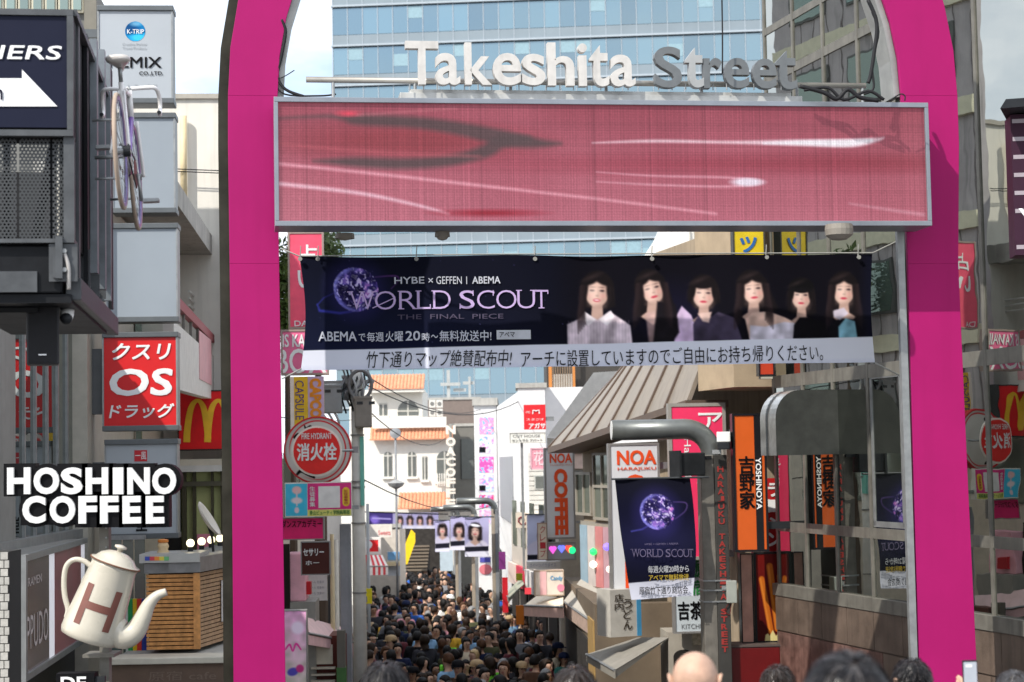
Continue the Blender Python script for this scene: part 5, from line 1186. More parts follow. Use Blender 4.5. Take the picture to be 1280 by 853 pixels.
pl = Fr(130, 855, 15.3, 0); t = thing('sign_pole', 'square steel pole carrying the coffee sign and the giant pot', 'pole', pl)
a = pl.rect(125, 560, 137, 700, 0); bx('pole_shaft', ALU, t, a[0], a[1], -.04, .06, ground(15)-pl.o.z, a[3]-.3); mb = MB(); c = pl.rect(110, 815, 149, 819, 0); mb.box(c[0], c[1], -.2, .1, c[2], c[3]); mb.obj('shelf_plate', ALU, t)
for yy in (660, 672, 684, 696): mb = MB(); z = pl.Z(133, yy); mb.disc(pl.X(136, yy)-.01, z, .008, -.06, -.04, 6); mb.obj('bolt', STEEL, t)
pf = Fr(110, 800, 14.9, 0); pt = thing('giant_coffee_pot', 'giant tilted cream enamel coffee pot with brown letter H under the coffee sign', 'coffee pot', pf)
pt.rotation_euler = (0, rad(20), 0)
k = 14.9/2300.; ENA = mat('cream_enamel', (.50, .465, .385), .28, var=.05, coat=.5); ENB = mat('brown_enamel_letter', (.16, .06, .045), .4)
H_ = 98*k; rb_, rt_ = 37*k, 28.5*k
prof = [(.001, 0), (rb_-.05, .0), (rb_-.012, .012), (rb_, .05), (rb_*.99, .12), (rt_, H_-.02), (rt_+.006, H_)]
mb = MB(); mb.smooth = True; mb.lathe(prof, 40); mb.obj('pot_body', ENA, pt)
mb = MB(); mb.smooth = True; mb.lathe([(rt_+.014, H_+.001), (rt_+.022, H_+.014), (rt_+.012, H_+.024), (rt_*.93, H_+.03), (rt_*.75, H_+.07), (rt_*.45, H_+.10), (.02, H_+.112), (.001, H_+.112)], 40); lid = mb.obj('lid', ENA, pt)
mb = MB(); mb.smooth = True; mb.lathe([(.02, H_+.11), (.022, H_+.13), (.05, H_+.14), (.05, H_+.155), (.02, H_+.165), (.001, H_+.166)], 20); mb.obj('knob', ENA, lid)
mb = MB(); mb.smooth = True; mb.lathe([(rt_+.0225, H_+.008), (rt_+.0245, H_+.014), (rt_+.0225, H_+.02)], 40); mb.obj('lid_rim', cm(110, 75, 55), lid)
def ploc(px, py, dy=0): # pixel to pot local coords
    x, z = pf.at(px, py); a = rad(20); return (x*math.cos(a)-z*math.sin(a), dy, x*math.sin(a)+z*math.cos(a))
sp = spl([ploc(138, 782), ploc(153, 795), ploc(168, 790), ploc(178, 773), ploc(186, 756), ploc(196, 745), ploc(208, 740)], 5)
mb = MB(); mb.smooth = True; n = len(sp); mb.tube(sp, [(.10*(1-i/(n-1))**1.3+.03) for i in range(n)], 16); mb.obj('spout', ENA, pt)
hd = spl([ploc(114, 708), ploc(104, 701), ploc(92, 700), ploc(83, 708), ploc(80, 725), ploc(81, 745), ploc(85, 762), ploc(83, 772)], 5)
mb = MB(); mb.smooth = True; mb.tube(hd, .022, 10); mb.obj('handle', ENA, pt); mb = MB(); mb.smooth = True; mb.tube(spl([ploc(107, 735), ploc(104, 728), ploc(111, 716)], 4), .02, 8); mb.obj('handle', ENA, pt)
mb = MB()
def patch(u0, u1, v0, v1, n=6):
    for i in range(n):
        a0, a1 = u0+(u1-u0)*i/n, u0+(u1-u0)*(i+1)/n; R_ = lambda v: rb_*.99+(rt_-rb_*.99)*(v-.12)/(H_-.14)+.004
        q = lambda a, v: (R_(v)*math.sin(a/R_(v)), -R_(v)*math.cos(a/R_(v)), v)
        for j in range(3): va, vb = v0+(v1-v0)*j/3, v0+(v1-v0)*(j+1)/3; mb.add([q(a0, va), q(a1, va), q(a1, vb), q(a0, vb)], [(0, 1, 2, 3)])
cz0, cz1 = .13, .46; patch(-.125, -.065, cz0, cz1); patch(.125, .185, cz0, cz1); patch(-.065, .125, .265, .325, 10)
mb.obj('letter', ENB, pt)
t, fr, q = sign('small black sign with white letters DE at the bottom border under the pot', 70, 842, 118, 870, 15.0, 0, BLACKP, None, fw=0); ptext(fr, t, 'DE', WHITEL, 76, 846, 108, 862, -.004, bold=.07)
bx('bracket', BLACKM, t, q[1], q[1]+.08, .02, .06, q[2]+.05, q[3]-.03)

# ------------------------------------------------------------------ terrace kiosk with wooden slats
KF = Fr(247, 812, 20, 2); kk = thing('slatted_kiosk', 'terrace counter clad in orange wooden slats behind the giant pot', 'kiosk', KF)
WOOD = mat('orange_wood', (.58, .27, .085), .55, var=.35, scale=14, streak=.2); WBK = mat('slat_shadow_gap', (.05, .025, .012), .8)
xa, xb = KF.X(183, 765), 0; z0_, z1_ = KF.Z(215, 812), KF.Z(215, 717); dp = 3.2
hea = rad(-4.7-2)
def side(x, y): return (x+math.sin(hea)*y*-1*0+x*0 + y*math.sin(rad(3.5)), y)
bx('wall', WBK, kk, xa+.02, xb-.05, .03, 2.6, z0_, z1_)
ns = 18
for i in range(ns):
    za = z0_+(z1_-z0_)*i/ns; hs_ = (z1_-z0_)/ns*.76
    bx('slat', WOOD, kk, xa, xb-.04, .0, .028, za, za+hs_)
    mb = MB(); s0, s1 = (0, .04), (0+.55, 2.9); mb.hexa([(s0[0], s0[1], za), (s1[0], s1[1], za), (s1[0], s1[1], za+hs_), (s0[0], s0[1], za+hs_)], [(s0[0]-.03, s0[1], za), (s1[0]-.03, s1[1], za), (s1[0]-.03, s1[1], za+hs_), (s0[0]-.03, s0[1], za+hs_)])
    mb.obj('slat', mat('pale_wood', (.46, .29, .17), .6, var=.3, scale=14), kk)
bx('corner_batten', WOOD, kk, -.038, .03, -.03, .038, z0_, z1_)
mb = MB(); mb.hexa([(.0, .05, z0_), (.53, 2.9, z0_), (.53, 2.9, z1_), (.0, .05, z1_)], [(-.06, .05, z0_), (-.6, 2.9, z0_), (-.6, 2.9, z1_), (-.06, .05, z1_)]); mb.obj('side_wall', WBK, kk)
CTR = mat('counter_grey', (.22, .22, .22), .4, .3, var=.3, scale=5)
bx('grey_band', CTR, kk, xa-.02, xb, -.01, .5, z1_+.003, KF.Z(215, 704)); bx('counter_top', mat('counter_steel', (.42, .42, .40), .35, .5), kk, xa-.06, xb+.04, -.08, .7, KF.Z(215, 703), KF.Z(215, 692))
mb = MB(); z2, z3 = KF.Z(215, 703), KF.Z(215, 697); mb.hexa([(.04, -.04, z1_+.01), (.62, 2.9, z1_+.01), (.62, 2.9, z3), (.04, -.04, z3)], [(-.3, -.04, z1_+.01), (-.2, 2.9, z1_+.01), (-.2, 2.9, z3), (-.3, -.04, z3)]); mb.obj('counter_return', CTR, kk)
for i, c_ in enumerate(((60, 80, 170), (200, 70, 80), (225, 140, 60), (215, 200, 80), (110, 180, 120))): a = KF.rect(181+i*6, 696, 187+i*6, 701, -.09); bx('rainbow_patch', cm(*c_), kk, a[0], a[1], -.085, -.081, a[2], a[3])
for i in range(3): a = .10+i*.11; mb = MB(); y0_ = .8+i*.62; mb.box(0, .03, y0_, y0_+.5, z0_+.22, z1_-.14); o = mb.obj('menu_board', cm(225, 222, 220), kk); o.location.x = a+.06
# bulbs and glasses on the counter
for i, px in enumerate((238, 252, 264, 275)):
    x, z = KF.at(px, 682, .4+.4*i); f_ = worldfr(*(KF.o+KF.ux*x+KF.uy*(.4+.4*i)+Vector((0, 0, KF.Z(215, 692)))), 0)
    t = thing('globe_bulb', ('first', 'second', 'third', 'fourth')[i]+' glowing globe bulb from the left on the kiosk counter', 'lamp', f_, 'globe bulbs on the kiosk counter')
    r_ = .045; mb = MB(); mb.smooth = True; mb.lathe([(r_*math.sin(math.pi*k/8)+.001, .09-r_*math.cos(math.pi*k/8)) for k in range(9)], 12); mb.obj('bulb', mat('bulb_glow', (.8, .7, .5), .4, emit=(1, .85, .55), es=1.6), t); mb = MB(); mb.lathe([(.03, 0), (.03, .05)], 10); mb.obj('socket', BLACKM, t)
f_ = Fr(204, 697, 20.3, 0); t = thing('counter_figurine', 'small pale figurine standing on the kiosk counter under the sign stack', 'figurine', f_)
CRM = cm(205, 180, 140); mb = MB(); mb.smooth = True; mb.lathe([(.07, 0), (.075, .05), (.05, .09), (.065, .12), (.05, .16), (.02, .18)], 14); mb.obj('figure', CRM, t); mb = MB(); mb.lathe([(.058, .165), (.06, .19), (.03, .2)], 14); mb.obj('hat', cm(200, 120, 50), t)
f_ = Fr(261, 690, 20.6, 0); t = thing('dish_lamp', 'tilted white disc lamp standing at the right end of the kiosk counter', 'lamp', f_)
mb = MB(); mb.smooth = True; mb.lathe([(.001, -.05), (.12, -.035), (.2, -.01), (.225, .02), (.2, .015), (.12, -.01), (.001, -.02)], 28, (0, 0, .36), Matrix.Rotation(rad(-14), 3, 'Y') @ Matrix.Rotation(rad(72), 3, 'Y') , ); mb.obj('reflector', cm(200, 192, 180), t); mb = MB(); mb.tube([(.05, 0, 0), (.04, 0, .15), (-.02, 0, .34)], .015, 8); mb.obj('arm', BLACKM, t)
# terrace edge, rainbow pillar, glass column
f_ = Fr(212, 853, 19.4, 0); t = thing('terrace_parapet', 'pale beam over a brown lettered wall along the bottom behind the arch leg', 'wall', f_)
a = f_.rect(136, 830, 300, 880); bx('wall', mat('terrace_brown', (.13, .085, .06), .6, var=.2), t, a[0], a[1], .02, .4, ground(19)-f_.o.z-.2, a[3]); b = f_.rect(136, 822, 300, 830); bx('beam', cm(195, 190, 175), t, b[0]-.02, b[1]+.02, -.04, .42, b[2]+.002, b[3], .008); bx('terrace_floor', CONC, t, b[0], b[1], .43, 6, b[2]-.1, b[3]-.02)
text('lettering', '原宿 cafe', mat('faint_terrace', (.18, .13, .10), .6), t, f_.X(185, 845), f_.X(270, 845), f_.Z(230, 851), f_.Z(230, 839), .018, .003, .0)
f_ = Fr(170, 820, 20.4, 0); t = thing('rainbow_panel', 'upright panel of green, yellow, red and blue stripes left of the wooden slats', 'panel', f_)
for i, (x0_, x1_, c_) in enumerate(((157, 160, (200, 210, 200)), (160, 166, (30, 150, 80)), (166, 171, (225, 190, 30)), (171, 177, (215, 60, 40)), (177, 183, (40, 60, 150)))): a = f_.rect(x0_, 749, x1_, 820); bx('stripe', cm(*c_), t, a[0]+.001, a[1]-.001, 0, .06, a[2], a[3])
f_ = Fr(160, 750, 21.2, 0); t = thing('glass_screen', 'greenish glass screen panel beneath the sign stack beside the pole', 'screen', f_)
a = f_.rect(138, 675, 182, 760); 
for i in range(3): w = (a[1]-a[0])/3; bx('pane', glass_mirror('green_glass', (.5, .6, .55), (.11, .15, .13), .35, .05, rnd=.4), t, a[0]+i*w+.01, a[0]+(i+1)*w-.01, 0, .02, a[2]-.6, a[3])
bx('frame', STEEL, t, a[0], a[1], -.01, .03, a[3]+.001, a[3]+.05)

# ------------------------------------------------------------------ cream building behind the sign stack
f_ = Fr(250, 600, 30, 5); cb = thing('cream_building', 'tall cream building with concrete canopy and red handrail just left of the arch', 'building', f_)
CREAM = mat('cream_render', (.74, .71, .64), .75, var=.08, scale=1.5, bump=.1, streak=.12)
a = f_.rect(110, 124, 286, 700); bx('wall', CREAM, cb, a[0]-3, a[1], 0, 5, -4.8, a[3])
bx('parapet_cap', cm(170, 165, 155), cb, a[0]-3, a[1]+.04, -.05, 5, a[3]+.001, a[3]+.08)
for i, px in enumerate((230,)): mb = MB(); mb.smooth = True; mb.tube([(f_.X(230, 150), -.12, f_.Z(230, 147)), (f_.X(230, 150), -.12, f_.Z(230, 262))], .055, 12); mb.obj('drain_pipe', cm(215, 198, 160), cb)
for yy in (213, 216): mb = MB(); mb.tube([(f_.X(200, yy), -.2, f_.Z(200, yy)), (f_.X(275, yy), -.2, f_.Z(275, yy+3))], .009, 5); mb.obj('wire', WIRE, cb)
bx('mirror_backdrop_wall', mat('mirror_backdrop_grey', (.44, .41, .42), .7, var=.15, scale=2.5, bump=.2, streak=.3), cb, a[1]+.07, a[1]+.25, -.4, 6.2, -4, a[3]+5.5)  # thin wall hidden by the arch leg, added for the right-hand panes to mirror
fx0, fx1, fz = a[1]+.07, a[1]+.25, a[3]
for k_ in range(7):  # bands, windows and joints added to the hidden wall for its reflection
    z_ = -2+k_*2.1; bx('backdrop_band', cm(214, 210, 185), cb, fx1, fx1+.10, -.35, 6.1, z_, z_+.32)
    for j_ in range(3):
        w_ = bx('window', cm(90, 92, 90), cb, fx1+.001, fx1+.05, .2+j_*2, 1.5+j_*2, z_+.75, z_+1.8); bx('pane', glass_mirror('green_glass', (.5, .6, .55), (.11, .15, .13), .35, .05, rnd=.4), w_, fx1+.051, fx1+.06, .26+j_*2, 1.44+j_*2, z_+.8, z_+1.75)
for k_ in range(12): bx('backdrop_joint', cm(120, 112, 112), cb, fx1+.001, fx1+.012, -.3+k_*.5, -.28+k_*.5, -3, fz+5.4)
# street-facing lower part with canopy, balcony and handrail
cfr = worldfr(-4.4, 24, CAMZ, 94.7); o0 = thing('balcony_block', 'white balcony block with concrete canopy and red sloping handrail above the yellow arches sign', 'balcony', cfr)
z240, z320 = cfr.Z(218, 240), cfr.Z(275, 320); 
mb = MB(); xk0, xk1 = cfr.X(205, 240), cfr.X(284, 330)
mb.hexa([(xk0, 0, z240-.1), (xk1, 0, z320-.2), (xk1, 0, z320+.12), (xk0, 0, z240+.22)], [(xk0, 1.6, z240-.1), (xk1, 1.6, z320-.2), (xk1, 1.6, z320+.12), (xk0, 1.6, z240+.22)]); mb.obj('canopy', CONC, o0)
bx('back_wall', cm(175, 170, 158), o0, xk0-1, xk1+.5, .8, 1.6, -3.5, z320-.25)
bx('beam', CONC, o0, xk1-1.6, xk1-1.2, .02, .79, z320-.45, z320-.18)
bx('door_opening', mat('dark_interior', 0), o0, cfr.X(262, 370, .79), cfr.X(272, 370, .79), .76, .799, .9, z320-.5)
za, zb_ = cfr.Z(222, 378), cfr.Z(279, 438)
RH = mat('handrail_dull_red', (.36, .10, .11), .6)
xa, xb = cfr.X(215, 372), cfr.X(284, 441)
mb = MB(); mb.hexa([(xa, -.03, za-.07), (xb, -.03, zb_-.07), (xb, -.03, zb_+.05), (xa, -.03, za+.07)], [(xa, .05, za-.07), (xb, .05, zb_-.07), (xb, .05, zb_+.05), (xa, .05, za+.07)]); mb.obj('handrail', RH, o0)
for i in range(9):
    u = (i+.5)/9; x = xa+(xb-xa)*u; z = za+(zb_-za)*u; bx('baluster', cm(130, 125, 120), o0, x-.03, x+.03, -.01, .03, z-.30, z-.07)
mb = MB(); mb.hexa([(xa, -.02, 1.0), (xb, -.02, 1.12), (xb, -.02, zb_-.30), (xa, -.02, za-.30)], [(xa, .12, 1.0), (xb, .12, 1.12), (xb, .12, zb_-.30), (xa, .12, za-.30)]); mb.obj('parapet_wall', cm(222, 220, 214), o0)
x0_, x1_ = cfr.X(247, 450), cfr.X(262, 450); bx('poster', cm(225, 170, 175), o0, x0_, x1_, -.03, -.021, cfr.Z(255, 478), cfr.Z(255, 420))
for k_ in range(3): mb = MB(); yv = .3; z = cfr.Z(250, 378+k_*8, .3); mb.tube([(cfr.X(236, 380, .3), .3, z), (cfr.X(282, 380, .3), .3, z+.02)], .02, 6); mb.obj('pale_rail', cm(215, 215, 210), o0)
# yellow arches sign
t, fr, q = sign('bright red sign with golden double arch emblem, cut by the left arch leg', 222, 488, 300, 563, 29.4, 5, cm(228, 20, 28), mat('sign_frame_dark', (.03, .03, .03), .5), fw=.02, depth=.2)
YEL = mat('golden_yellow', (.88, .52, .03), .45)
def half_arch(cx_, side_):
    out = spl([(cx_-13.5, 553, 8.4), (cx_-12.5, 535, 8.2), (cx_-8, 510, 7.2), (cx_, 501, 4.6), (cx_+7.5, 510, 7.2), (cx_+12, 535, 8.2), (cx_+13, 549 if side_ else 553, 8.4)], 8); return out
mb = MB()
for cx_, sd_ in ((247, 1), (273, 0)):
    pts = half_arch(cx_, sd_); Lf, Rt = [], []
    for i, (x, y, w) in enumerate(pts):
        p, q_ = pts[max(i-1, 0)], pts[min(i+1, len(pts)-1)]; tx, ty = q_[0]-p[0], q_[1]-p[1]; l_n = math.hypot(tx, ty); nx, ny = -ty/l_n, tx/l_n
        Lf.append(fr.at(x+nx*w/2, y+ny*w/2)); Rt.append(fr.at(x-nx*w/2, y-ny*w/2))
    o_ = -.012 if sd_ else -.0125
    for i in range(len(pts)-1): mb.add([(Lf[i][0], o_, Lf[i][1]), (Lf[i+1][0], o_, Lf[i+1][1]), (Rt[i+1][0], o_, Rt[i+1][1]), (Rt[i][0], o_, Rt[i][1])], [(0, 1, 2, 3)])
mb.obj('arch_emblem', YEL, t); bx('bracket', STEEL, t, q[0]-.3, q[0], .05, .12, q[3]-.3, q[3]-.2)
# greenish shop wall behind the kiosk
f_ = Fr(260, 700, 23.5, 5); t = thing('pale_green_shopfront', 'pale yellow-green shopfront with dark posts behind the disc lamp', 'building', f_)
a = f_.rect(200, 590, 292, 720); bx('wall', cm(175, 178, 120, .7), t, a[0], a[1], .1, 1, a[2]-1.8, a[3]); bx('fascia', cm(200, 198, 190), t, a[0]-.05, a[1], -.1, 1.0, a[3]+.001, a[3]+.08)
for px, w in ((228, 5), (241, 4), (264, 3), (276, 3)): x = f_.X(px, 650); bx('post', cm(70, 66, 50), t, x, x+w*.01, .0, .09, a[2]-1, a[3])
bx('lintel', cm(80, 76, 58), t, a[0], a[1], -.02, .095, f_.Z(250, 608), f_.Z(250, 602)); bx('dark_opening', mat('near_black', 0), t, f_.X(205, 650), f_.X(226, 650), .05, .099, a[2]-1, f_.Z(215, 612)); bx('pink_banner', cm(215, 130, 150), t, f_.X(246, 670), f_.X(262, 670), .03, .06, f_.Z(250, 690), f_.Z(250, 668))
# upper-left background block with pale windows
f_ = Fr(60, 100, 26, 5); t = thing('rear_glass_block', 'pale windowed block peeping over the arrow sign at the top left corner', 'building', f_)
a = f_.rect(-30, -4, 121, 420); bx('wall', cm(112, 112, 108), t, a[0]-2, a[1], .1, 2, -3, a[3]+.1)
for i in range(9):
    x = a[0]+(a[1]-a[0])*i/9; w = MB(); w.box(x+.02, x+.19, .03, .098, f_.Z(60, 15), a[3]+.05); w = w.obj('window', cm(190, 185, 165), t); bx('pane', glass_mirror('green_glass', 0, 0), w, x+.05, x+.16, .01, .029, f_.Z(60, 12), a[3]+.02)
bx('column', cm(120, 116, 105), t, f_.X(106, 100), f_.X(121, 100), -.05, .09, -2, a[3])
for i in range(5): x = f_.X(133+i*9, 405, .0); bx('window', glass_mirror('green_glass', 0, 0), t, x, x+.08, -.0, .09, f_.Z(150, 700), f_.Z(150, 398))
bx('lower_wall', cm(200, 200, 190), t, a[1]+.01, f_.X(222, 500), .1, .6, -4.4, f_.Z(150, 396))

# ================================================================== CENTRE, left side of the lane
def street_frame(px, Y, yaw=92.6): return Fr(px, 600, Y, yaw)
LBF = worldfr(-3.55, 27, CAMZ, 92.6)
lb = thing('left_row_shops', 'low cream shop building on the left of the lane carrying the sign cluster', 'building', LBF)
bx('wall', cm(205, 196, 180, .8), lb, 0, 12, .2, 8, ground(33)-CAMZ-.6, .1); bx('upper_wall', cm(188, 184, 178, .8), lb, 12.01, 33, .6, 8, ground(50)-CAMZ-.8, -.4)
for i in range(6): bx('window', DGL, lb, 1+i*1.8, 2.3+i*1.8, .17, .199, -.9, .2)
for i in range(5): bx('shop_opening', mat('dark_interior', 0), lb, 13+i*3.6, 15.8+i*3.6, .56, .599, ground(50)-CAMZ-.3, ground(50)-CAMZ+2.3)
# tall pink sign and the sign cluster
PKS = cm(232, 84, 112, .5); SFB = mat('sign_frame_tan', (.33, .25, .22), .5)
t, fr, q = sign('tall coral pink sign behind the left end of the wide banner', 360, 290, 405, 411, 29, 4, PKS, SFB, fw=.03)
ptext(fr, t, '占', WHITEL, 375, 306, 396, 330, -.004, bold=.05); ptext(fr, t, 'い', WHITEL, 372, 338, 396, 360, -.004, bold=.05); ptext(fr, t, 'DA', WHITEL, 368, 401, 385, 408, -.004, bold=.02)
t, fr, q = sign('pink sign with cropped white letters under the left end of the wide banner', 351, 412, 411, 469, 28, 4, cm(228, 110, 150), SFB, fw=.03)
ptext(fr, t, 'IS KAWAII', WHITEL, 353, 418, 408, 434, -.004, bold=.03); ptext(fr, t, 'BOX', WHITEL, 345, 436, 408, 467, -.004, bold=.02)
t, fr, q = sign('yellow and lilac sign with CAPSULE and CAPCO reading downwards', 363, 471, 405, 560, 29.2, 4, cm(238, 200, 50), None, fw=0)
rtext(fr, t, 'CAPSULE', cm(70, 60, 130), 369, 476, 380, 525, -.004, bold=.0); bx('band', cm(205, 185, 215), t, fr.X(385, 500), fr.X(405, 500), -.006, .0, q[2], q[3]); rtext(fr, t, 'CAPCO', cm(235, 150, 40), 387, 473, 402, 523, -.01, bold=.06)
bx('inner_strip', cm(240, 235, 225), t, q[0], q[0]+.06, -.006, 0, q[2], q[3])
# round sign and fire hydrant sign
fr = Fr(397, 606, 28.5, 2); t = thing('round_brush_sign', 'large round white sign with red rim and black brush strokes behind the fire hydrant sign', 'sign', fr)
x, z = fr.at(397, 563); k = 28.5/2300
cv = Canvas(352, 520, 442, 606, 1.6, (196, 194, 190)); cv.ell(397, 563, 42, 42, (205, 40, 48)); cv.ell(397, 563, 40, 40, (206, 204, 198)); cv.ell(385, 575, 34, 30, (222, 220, 216), soft=12)
cv.line(spl([(386, 531, 6), (380, 533, 3), (378, 529, 2)]), (20, 18, 18), 1); cv.line(spl([(364, 545, 5), (369, 541, 4), (373, 546, 2)]), (20, 18, 18), 1); cv.line(spl([(366, 598, 3), (373, 592, 5), (384, 597, 5), (392, 601, 3)]), (20, 18, 18), 1); cv.line(spl([(370, 584, 2), (376, 588, 4), (380, 594, 3)]), (20, 18, 18), 1)
mb = MB(); mb.disc(x, z, 42*k, .005, .14, 40); mb.obj('box', cm(190, 190, 186), t)
nn = 40; ring = MB(); R = []
for r_, y_ in ((42.3*k, -.01), (42.3*k, .142), (40.2*k, .142), (40.2*k, -.01)): R.append([(x+r_*math.cos(2*math.pi*i/nn), y_, z+r_*math.sin(2*math.pi*i/nn)) for i in range(nn)])
ring.rings(R, False, True); ring.obj('rim', cm(205, 40, 48), t)
o = pprint_(fr, t, 358.5, 524.5, 435.5, 601.5, .003, cv)
cvm = Canvas(358.5, 524.5, 435.5, 601.5, 1.6); 
# trim the print to the disc
me = o.data; bm = bmesh.new(); bm.from_mesh(me); bmesh.ops.delete(bm, geom=[v for v in bm.verts if (v.co.x-x)**2+(v.co.z-z)**2 > (40.5*k)**2], context='VERTS'); bm.to_mesh(me); bm.free()
bx('bracket', STEEL, t, x+.25, x+.62, .15, .2, z-.05, z+.05)
fr = Fr(396, 600, 28.1, 2); t = thing('fire_hydrant_sign', 'round red fire hydrant sign reading FIRE HYDRANT and 消火栓 in white', 'sign', fr)
x, z = fr.at(396, 564); k = 28.1/2300
mb = MB(); mb.disc(x, z, 31.5*k, 0, .03, 36); mb.obj('white_rim', cm(235, 228, 218), t); mb = MB(); mb.disc(x, z, 29*k, -.012, -.001, 36); mb.obj('red_disc', cm(226, 42, 38), t)
ptext(fr, t, 'FIRE HYDRANT', WHITEL, 377, 541.5, 415, 549, -.014, bold=.02); ptext(fr, t, '消火栓', WHITEL, 371, 554, 421, 576, -.014, bold=.045)
mb = MB(); mb.tube([(x+.3, .05, z), (x+.55, .1, z)], .02, 8); mb.obj('bracket', STEEL, t)
t, fr, q = sign('wide advert sign with cyan, magenta and yellow fields below the round signs', 356, 603, 440, 646, 28.1, 2, cm(225, 222, 215), None, fw=0, depth=.08)
def fld(nm, c_, x0, y0, x1, y1, o_=-.004): a = fr.rect(x0, y0, x1, y1, 0); bx(nm, cm(*c_), t, a[0], a[1], o_, o_+.003, a[2], a[3])
fld('cyan_field', (70, 190, 225), 357, 605, 384, 645); fld('magenta_field', (222, 50, 130), 384.5, 604, 439, 637); fld('white_square', (228, 226, 224), 398, 608, 425, 635, -.008); fld('yellow_strip', (222, 220, 120), 384.5, 637.3, 439, 645)
ptext(fr, t, '青山ビューティ学院高等部', GRN, 387, 638, 437, 643.5, -.005, bold=.03); ptext(fr, t, '生徒募集', WHITEL, 387, 608, 394, 634, -.006, bold=.03, vertical=True)
x_, z_ = fr.at(432.5, 621); mb = MB(); mb.prism([(x_+.055*math.cos(a)*1, z_+(.09 if math.sin(a) > 0 else -.09)+.055*math.sin(a)) for a in [2*math.pi*i/20 for i in range(20)]], -.009, -.006); mb.obj('yellow_oval', cm(240, 200, 60), t); ptext(fr, t, '生徒募集中', cm(190, 60, 60), 430, 612, 435, 631, -.011, bold=.02, vertical=True)
cv = Canvas(362, 606, 380, 642, 2, (70, 190, 225)); cv.ell(371, 613, 6, 5, (235, 190, 190), soft=2); cv.line([(371, 614, 2), (371, 632, 2)], (225, 200, 205), 1); cv.ell(371, 626, 7, 4, (230, 215, 220), soft=2); cv.ell(371, 638, 3, 4, (225, 205, 215), soft=1.5); pprint_(fr, t, 362, 606, 380, 642, -.006, cv)
bx('bracket', STEEL, t, q[1], q[1]+.1, .02, .06, q[2]+.1, q[2]+.16)
t, fr, q = sign('magenta sign with black katakana ダンスアカデミー under the wide advert sign', 350, 647, 405, 675, 28.2, 2, cm(226, 30, 110), SFR, fw=.015)
ptext(fr, t, 'ダンスアカデミー', BLACKP, 352, 650.5, 402, 659.5, -.004, bold=.03)
t, fr, q = sign('dark brown sign with white katakana アクセサリー and ホー', 376, 677, 413, 719, 27, 2, cm(78, 42, 38), SFR, fw=.015)
ptext(fr, t, 'セサリー', WHITEL, 379, 686, 405, 695, -.004, bold=.04); ptext(fr, t, 'ホー', WHITEL, 382, 701, 399, 706.5, -.004, bold=.04)
t, fr, q = sign('pastel poster with pink script at the foot of the left arch leg', 354, 763, 384, 860, 22, 2, cm(215, 190, 210), SFR, fw=.01)
cv = Canvas(355, 764, 383, 858, 1.5, (214, 196, 216)); cv.grad((225, 165, 205), (215, 205, 190)); cv.a += cv.noise(.10, 9, 5)[..., None]*np.array([1, .6, 1]); cv.ell(372, 785, 8, 8, (235, 215, 235), soft=4); cv.line(spl([(357, 812, 2), (362, 806, 2.5), (366, 814, 2), (370, 805, 2.5), (376, 812, 2)]), (225, 60, 150), 1); cv.ell(366, 840, 7, 5, (90, 80, 180), -15, soft=2); cv.ell(375, 836, 5, 5, (200, 60, 130), soft=2); pprint_(fr, t, 355, 764, 383, 858, -.003, cv)
f_ = Fr(370, 760, 28, 2); t = thing('pink_shop_column', 'pink shop column and ledge between the magenta sign and the pastel poster', 'column', f_)
a = f_.rect(358, 692, 382, 752); bx('column_body', cm(238, 178, 192), t, a[0], a[1], 0, .6, a[2], a[3], .02); b = f_.rect(356, 752, 395, 770); bx('ledge', cm(150, 148, 142), t, b[0], b[1], -.1, .7, b[2]-2, b[3]); c = f_.rect(382, 728, 388, 744); bx('red_box', cm(190, 30, 40), t, c[0], c[1], .1, .3, c[2], c[3]); c = f_.rect(355, 680, 363, 760); bx('dark_frame', cm(40, 34, 32), t, c[0], c[1], -.12, -.02, c[2], c[3])
t, fr, q = sign('blank white board on the left of the lane beside the grey column', 383, 719, 409, 751, 29, 2, cm(232, 232, 228), None, fw=0, depth=.05); 
for yy in (726, 733, 740): ptext(fr, t, 'セール 営業中', cm(160, 160, 165), 386, yy, 405, yy+3.5, -.003)
o = awning('pale pink shop awning beside the white pole at lower left of the lane', [P(384, 772, 27.5), P(434, 786, 30.5), P(441, 803, 29.8), P(386, 792, 26.4)], cm(232, 200, 200, .8), cm(225, 185, 188, .8), ribs=5, vh=.16)
f_ = Fr(405, 853, 28, 2); t = thing('open_shopfront', 'open shop counter with brown-red interior and white display under the pink awning', 'shop', f_)
a = f_.rect(384, 795, 432, 880); bx('wall', cm(96, 40, 30), t, a[0], a[1], 0, .8, a[2]-.4, a[3]); b = f_.rect(394, 806, 416, 830); bx('display', cm(214, 205, 188), t, b[0], b[1], -.05, -.002, b[2], b[3]); 
for i in range(3): c = f_.rect(390, 833+i*8, 420, 835+i*8); bx('shelf', cm(200, 190, 175), t, c[0], c[1], -.2, -.06, c[2], c[3])
bx('post', cm(100, 96, 88), t, f_.X(423, 830), f_.X(433, 830), -.3, -.1, a[2]-.4, a[3]+.1); bx('green_post_foot', cm(70, 110, 60), t, f_.X(423, 830)-.01, f_.X(433, 830)+.01, -.31, -.09, a[2]-.4, f_.Z(428, 832))

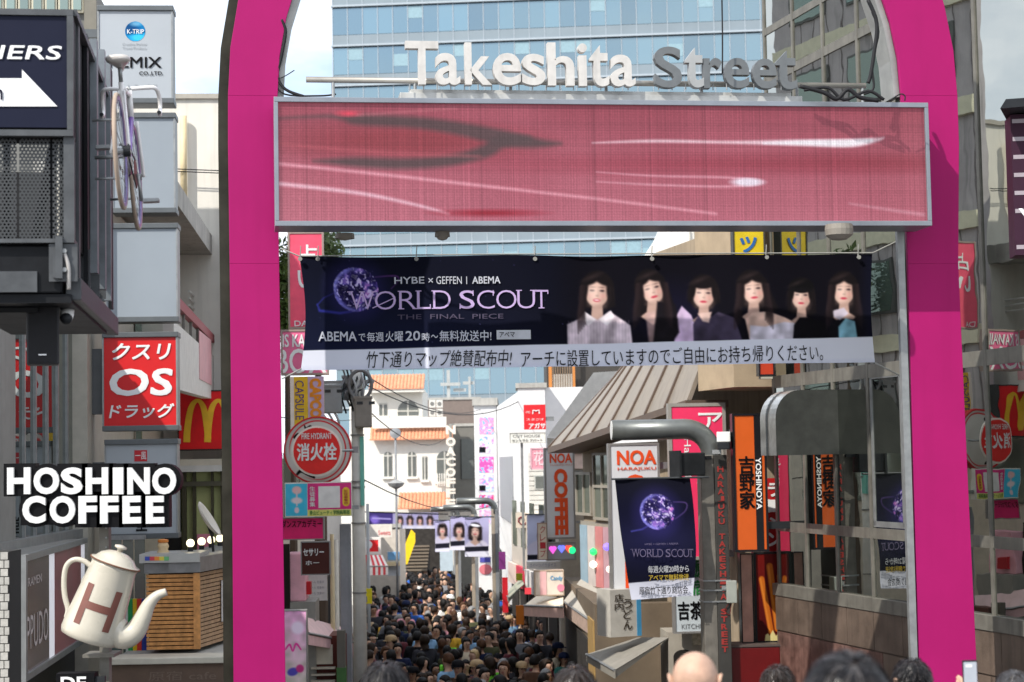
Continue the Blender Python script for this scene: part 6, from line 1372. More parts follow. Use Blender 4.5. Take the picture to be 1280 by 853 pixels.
# poles
def pole(name, label, px, ytop, Y, r, m, square=False, grp=None, cat='pole'):
    c = P(px, 600, Y); fr = worldfr(c.x, Y, ground(Y), 0); t = thing(name, label, cat, fr, grp); zt = fr.Z(px, ytop)
    if square: bx('shaft', m, t, -r, r, -r, r, 0, zt, .01)
    else: mb = MB(); mb.smooth = True; mb.tube([(0, 0, 0), (0, 0, zt)], [r*1.15, r*.9], 18); mb.obj('shaft', m, t)
    return t, fr
t, fr = pole('utility_pole', 'white concrete utility pole with transformer boxes and teal guard on the left of the lane', 447.5, 455, 31, .108, mat('pole_white', (.66, .66, .62), .7, var=.12, scale=5, streak=.12), cat='utility pole')
bx('teal_guard', cm(120, 200, 185), t, fr.X(451, 590), fr.X(455.5, 590), -.125, .0, fr.Z(453, 632), fr.Z(453, 546)); 
for yy in (545, 603, 610, 655, 742): mb = MB(); z = fr.Z(447, yy); mb.lathe([(.122, z), (.122, z+.025)], 18); mb.obj('band', STEEL, t)
TRG = mat('transformer_grey', (.30, .325, .34), .5, .2, var=.1); TRB = mat('transformer_brown_grey', (.25, .235, .21), .55, .1, var=.15)
f2 = fr
def tbox(label, x0, y0, x1, y1, m, off, nm='transformer_box'):
    f = Fr((x0+x1)/2, y1, 31, 3); tt = thing(nm, label, 'electrical box', f, 'electrical boxes on the utility pole'); a = f.rect(x0, y0, x1, y1); bx('case', m, tt, a[0], a[1], off, off+.35, a[2], a[3], .02); bx('lid', m, tt, a[0]-.015, a[1]+.015, off-.015, off+.365, a[3]-.03, a[3]+.01)
    for i in range(2): bx('vent', DARKM, tt, a[0]+.04+i*.2, a[0]+.14+i*.2, off-.008, off-.001, a[3]-.13, a[3]-.08)
    bx('bracket', STEEL, tt, a[0]+.05, a[1]-.05, off+.351, off+.42, (a[2]+a[3])/2-.03, (a[2]+a[3])/2+.03)
    return tt, f, a
tbox('blue-grey transformer box left of the utility pole top', 404, 482, 428, 517, TRG, -.25); tbox('brown-grey electrical box with round emblem right of the pole top', 444, 497, 465, 535, TRB, -.35)
tt, f, a = tbox('smaller grey box tucked behind the two transformer boxes', 428, 470, 446, 500, TRG, 0.05)
for i, (c0, c1) in enumerate((((404, 517), (410, 535)), ((412, 517), (418, 538)), ((420, 517), (424, 540)), ((447, 497), (440, 470)), ((455, 497), (452, 466)), ((462, 497), (463, 470)))):
    mb = MB(); mb.smooth = True; mb.tube(spl([(fr.X(*c0), -.2, fr.Z(*c0)), (fr.X((c0[0]+c1[0])/2+3, c0[1]), -.22, fr.Z(c0[0], (c0[1]+c1[1])/2)), (fr.X(*c1), -.1, fr.Z(*c1))], 5), .02, 6); mb.obj('cable_drop', cm(175, 178, 180), t)
for j in range(7):
    mb = MB(); mb.smooth = True; x = 428+j*5; mb.tube(spl([(fr.X(x, 470), -.15+.05*j, fr.Z(x, 458)), (fr.X(x+4, 480), -.1, fr.Z(x, 474+(j % 3)*5)), (fr.X(x-5, 490), -.2, fr.Z(x, 492)), (fr.X(x, 510), -.05, fr.Z(x, 508+(j % 2)*9))], 5), .017, 6); mb.obj('cable_drop', WIRE if j % 2 else cm(120, 122, 125), t)
bx('crossarm', STEEL, t, fr.X(398, 478), fr.X(468, 478), -.08, .0, fr.Z(430, 480), fr.Z(430, 476))
mb = MB(); mb.smooth = True; R = []
for k_ in range(28): a = 2*math.pi*k_/28; R.append([(fr.X(452, 470)+(.19+.03*math.cos(b))*math.cos(a), -.3+.03*math.sin(b), fr.Z(452, 482)+(.24+.03*math.cos(b))*math.sin(a)) for b in [2*math.pi*i/6 for i in range(6)]])
mb.rings(R, False, True); mb.obj('cable_coil', cm(110, 112, 114), t)
t, fr = pole('square_column', 'grey square steel column under the wide advert sign', 431, 655, 28.5, .082, mat('column_grey', (.26, .27, .29), .6, var=.15, streak=.2), True)
t, fr = pole('cream_pipe', 'thin cream rain pipe left of the grey square column', 414, 668, 29, .035, cm(222, 205, 165)); t, fr = pole('cream_pipe', 'white pipe between the cream rain pipe and the grey column', 419, 675, 29.3, .04, cm(225, 222, 212))
t, fr = pole('thin_pole', 'slim grey pole right of the white utility pole', 459, 630, 40, .035, cm(165, 168, 170)); 
t, fr = pole('antenna_mast', 'thin mast with dish lamp in front of the white villa', 495, 545, 55, .035, cm(130, 132, 134)); mb = MB(); mb.lathe([(.02, fr.Z(495, 612)), (.2, fr.Z(495, 608)), (.26, fr.Z(495, 604)), (.05, fr.Z(495, 600))], 16); mb.obj('lamp_head', cm(150, 150, 148), t); mb = MB(); mb.lathe([(.02, -.04), (.16, -.02), (.17, .02), (.02, .06)], 18, (0, 0, fr.Z(495, 542)), Matrix.Rotation(rad(70), 3, 'X')); mb.obj('dish', cm(120, 122, 125), t)
# tree at upper left behind the screen
f_ = Fr(410, 560, 40, 0)
def tree(label, px, pyb, pyt, Y, wpx, seed=3):
    rs = random.Random(seed); c = P(px, 600, Y); fr = worldfr(c.x, Y, ground(Y)-.2, 0); t = thing('tree', label, 'tree', fr); z0_, z1_ = fr.Z(px, pyb), fr.Z(px, pyt); w = wpx*Y/2300/2
    mb = MB(); mb.tube([(0, 0, 0), (.05, 0, z0_*.6), (0, .05, z1_*.8)], [.16, .11, .04], 8); mb.obj('trunk', mat('bark', (.10, .07, .05), .9, bump=.5), t)
    mb = MB()
    for cl in range(26):
        a = rs.uniform(0, 6.28); rr = rs.random()**.5*w*.9; cz = z0_+(z1_-z0_)*rs.random(); cxx, cyy = rr*math.cos(a), rr*math.sin(a); cr = rs.uniform(.22, .42)
        for k_ in range(60):
            d = Vector((rs.gauss(0, 1), rs.gauss(0, 1), rs.gauss(0, 1))); d.normalize(); p = Vector((cxx, cyy, cz))+d*cr*rs.random()**.4; u = Vector((rs.gauss(0, 1), rs.gauss(0, 1), rs.gauss(0, 1))).normalized(); v = u.orthogonal().normalized(); s = rs.uniform(.035, .07)
            mb.add([p-u*s*1.6, p+v*s*.6, p+u*s*1.6, p-v*s*.6], [(0, 1, 2, 3)])
    tag(mb.obj('crown', mat('leaf_green', (.075, .12, .025), .6, var=.6, scale=3), t), kind='stuff')
tree('small yellow-green tree behind the coral pink sign at upper left of the lane', 398, 350, 284, 36, 62)
tree('dark pine-like tree between the sign cluster and the arch leg', 360, 420, 320, 33, 22, 8)

# ------------------------------------------------------------------ white villa with terracotta roofs
VF = Fr(515, 700, 78, 0); vl = thing('white_villa', 'white villa with terracotta tiled roofs and arched windows at the end of the lane', 'building', VF)
VW = mat('villa_white', (.74, .72, .66), .8, var=.05); TER = mat('terracotta', (.60, .27, .155), .7, var=.25, scale=6); VD = mat('villa_window_dark', (.12, .13, .12), .3, spec=.8)
def vr(x0, y0, x1, y1, off=0): return VF.rect(x0, y0, x1, y1, off)
a = vr(462, 549, 566, 720); bx('wall', VW, vl, a[0]-1.5, a[1], 0, 6, a[2]-5, a[3])
b = vr(466, 487, 528, 549, .8); bx('upper_wall', VW, vl, b[0]-1, b[1], .8, 6, b[2], b[3])
c = vr(466, 522, 558, 535, -.0); bx('balcony_wall', VW, vl, c[0], c[1], -.15, .0, c[2], c[3])
def tiles(x0, x1, z0, z1, y0, y1, n):
    for i in range(n):
        xa = x0+(x1-x0)*i/n; xb = x0+(x1-x0)*(i+1)/n; m = (xa+xb)/2; r = (xb-xa)/2; R = []
        for y, z in ((y0, z0), (y1, z1)): R.append([(m+r*math.cos(t_), y, z+r*.8*math.sin(t_)) for t_ in [math.pi*k_/5 for k_ in range(6)]])
        mb = MB(); mb.rings(R); mb.obj('roof_tile_row', TER, vl)
d = vr(461, 468, 530, 487, .3); tiles(d[0], d[1], d[2], d[3], .2, 1.4, 16); bx('eave', VW, vl, d[0], d[1], .25, 1.5, d[2]-.12, d[2]-.01)
d = vr(462, 533, 566, 550, -.3); tiles(d[0], d[1], d[2], d[3]-.05, -.45, .3, 24)
d = vr(498, 617, 566, 636, -.6); tiles(d[0], d[1], d[2], d[3], -1.2, -.1, 15)
def archwin(x0, y0, x1, y1, off, flat=False):
    a = vr(x0, y0, x1, y1, off); m = (a[0]+a[1])/2; r = (a[1]-a[0])/2; n = 10
    zz = a[3]-(0 if flat else min(r, .9)); pts = [(a[0], a[2]), (a[1], a[2])]+([(a[1], a[3]), (a[0], a[3])] if flat else [(m+r*math.cos(math.pi*k_/n), zz+(a[3]-zz)*math.sin(math.pi*k_/n)) for k_ in range(n+1)])
    mb = MB(); mb.prism(pts, off-.03, off-.005); w = mb.obj('window', VD, vl)
    bx('mullion', cm(190, 188, 180), w, m-.03, m+.03, off-.05, off-.031, a[2], a[3]); bx('transom', cm(190, 188, 180), w, a[0], a[1], off-.048, off-.031, zz-.03, zz+.03); bx('sill', VW, w, a[0]-.08, a[1]+.08, off-.12, off-.002, a[2]-.1, a[2]-.001)
for q_ in ((497, 501, 523, 520, .8), (480, 565, 490, 596, 0), (510, 565, 520, 596, 0), (546, 564, 566, 602, 0)): archwin(*q_)
archwin(528, 571, 534, 600, 0, True); archwin(474, 505, 484, 520, .8, True); archwin(472, 640, 492, 660, 0, True)
for i in range(7): x = VF.X(547+i*2.8, 596); bx('baluster', VW, vl, x-.02, x+.02, -.25, -.21, VF.Z(550, 608), VF.Z(550, 592))
for i, (x0_, y0_) in enumerate(((536, 500), (545, 500), (536, 511), (545, 511))):
    f_ = Fr(x0_+4, y0_+10, 78.5, 0); t = thing('air_conditioner', ('upper left', 'upper right', 'lower left', 'lower right')[i]+' of the four air conditioner units on the villa roof terrace', 'air conditioner', f_, 'air conditioners on the villa terrace'); a = f_.rect(x0_, y0_, x0_+8.5, y0_+10); bx('case', cm(215, 212, 205), t, a[0]+.01, a[1]-.01, 0, .3, a[2]+.01, a[3]-.01); mb = MB(); mb.disc((a[0]+a[1])/2, (a[2]+a[3])/2, .09, -.012, -.001, 14); mb.obj('fan_grille', cm(120, 120, 118), t)

def block(name, label, x0, y0, x1, y1, Y, m, depth=6, yaw=0, cat='building', gz_=None, side=None):
    f = Fr((x0+x1)/2, y1, Y, yaw); t = thing(name, label, cat, f); a = f.rect(x0, y0, x1, y1); bx('wall', m, t, a[0], a[1], 0, depth, ground(Y)-f.o.z-.3, a[3]); bx('roof_edge', CONC, t, a[0]-.05, a[1]+.05, -.05, depth, a[3]+.001, a[3]+.12)
    return t, f, a
t, f, a = block('grey_narrow_building', 'narrow grey building with a tall dark window between the villa and the poster building', 566, 533, 600, 720, 80, cm(118, 116, 110), 8); b = f.rect(577, 549, 592, 599); w = bx('window', VD, t, b[0], b[1], -.04, -.002, b[2], b[3]); bx('frame', cm(70, 70, 68), w, b[0]-.05, b[0]-.001, -.06, -.001, b[2], b[3]); b = f.rect(570, 640, 600, 652); bx('ledge', cm(200, 190, 180), t, b[0], b[1], -.5, -.002, b[2], b[3])
t, f, a = block('distant_brown_block', 'brownish-grey block with roof clutter in front of the glass tower base', 527, 500, 600, 560, 90, mat('brown_grey_wall', (.20, .16, .14), .8), 8)
for i, (x0_, y0_, x1_, y1_) in enumerate(((550, 478, 575, 482), (558, 462, 562, 500), (566, 485, 582, 489), (585, 470, 588, 500), (578, 476, 592, 480))): b = f.rect(x0_, y0_, x1_, y1_); bx('aerial', cm(170, 172, 170), t, b[0], b[1], .5+i*.1, .55+i*.1, b[2], b[3])
# stairs with yellow banner
SFm = Fr(515, 735, 75, 0); t = thing('outdoor_stairs', 'dark outdoor staircase climbing at the far left end of the lane', 'stairs', SFm); SD = mat('stair_dark', (.035, .028, .023), .8)
n = 8
for i in range(n):
    y0_ = 716-(716-682)*i/n; y1_ = 716-(716-682)*(i+1)/n; x0_ = 500+10*i/n; a = SFm.rect(x0_, y1_, 534+i*.4, y0_, i*.25-2.2); bx('stair', SD, t, a[0], a[1], i*.25-2.2, i*.25-1.9, a[2]-.6, a[3]); bx('nosing', mat('stair_nosing', (.20, .16, .12), .8), t, a[0], a[1], i*.25-2.23, i*.25-2.201, a[3]-.07, a[3])
bx('back_wall', mat('dark_shop', (.045, .04, .036), .7, var=.4), t, SFm.X(495, 700, 1), SFm.X(560, 700, 1), 1.0, 1.5, ground(75)-SFm.o.z, SFm.Z(515, 652, 1))
t2, f, a = sign('slanting yellow banner strip beside the staircase', 500, 662, 518, 706, 72, 0, cm(236, 200, 30), None, fw=0, depth=.03); 
for o in list(t2.children): bpy.data.objects.remove(o)
mb = MB(); pts = [f.at(*p) for p in ((514, 662), (519, 667), (519, 678), (509, 706), (500, 704), (500, 696))]; mb.prism(pts, 0, .05); mb.obj('banner_face', cm(236, 200, 30), t2); mb = MB(); mb.tube([(f.X(516, 664), .08, f.Z(516, 662)), (f.X(504, 704), .08, f.Z(504, 708))], .03, 6); mb.obj('rail', DARKM, t2)
# red and white awning stall
RD, WH = cm(205, 35, 50, .8), cm(228, 222, 218, .8)
awning('red and white striped awning on the left at the far end of the lane', [P(457, 694, 52), P(478, 694, 55), P(485, 708, 54), P(459, 708, 50.5)], RD, RD, ribs=8, vh=.25, stripes=(RD, WH))
t, f, a = sign('red sign with white emblem in a white frame above the striped awning', 456, 672, 476, 693, 52, 2, cm(225, 40, 42), cm(228, 222, 215), fw=.07); x, z = f.at(460, 681); mb = MB(); mb.disc(x, z, .12, -.02, -.001, 14); mb.obj('emblem', WHITEL, t)
t, f, a = sign('white sign with small red script above the red framed sign', 462, 656, 490, 672, 56, 2, cm(228, 222, 212), None, fw=0); ptext(f, t, 'Sweets', cm(225, 80, 90), 473, 663, 488, 669, -.004)
t, f, a = sign('yellow angular frame sign low beside the white pole', 450, 736, 465, 755, 34, 2, cm(238, 222, 40), None, fw=0, depth=.05); b = f.rect(450, 746, 459, 753); bx('grey_panel', cm(140, 140, 165), t, b[0], b[1], -.01, -.001, b[2], b[3])
t, f, a = sign('pale blue and cream stall board right of the striped awning', 484, 690, 500, 720, 57, 0, cm(200, 205, 210), None, fw=0); b = f.rect(485, 690, 499, 700); bx('blue_panel', cm(110, 160, 205), t, b[0], b[1], -.03, -.002, b[2], b[3]); b = f.rect(484, 702, 500, 707); bx('cream_shelf', cm(225, 205, 165), t, b[0], b[1], -.3, -.031, b[2], b[3])
block('far_left_stalls', 'row of pale stalls low behind the striped awning', 455, 660, 500, 740, 58, cm(205, 196, 184), 3)
# strip banner with small portraits above the lane
f_ = Fr(503, 660, 58, 0); t = thing('portrait_strip_banner', 'long lavender strip banner with a row of small portraits across the far lane', 'banner', f_)
cv = Canvas(460, 641, 548, 661, 2.2, (150, 146, 186)); cv.poly([(460, 641), (491, 641), (491, 661), (460, 661)], (62, 52, 112), 1); cv.ell(468, 650, 6, 5, (120, 100, 190), soft=4); cv.line([(466, 648, 2), (488, 649, 2)], (150, 140, 200), 1); 
for i in range(4): portrait(cv, 500+i*12.5, 650, 2.5, bangs=(i % 2 == 0), long=.8); cv.ell(500+i*12.5, 661, 5, 3, (215, 212, 225), soft=1)
cv.poly([(460, 657), (548, 657), (548, 661), (460, 661)], (200, 198, 215), 1, .8)
panel('printed_fabric', cv, t, fq(f_, 460, 641, 548, 661, 0), FABP); mb = MB(); mb.tube([(f_.X(452, 640), 0, f_.Z(452, 640)), (f_.X(560, 643), 0, f_.Z(560, 643))], .02, 6); mb.obj('wire', WIRE, t)
# NOA COFFEE upright letters
f_ = Fr(563, 632, 60, 0); t = thing('vertical_letter_sign', 'cream raised letters NOA COFFEE stacked upright on a dark backing at the lane end', 'sign', f_)
a = f_.rect(557, 530, 570, 640); bx('backing', cm(150, 150, 145), t, (a[0]+a[1])/2-.05, (a[0]+a[1])/2+.05, .15, .2, a[2]-1.2, a[3])
ys = [532, 547, 559, 573, 586, 600, 613, 626]
for ch, y in zip('NOACOFFE', ys[:3]+[572, 585, 598, 611, 624]):
    a = f_.rect(557.5, y, 569.5, y+11, 0); mb = MB(); put(mb, glyphs(ch, .05), a[0], a[1], a[2], a[3], 0, .14); mb.obj('letter', mat('cream_letters', (.80, .72, .62), .5), t)
bx('bracket', STEEL, t, a[1], a[1]+.5, .06, .12, -.1, .0)

def span(label, a, b, Ya, Yb, sag=.35, r=.011):
    A, B = P(*a, Ya), P(*b, Yb); pts = [A.lerp(B, i/10)-Vector((0, 0, sag*4*(i/10)*(1-i/10))) for i in range(11)]; mb = MB(); mb.smooth = True; mb.tube([p-A for p in pts], r, 5); o = mb.obj('overhead_wire', WIRE); o.location = A; tag(o, label, 'wire', 'overhead wires across the lane')
span('overhead wire from the utility pole top to the white poster building', (455, 468), (600, 512), 31, 62)
span('overhead wire sagging low in front of the white villa', (452, 505), (560, 545), 31, 66, .5)
span('overhead wire running from the pole to the red square sign', (455, 480), (652, 500), 31, 46, .45)
span('long thin wire crossing just below the wide banner on the left', (352, 522), (470, 520), 29, 60, .1, .008)
span('overhead wire dipping behind the portrait strip banner', (455, 600), (622, 628), 31, 60, .4)
# ------------------------------------------------------------------ white ribbed building with pink posters
f_ = Fr(608, 720, 62, 0); wb = thing('poster_building', 'white corrugated building with a column of pink posters right of the lane end', 'building', f_)
WBM = mat('white_cladding', (.70, .70, .70), .6, var=.05); a = f_.rect(594, 507, 622, 720); bx('wall', WBM, wb, a[0], a[1], 0, 5, ground(62)-f_.o.z-.3, a[3]); b = f_.rect(594, 507, 622, 510); bx('roof_edge', CONC, wb, a[0]-.05, a[1]+.05, -.1, 5, a[3]+.002, a[3]+.25)
# street wall running towards the camera
pA, pB = P(621.5, 506, 62), P(655, 485, 46); q_ = lambda p: tuple(p-f_.o)
Lg = math.hypot(pB.x-pA.x, pB.y-pA.y); RFm = Fr(0, 0, 10, 0); RFm.o = pA.copy(); RFm.yaw = math.atan2(pB.y-pA.y, pB.x-pA.x); RFm._v()
w2 = thing('ribbed_white_building', 'long white ribbed metal wall of the building along the right of the lane', 'building', RFm)
bx('wall', WBM, w2, 0, Lg, .05, 5, ground(55)-RFm.o.z-.5, pB.z-pA.z if pB.z < pA.z else 0)
hz = 0 if pB.z < pA.z else pB.z-pA.z
mb = MB(); mb.hexa([(0, .04, -.01), (Lg, .04, -.01), (Lg, .04, pB.z-pA.z), (0, .04, 0)], [(0, 4, -.01), (Lg, 4, -.01), (Lg, 4, pB.z-pA.z), (0, 4, 0)]) if pB.z > pA.z else None
if mb.v: mb.obj('gable_strip', WBM, w2)
for i in range(46):
    x = Lg*(i+.5)/46; bx('rib', WBM, w2, x-.05, x+.05, -.02, .045, ground(55)-RFm.o.z+2.6, min(0, pB.z-pA.z))
x0_, x1_ = RFm.X(627, 620), RFm.X(643, 620); bx('grey_shutter', cm(150, 152, 156), w2, x0_, x1_, -.05, -.021, RFm.Z(635, 650), RFm.Z(635, 571))
PKP = [(240, 150, 190), (235, 220, 230), (245, 90, 170), (205, 215, 235), (235, 70, 140), (230, 180, 205)]
for i, (y0_, y1_) in enumerate(((522, 543), (546, 567), (571, 591), (594, 615), (619, 635), (638, 655))):
    cv = Canvas(599, y0_, 617, y1_, 2.2, PKP[i]); n_1 = cv.noise(1, 7, i+3); n_2 = cv.noise(1, 5, i+13); cv.mix(np.clip(n_1*1.8, 0, 1), (242, 120, 190)); cv.mix(np.clip(n_2*1.8, 0, 1), (225, 225, 240)); cv.mix(np.clip(-n_1*n_2*4, 0, .9), (110, 180, 225))
    if i in (1, 3): cv.poly([(599, y1_-8), (607, y1_-8), (607, y1_-1), (599, y1_-1)], (20, 20, 28), 1)
    panel('poster', cv, wb, fq(f_, 599, y0_, 617, y1_, -.01), PRINT)
t, f, a = block('pale_front_pillar_building', 'white pillar-like building end beside the red sign at right of the lane end', 649, 485, 683, 700, 45.5, mat('white_cladding', 0), 2); 
for i in range(14): z = f.Z(665, 566+i*6); bx('siding_board', cm(205, 203, 196), t, f.X(661, 600), f.X(683, 600), -.03, -.002, z-.10, z)
b = f.rect(668, 594, 681, 612); w = bx('window', cm(180, 182, 178), t, b[0], b[1], -.05, -.031, b[2], b[3]); bx('pane', VD, w, b[0]+.03, b[1]-.03, -.06, -.051, b[2]+.03, b[3]-.03)
t, f, a = sign('square red sign with white katakana アガサ above the white name plate', 655, 506, 682, 537, 44, 2, cm(228, 36, 44), None, fw=0); ptext(f, t, 'アガサ', WHITEL, 661, 529, 682, 536, -.004, bold=.06); x, z = f.at(670, 515); mb = MB(); mb.tube([(x-.08, -.012, z-.05), (x-.07, -.012, z+.04), (x, -.012, z+.02), (x+.07, -.012, z+.04), (x+.08, -.012, z-.05)], .016, 5); mb.obj('emblem', WHITEL, t); ptext(f, t, 'ヘアサロン', WHITEL, 657, 514, 663, 517, -.004, bold=.02); ptext(f, t, 'スタジオ', WHITEL, 658, 523, 680, 526, -.004)
bx('bracket', STEEL, t, a[1], a[1]+.2, .03, .1, a[2]+.2, a[2]+.3)
t, f, a = sign('white name plate sign with tiny dark writing under the red square sign', 637, 541, 682, 554, 43.5, 2, cm(222, 222, 214), cm(170, 168, 160), fw=.012, depth=.06); ptext(f, t, 'セントラル アパート', cm(90, 90, 90), 640, 549, 678, 552.5, -.004, bold=.02); ptext(f, t, 'CUT HOUSE', cm(110, 110, 110), 641, 543.5, 675, 547, -.004); bx('pole_mount', STEEL, t, f.X(651, 560), f.X(654, 560), .07, .12, -3.0, a[2]+.1)
t, f, a = sign('faded pink emblem sign on the white siding', 663, 560, 683, 587, 43, 2, cm(222, 150, 165), cm(215, 170, 180), fw=.03); ptext(f, t, '花', cm(235, 205, 210), 667, 564, 680, 582, -.004, bold=.03)
# lantern-ish white and red signs above the crowd on the right
for (x0_, y0_, x1_, y1_, Y, c_, lb_) in ((693-9, 640, 700, 643, 40, (205, 200, 195), 'white roller awning box behind the orange coffee sign'),):
    pass
t, f, a = sign('cream sign with dark red vertical script beside the half portrait banner', 672, 654, 684, 700, 36, 2, cm(212, 200, 182), cm(140, 110, 95), fw=.012); ptext(f, t, 'クレープ', cm(170, 40, 50), 675, 657, 682, 697, -.004, vertical=True)
t, f, a = sign('cream shop sign with a dark spiral emblem left of the half portrait banner', 645, 641, 660, 660, 44, 2, cm(214, 202, 185), None, fw=0)
x, z = f.at(652.5, 650); mb = MB(); mb.tube([(x+(.04+.014*k_)*math.cos(k_*.9), -.012, z+(.04+.014*k_)*math.sin(k_*.9)) for k_ in range(9)], .018, 5); mb.obj('emblem', cm(120, 30, 45), t)
t, f, a = sign('white rolled fascia box under the half portrait banner', 659, 702, 700, 711, 37, 2, cm(226, 222, 218), None, fw=0, depth=.4); ptext(f, t, 'スイーツパラダイス', cm(150, 150, 175), 662, 704, 695, 709, -.004)
t, f, a = sign('cream shop board with coloured script and a pink stripe above the pink awning', 668, 713, 705, 745, 35, 2, cm(222, 212, 200), cm(180, 160, 140), fw=.02, depth=.3); b = f.rect(675, 714, 683, 744); bx('pink_stripe', cm(228, 180, 182), t, b[0], b[1], -.012, -.002, b[2], b[3]); ptext(f, t, 'Candy', cm(90, 160, 205), 688, 720, 703, 727, -.004, bold=.03); x, z = f.at(701, 735); mb = MB(); mb.disc(x, z, .07, -.014, -.002, 14); mb.obj('pink_ring', cm(228, 140, 165), t)
awning('cream and pale pink awning above the crowd at right, lit by the sun', [P(672, 744, 36.5), P(704, 747, 35), P(704, 759, 33.6), P(655, 757, 35.4)], cm(238, 222, 198, .8), cm(214, 176, 165, .8), ribs=6, vh=.2)
t, f, a = sign('orange upright shop board with a small lamp under the cream awning', 645, 757, 655, 781, 36, 0, cm(200, 110, 20), None, fw=0, depth=.06)
awning('greenish tilted awning over the crowd further along the right side', [P(651, 722, 44), P(655, 730, 43), P(636, 748, 42.5), P(632, 742, 43.5)], cm(150, 152, 135, .8), cm(130, 130, 118, .8), ribs=3, vh=.1)
t, f, a = sign('narrow red flag banner standing above the crowd right of the middle lamp', 628, 722, 635, 766, 43, 0, cm(190, 25, 38), None, fw=0, depth=.02)
t, f, a = sign('round pink and violet board behind the middle street lamps', 599, 696, 614, 720, 54, 0, cm(214, 212, 216), None, fw=0); x, z = f.at(607, 712); mb = MB(); mb.disc(x, z, .19, -.02, -.002, 18, .15); mb.obj('pink_disc', cm(214, 120, 130), t); b = f.rect(600, 697, 613, 703); bx('violet_band', cm(80, 80, 170), t, b[0], b[1], -.02, -.002, b[2], b[3])
t, f, a = sign('pale blue hanging panel left of the middle street lamps', 550, 688, 566, 714, 55, 0, cm(186, 202, 212), None, fw=0, depth=.03)
t, f, a = sign('dark violet poster strip on the right side of the lane', 622, 690, 632, 712, 47, 0, cm(110, 40, 110), None, fw=0, depth=.05)
t, f, a = sign('small yellow-green square sign on the right side of the lane', 645, 717, 653, 726, 41, 0, cm(180, 180, 40), None, fw=0, depth=.05)
t, f, a = sign('small glowing red sign in the dark shop on the right side', 656, 735, 664, 743, 40, 0, mat('red_glow', (.7, .04, .05), .5, emit=(.9, .08, .1), es=.6), None, fw=0, depth=.05)
# dark storefront masses on the right of the lane
RS = worldfr(P(690, 600, 36).x, 36, CAMZ, -90-2.6+4); 
def rowblock(name, label, xa, Ya, xb, Yb, y0, m, extra=None, depth=5):
    A, B = P(xa, 700, Ya), P(xb, 700, Yb); f = worldfr(A.x, A.y, ground(Ya), math.degrees(math.atan2(B.y-A.y, B.x-A.x))); t = thing(name, label, 'building', f); L_ = math.hypot(B.x-A.x, B.y-A.y); zt = P(xa, y0, Ya).z-f.o.z
    bx('wall', m, t, 0, L_, 0, depth, -.5, zt); return t, f, L_, zt
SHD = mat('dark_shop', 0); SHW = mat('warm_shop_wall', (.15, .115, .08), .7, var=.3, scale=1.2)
t, f, L_, zt = rowblock('right_row_shops', 'row of shops with open dark fronts along the right of the lane behind the awnings', 640, 47, 699, 38.5, 640, cm(196, 188, 176))
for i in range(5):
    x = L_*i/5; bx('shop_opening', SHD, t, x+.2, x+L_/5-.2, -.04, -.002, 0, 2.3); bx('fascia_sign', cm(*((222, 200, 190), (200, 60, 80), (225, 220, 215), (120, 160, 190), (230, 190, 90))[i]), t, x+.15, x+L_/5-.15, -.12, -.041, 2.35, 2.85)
    bx('window', DGL, t, x+.5, x+L_/5-.5, -.03, -.002, 3.3, 4.4)
t, f, L_, zt = rowblock('passage_shop_row', 'brown shop wall with open dark passage right of the lane between the two awnings', 704, 37, 742, 30, 722, SHW)
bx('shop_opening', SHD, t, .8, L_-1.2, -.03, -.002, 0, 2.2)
for i in range(4): bx('panel_board', cm(165, 135, 85), t, L_-1.1+i*.26, L_-.86+i*.26, -.03, -.002, .1, 2.6)
t, f, a = block('lane_end_building', 'grey building closing the lane behind the street lamps', 500, 640, 650, 760, 88, cm(92, 88, 84), 8)
for i in range(9): b = f.rect(536+i*12, 668, 545+i*12, 690); w = bx('window', VD, t, b[0], b[1], -.04, -.002, b[2], b[3])
for i in range(7): b = f.rect(530+i*14, 696, 541+i*14, 716); bx('shop_board', cm(*((200, 190, 180), (60, 60, 110), (200, 90, 90), (220, 215, 205), (70, 110, 90), (215, 170, 190), (150, 150, 160))[i]), t, b[0], b[1], -.3, -.05, b[2], b[3])
# white gable left of the mansard roof, and the tan frame behind
f_ = Fr(715, 560, 38, 0); t = thing('white_gable', 'white sloping gable sheet rising left of the ribbed brown roof', 'gable', f_)
mb = MB(); pts = [f_.at(*p) for p in ((684, 546), (742, 466), (800, 462), (760, 556))]; mb.prism(pts, 0, .12); mb.obj('sheet', cm(228, 226, 220), t); mb = MB(); pts = [f_.at(*p) for p in ((684, 547), (760, 557), (760, 566), (684, 566))]; mb.prism(pts, -.03, .3); mb.obj('gutter', cm(176, 170, 160), t)
b = f_.rect(716, 567, 738, 586); bx('cream_box', cm(228, 205, 195), t, b[0], b[1], .05, .3, b[2], b[3]); 
bx('support_wall', cm(170, 160, 145), t, f_.X(700, 600), f_.X(760, 600), .35, .6, ground(38)-f_.o.z, 0.1)
f_ = Fr(703, 520, 60, 0); t = thing('tan_frame_building', 'dark building with tan vertical frames and a white balcony above the red square sign', 'building', f_)
a = f_.rect(684, 440, 770, 520); bx('wall', mat('dark_facade', (.05, .045, .04), .6), t, a[0], a[1]+2, .3, 6, ground(60)-f_.o.z, a[3]+1.5)
for x0_, x1_ in ((686, 690), (716, 719)): bx('frame_post', cm(176, 112, 52), t, f_.X(x0_, 480), f_.X(x1_, 480), -.1, .0, a[2], a[3]+1)
b = f_.rect(691, 468, 715, 492); bx('balcony_panel', cm(205, 200, 190), t, b[0], b[1], -.05, .25, b[2], b[3])
for i in range(9): x = f_.X(691+i*3, 480); bx('bar', cm(120, 100, 80), t, x, x+.03, -.09, -.051, b[2]-.3, b[3]+.3)
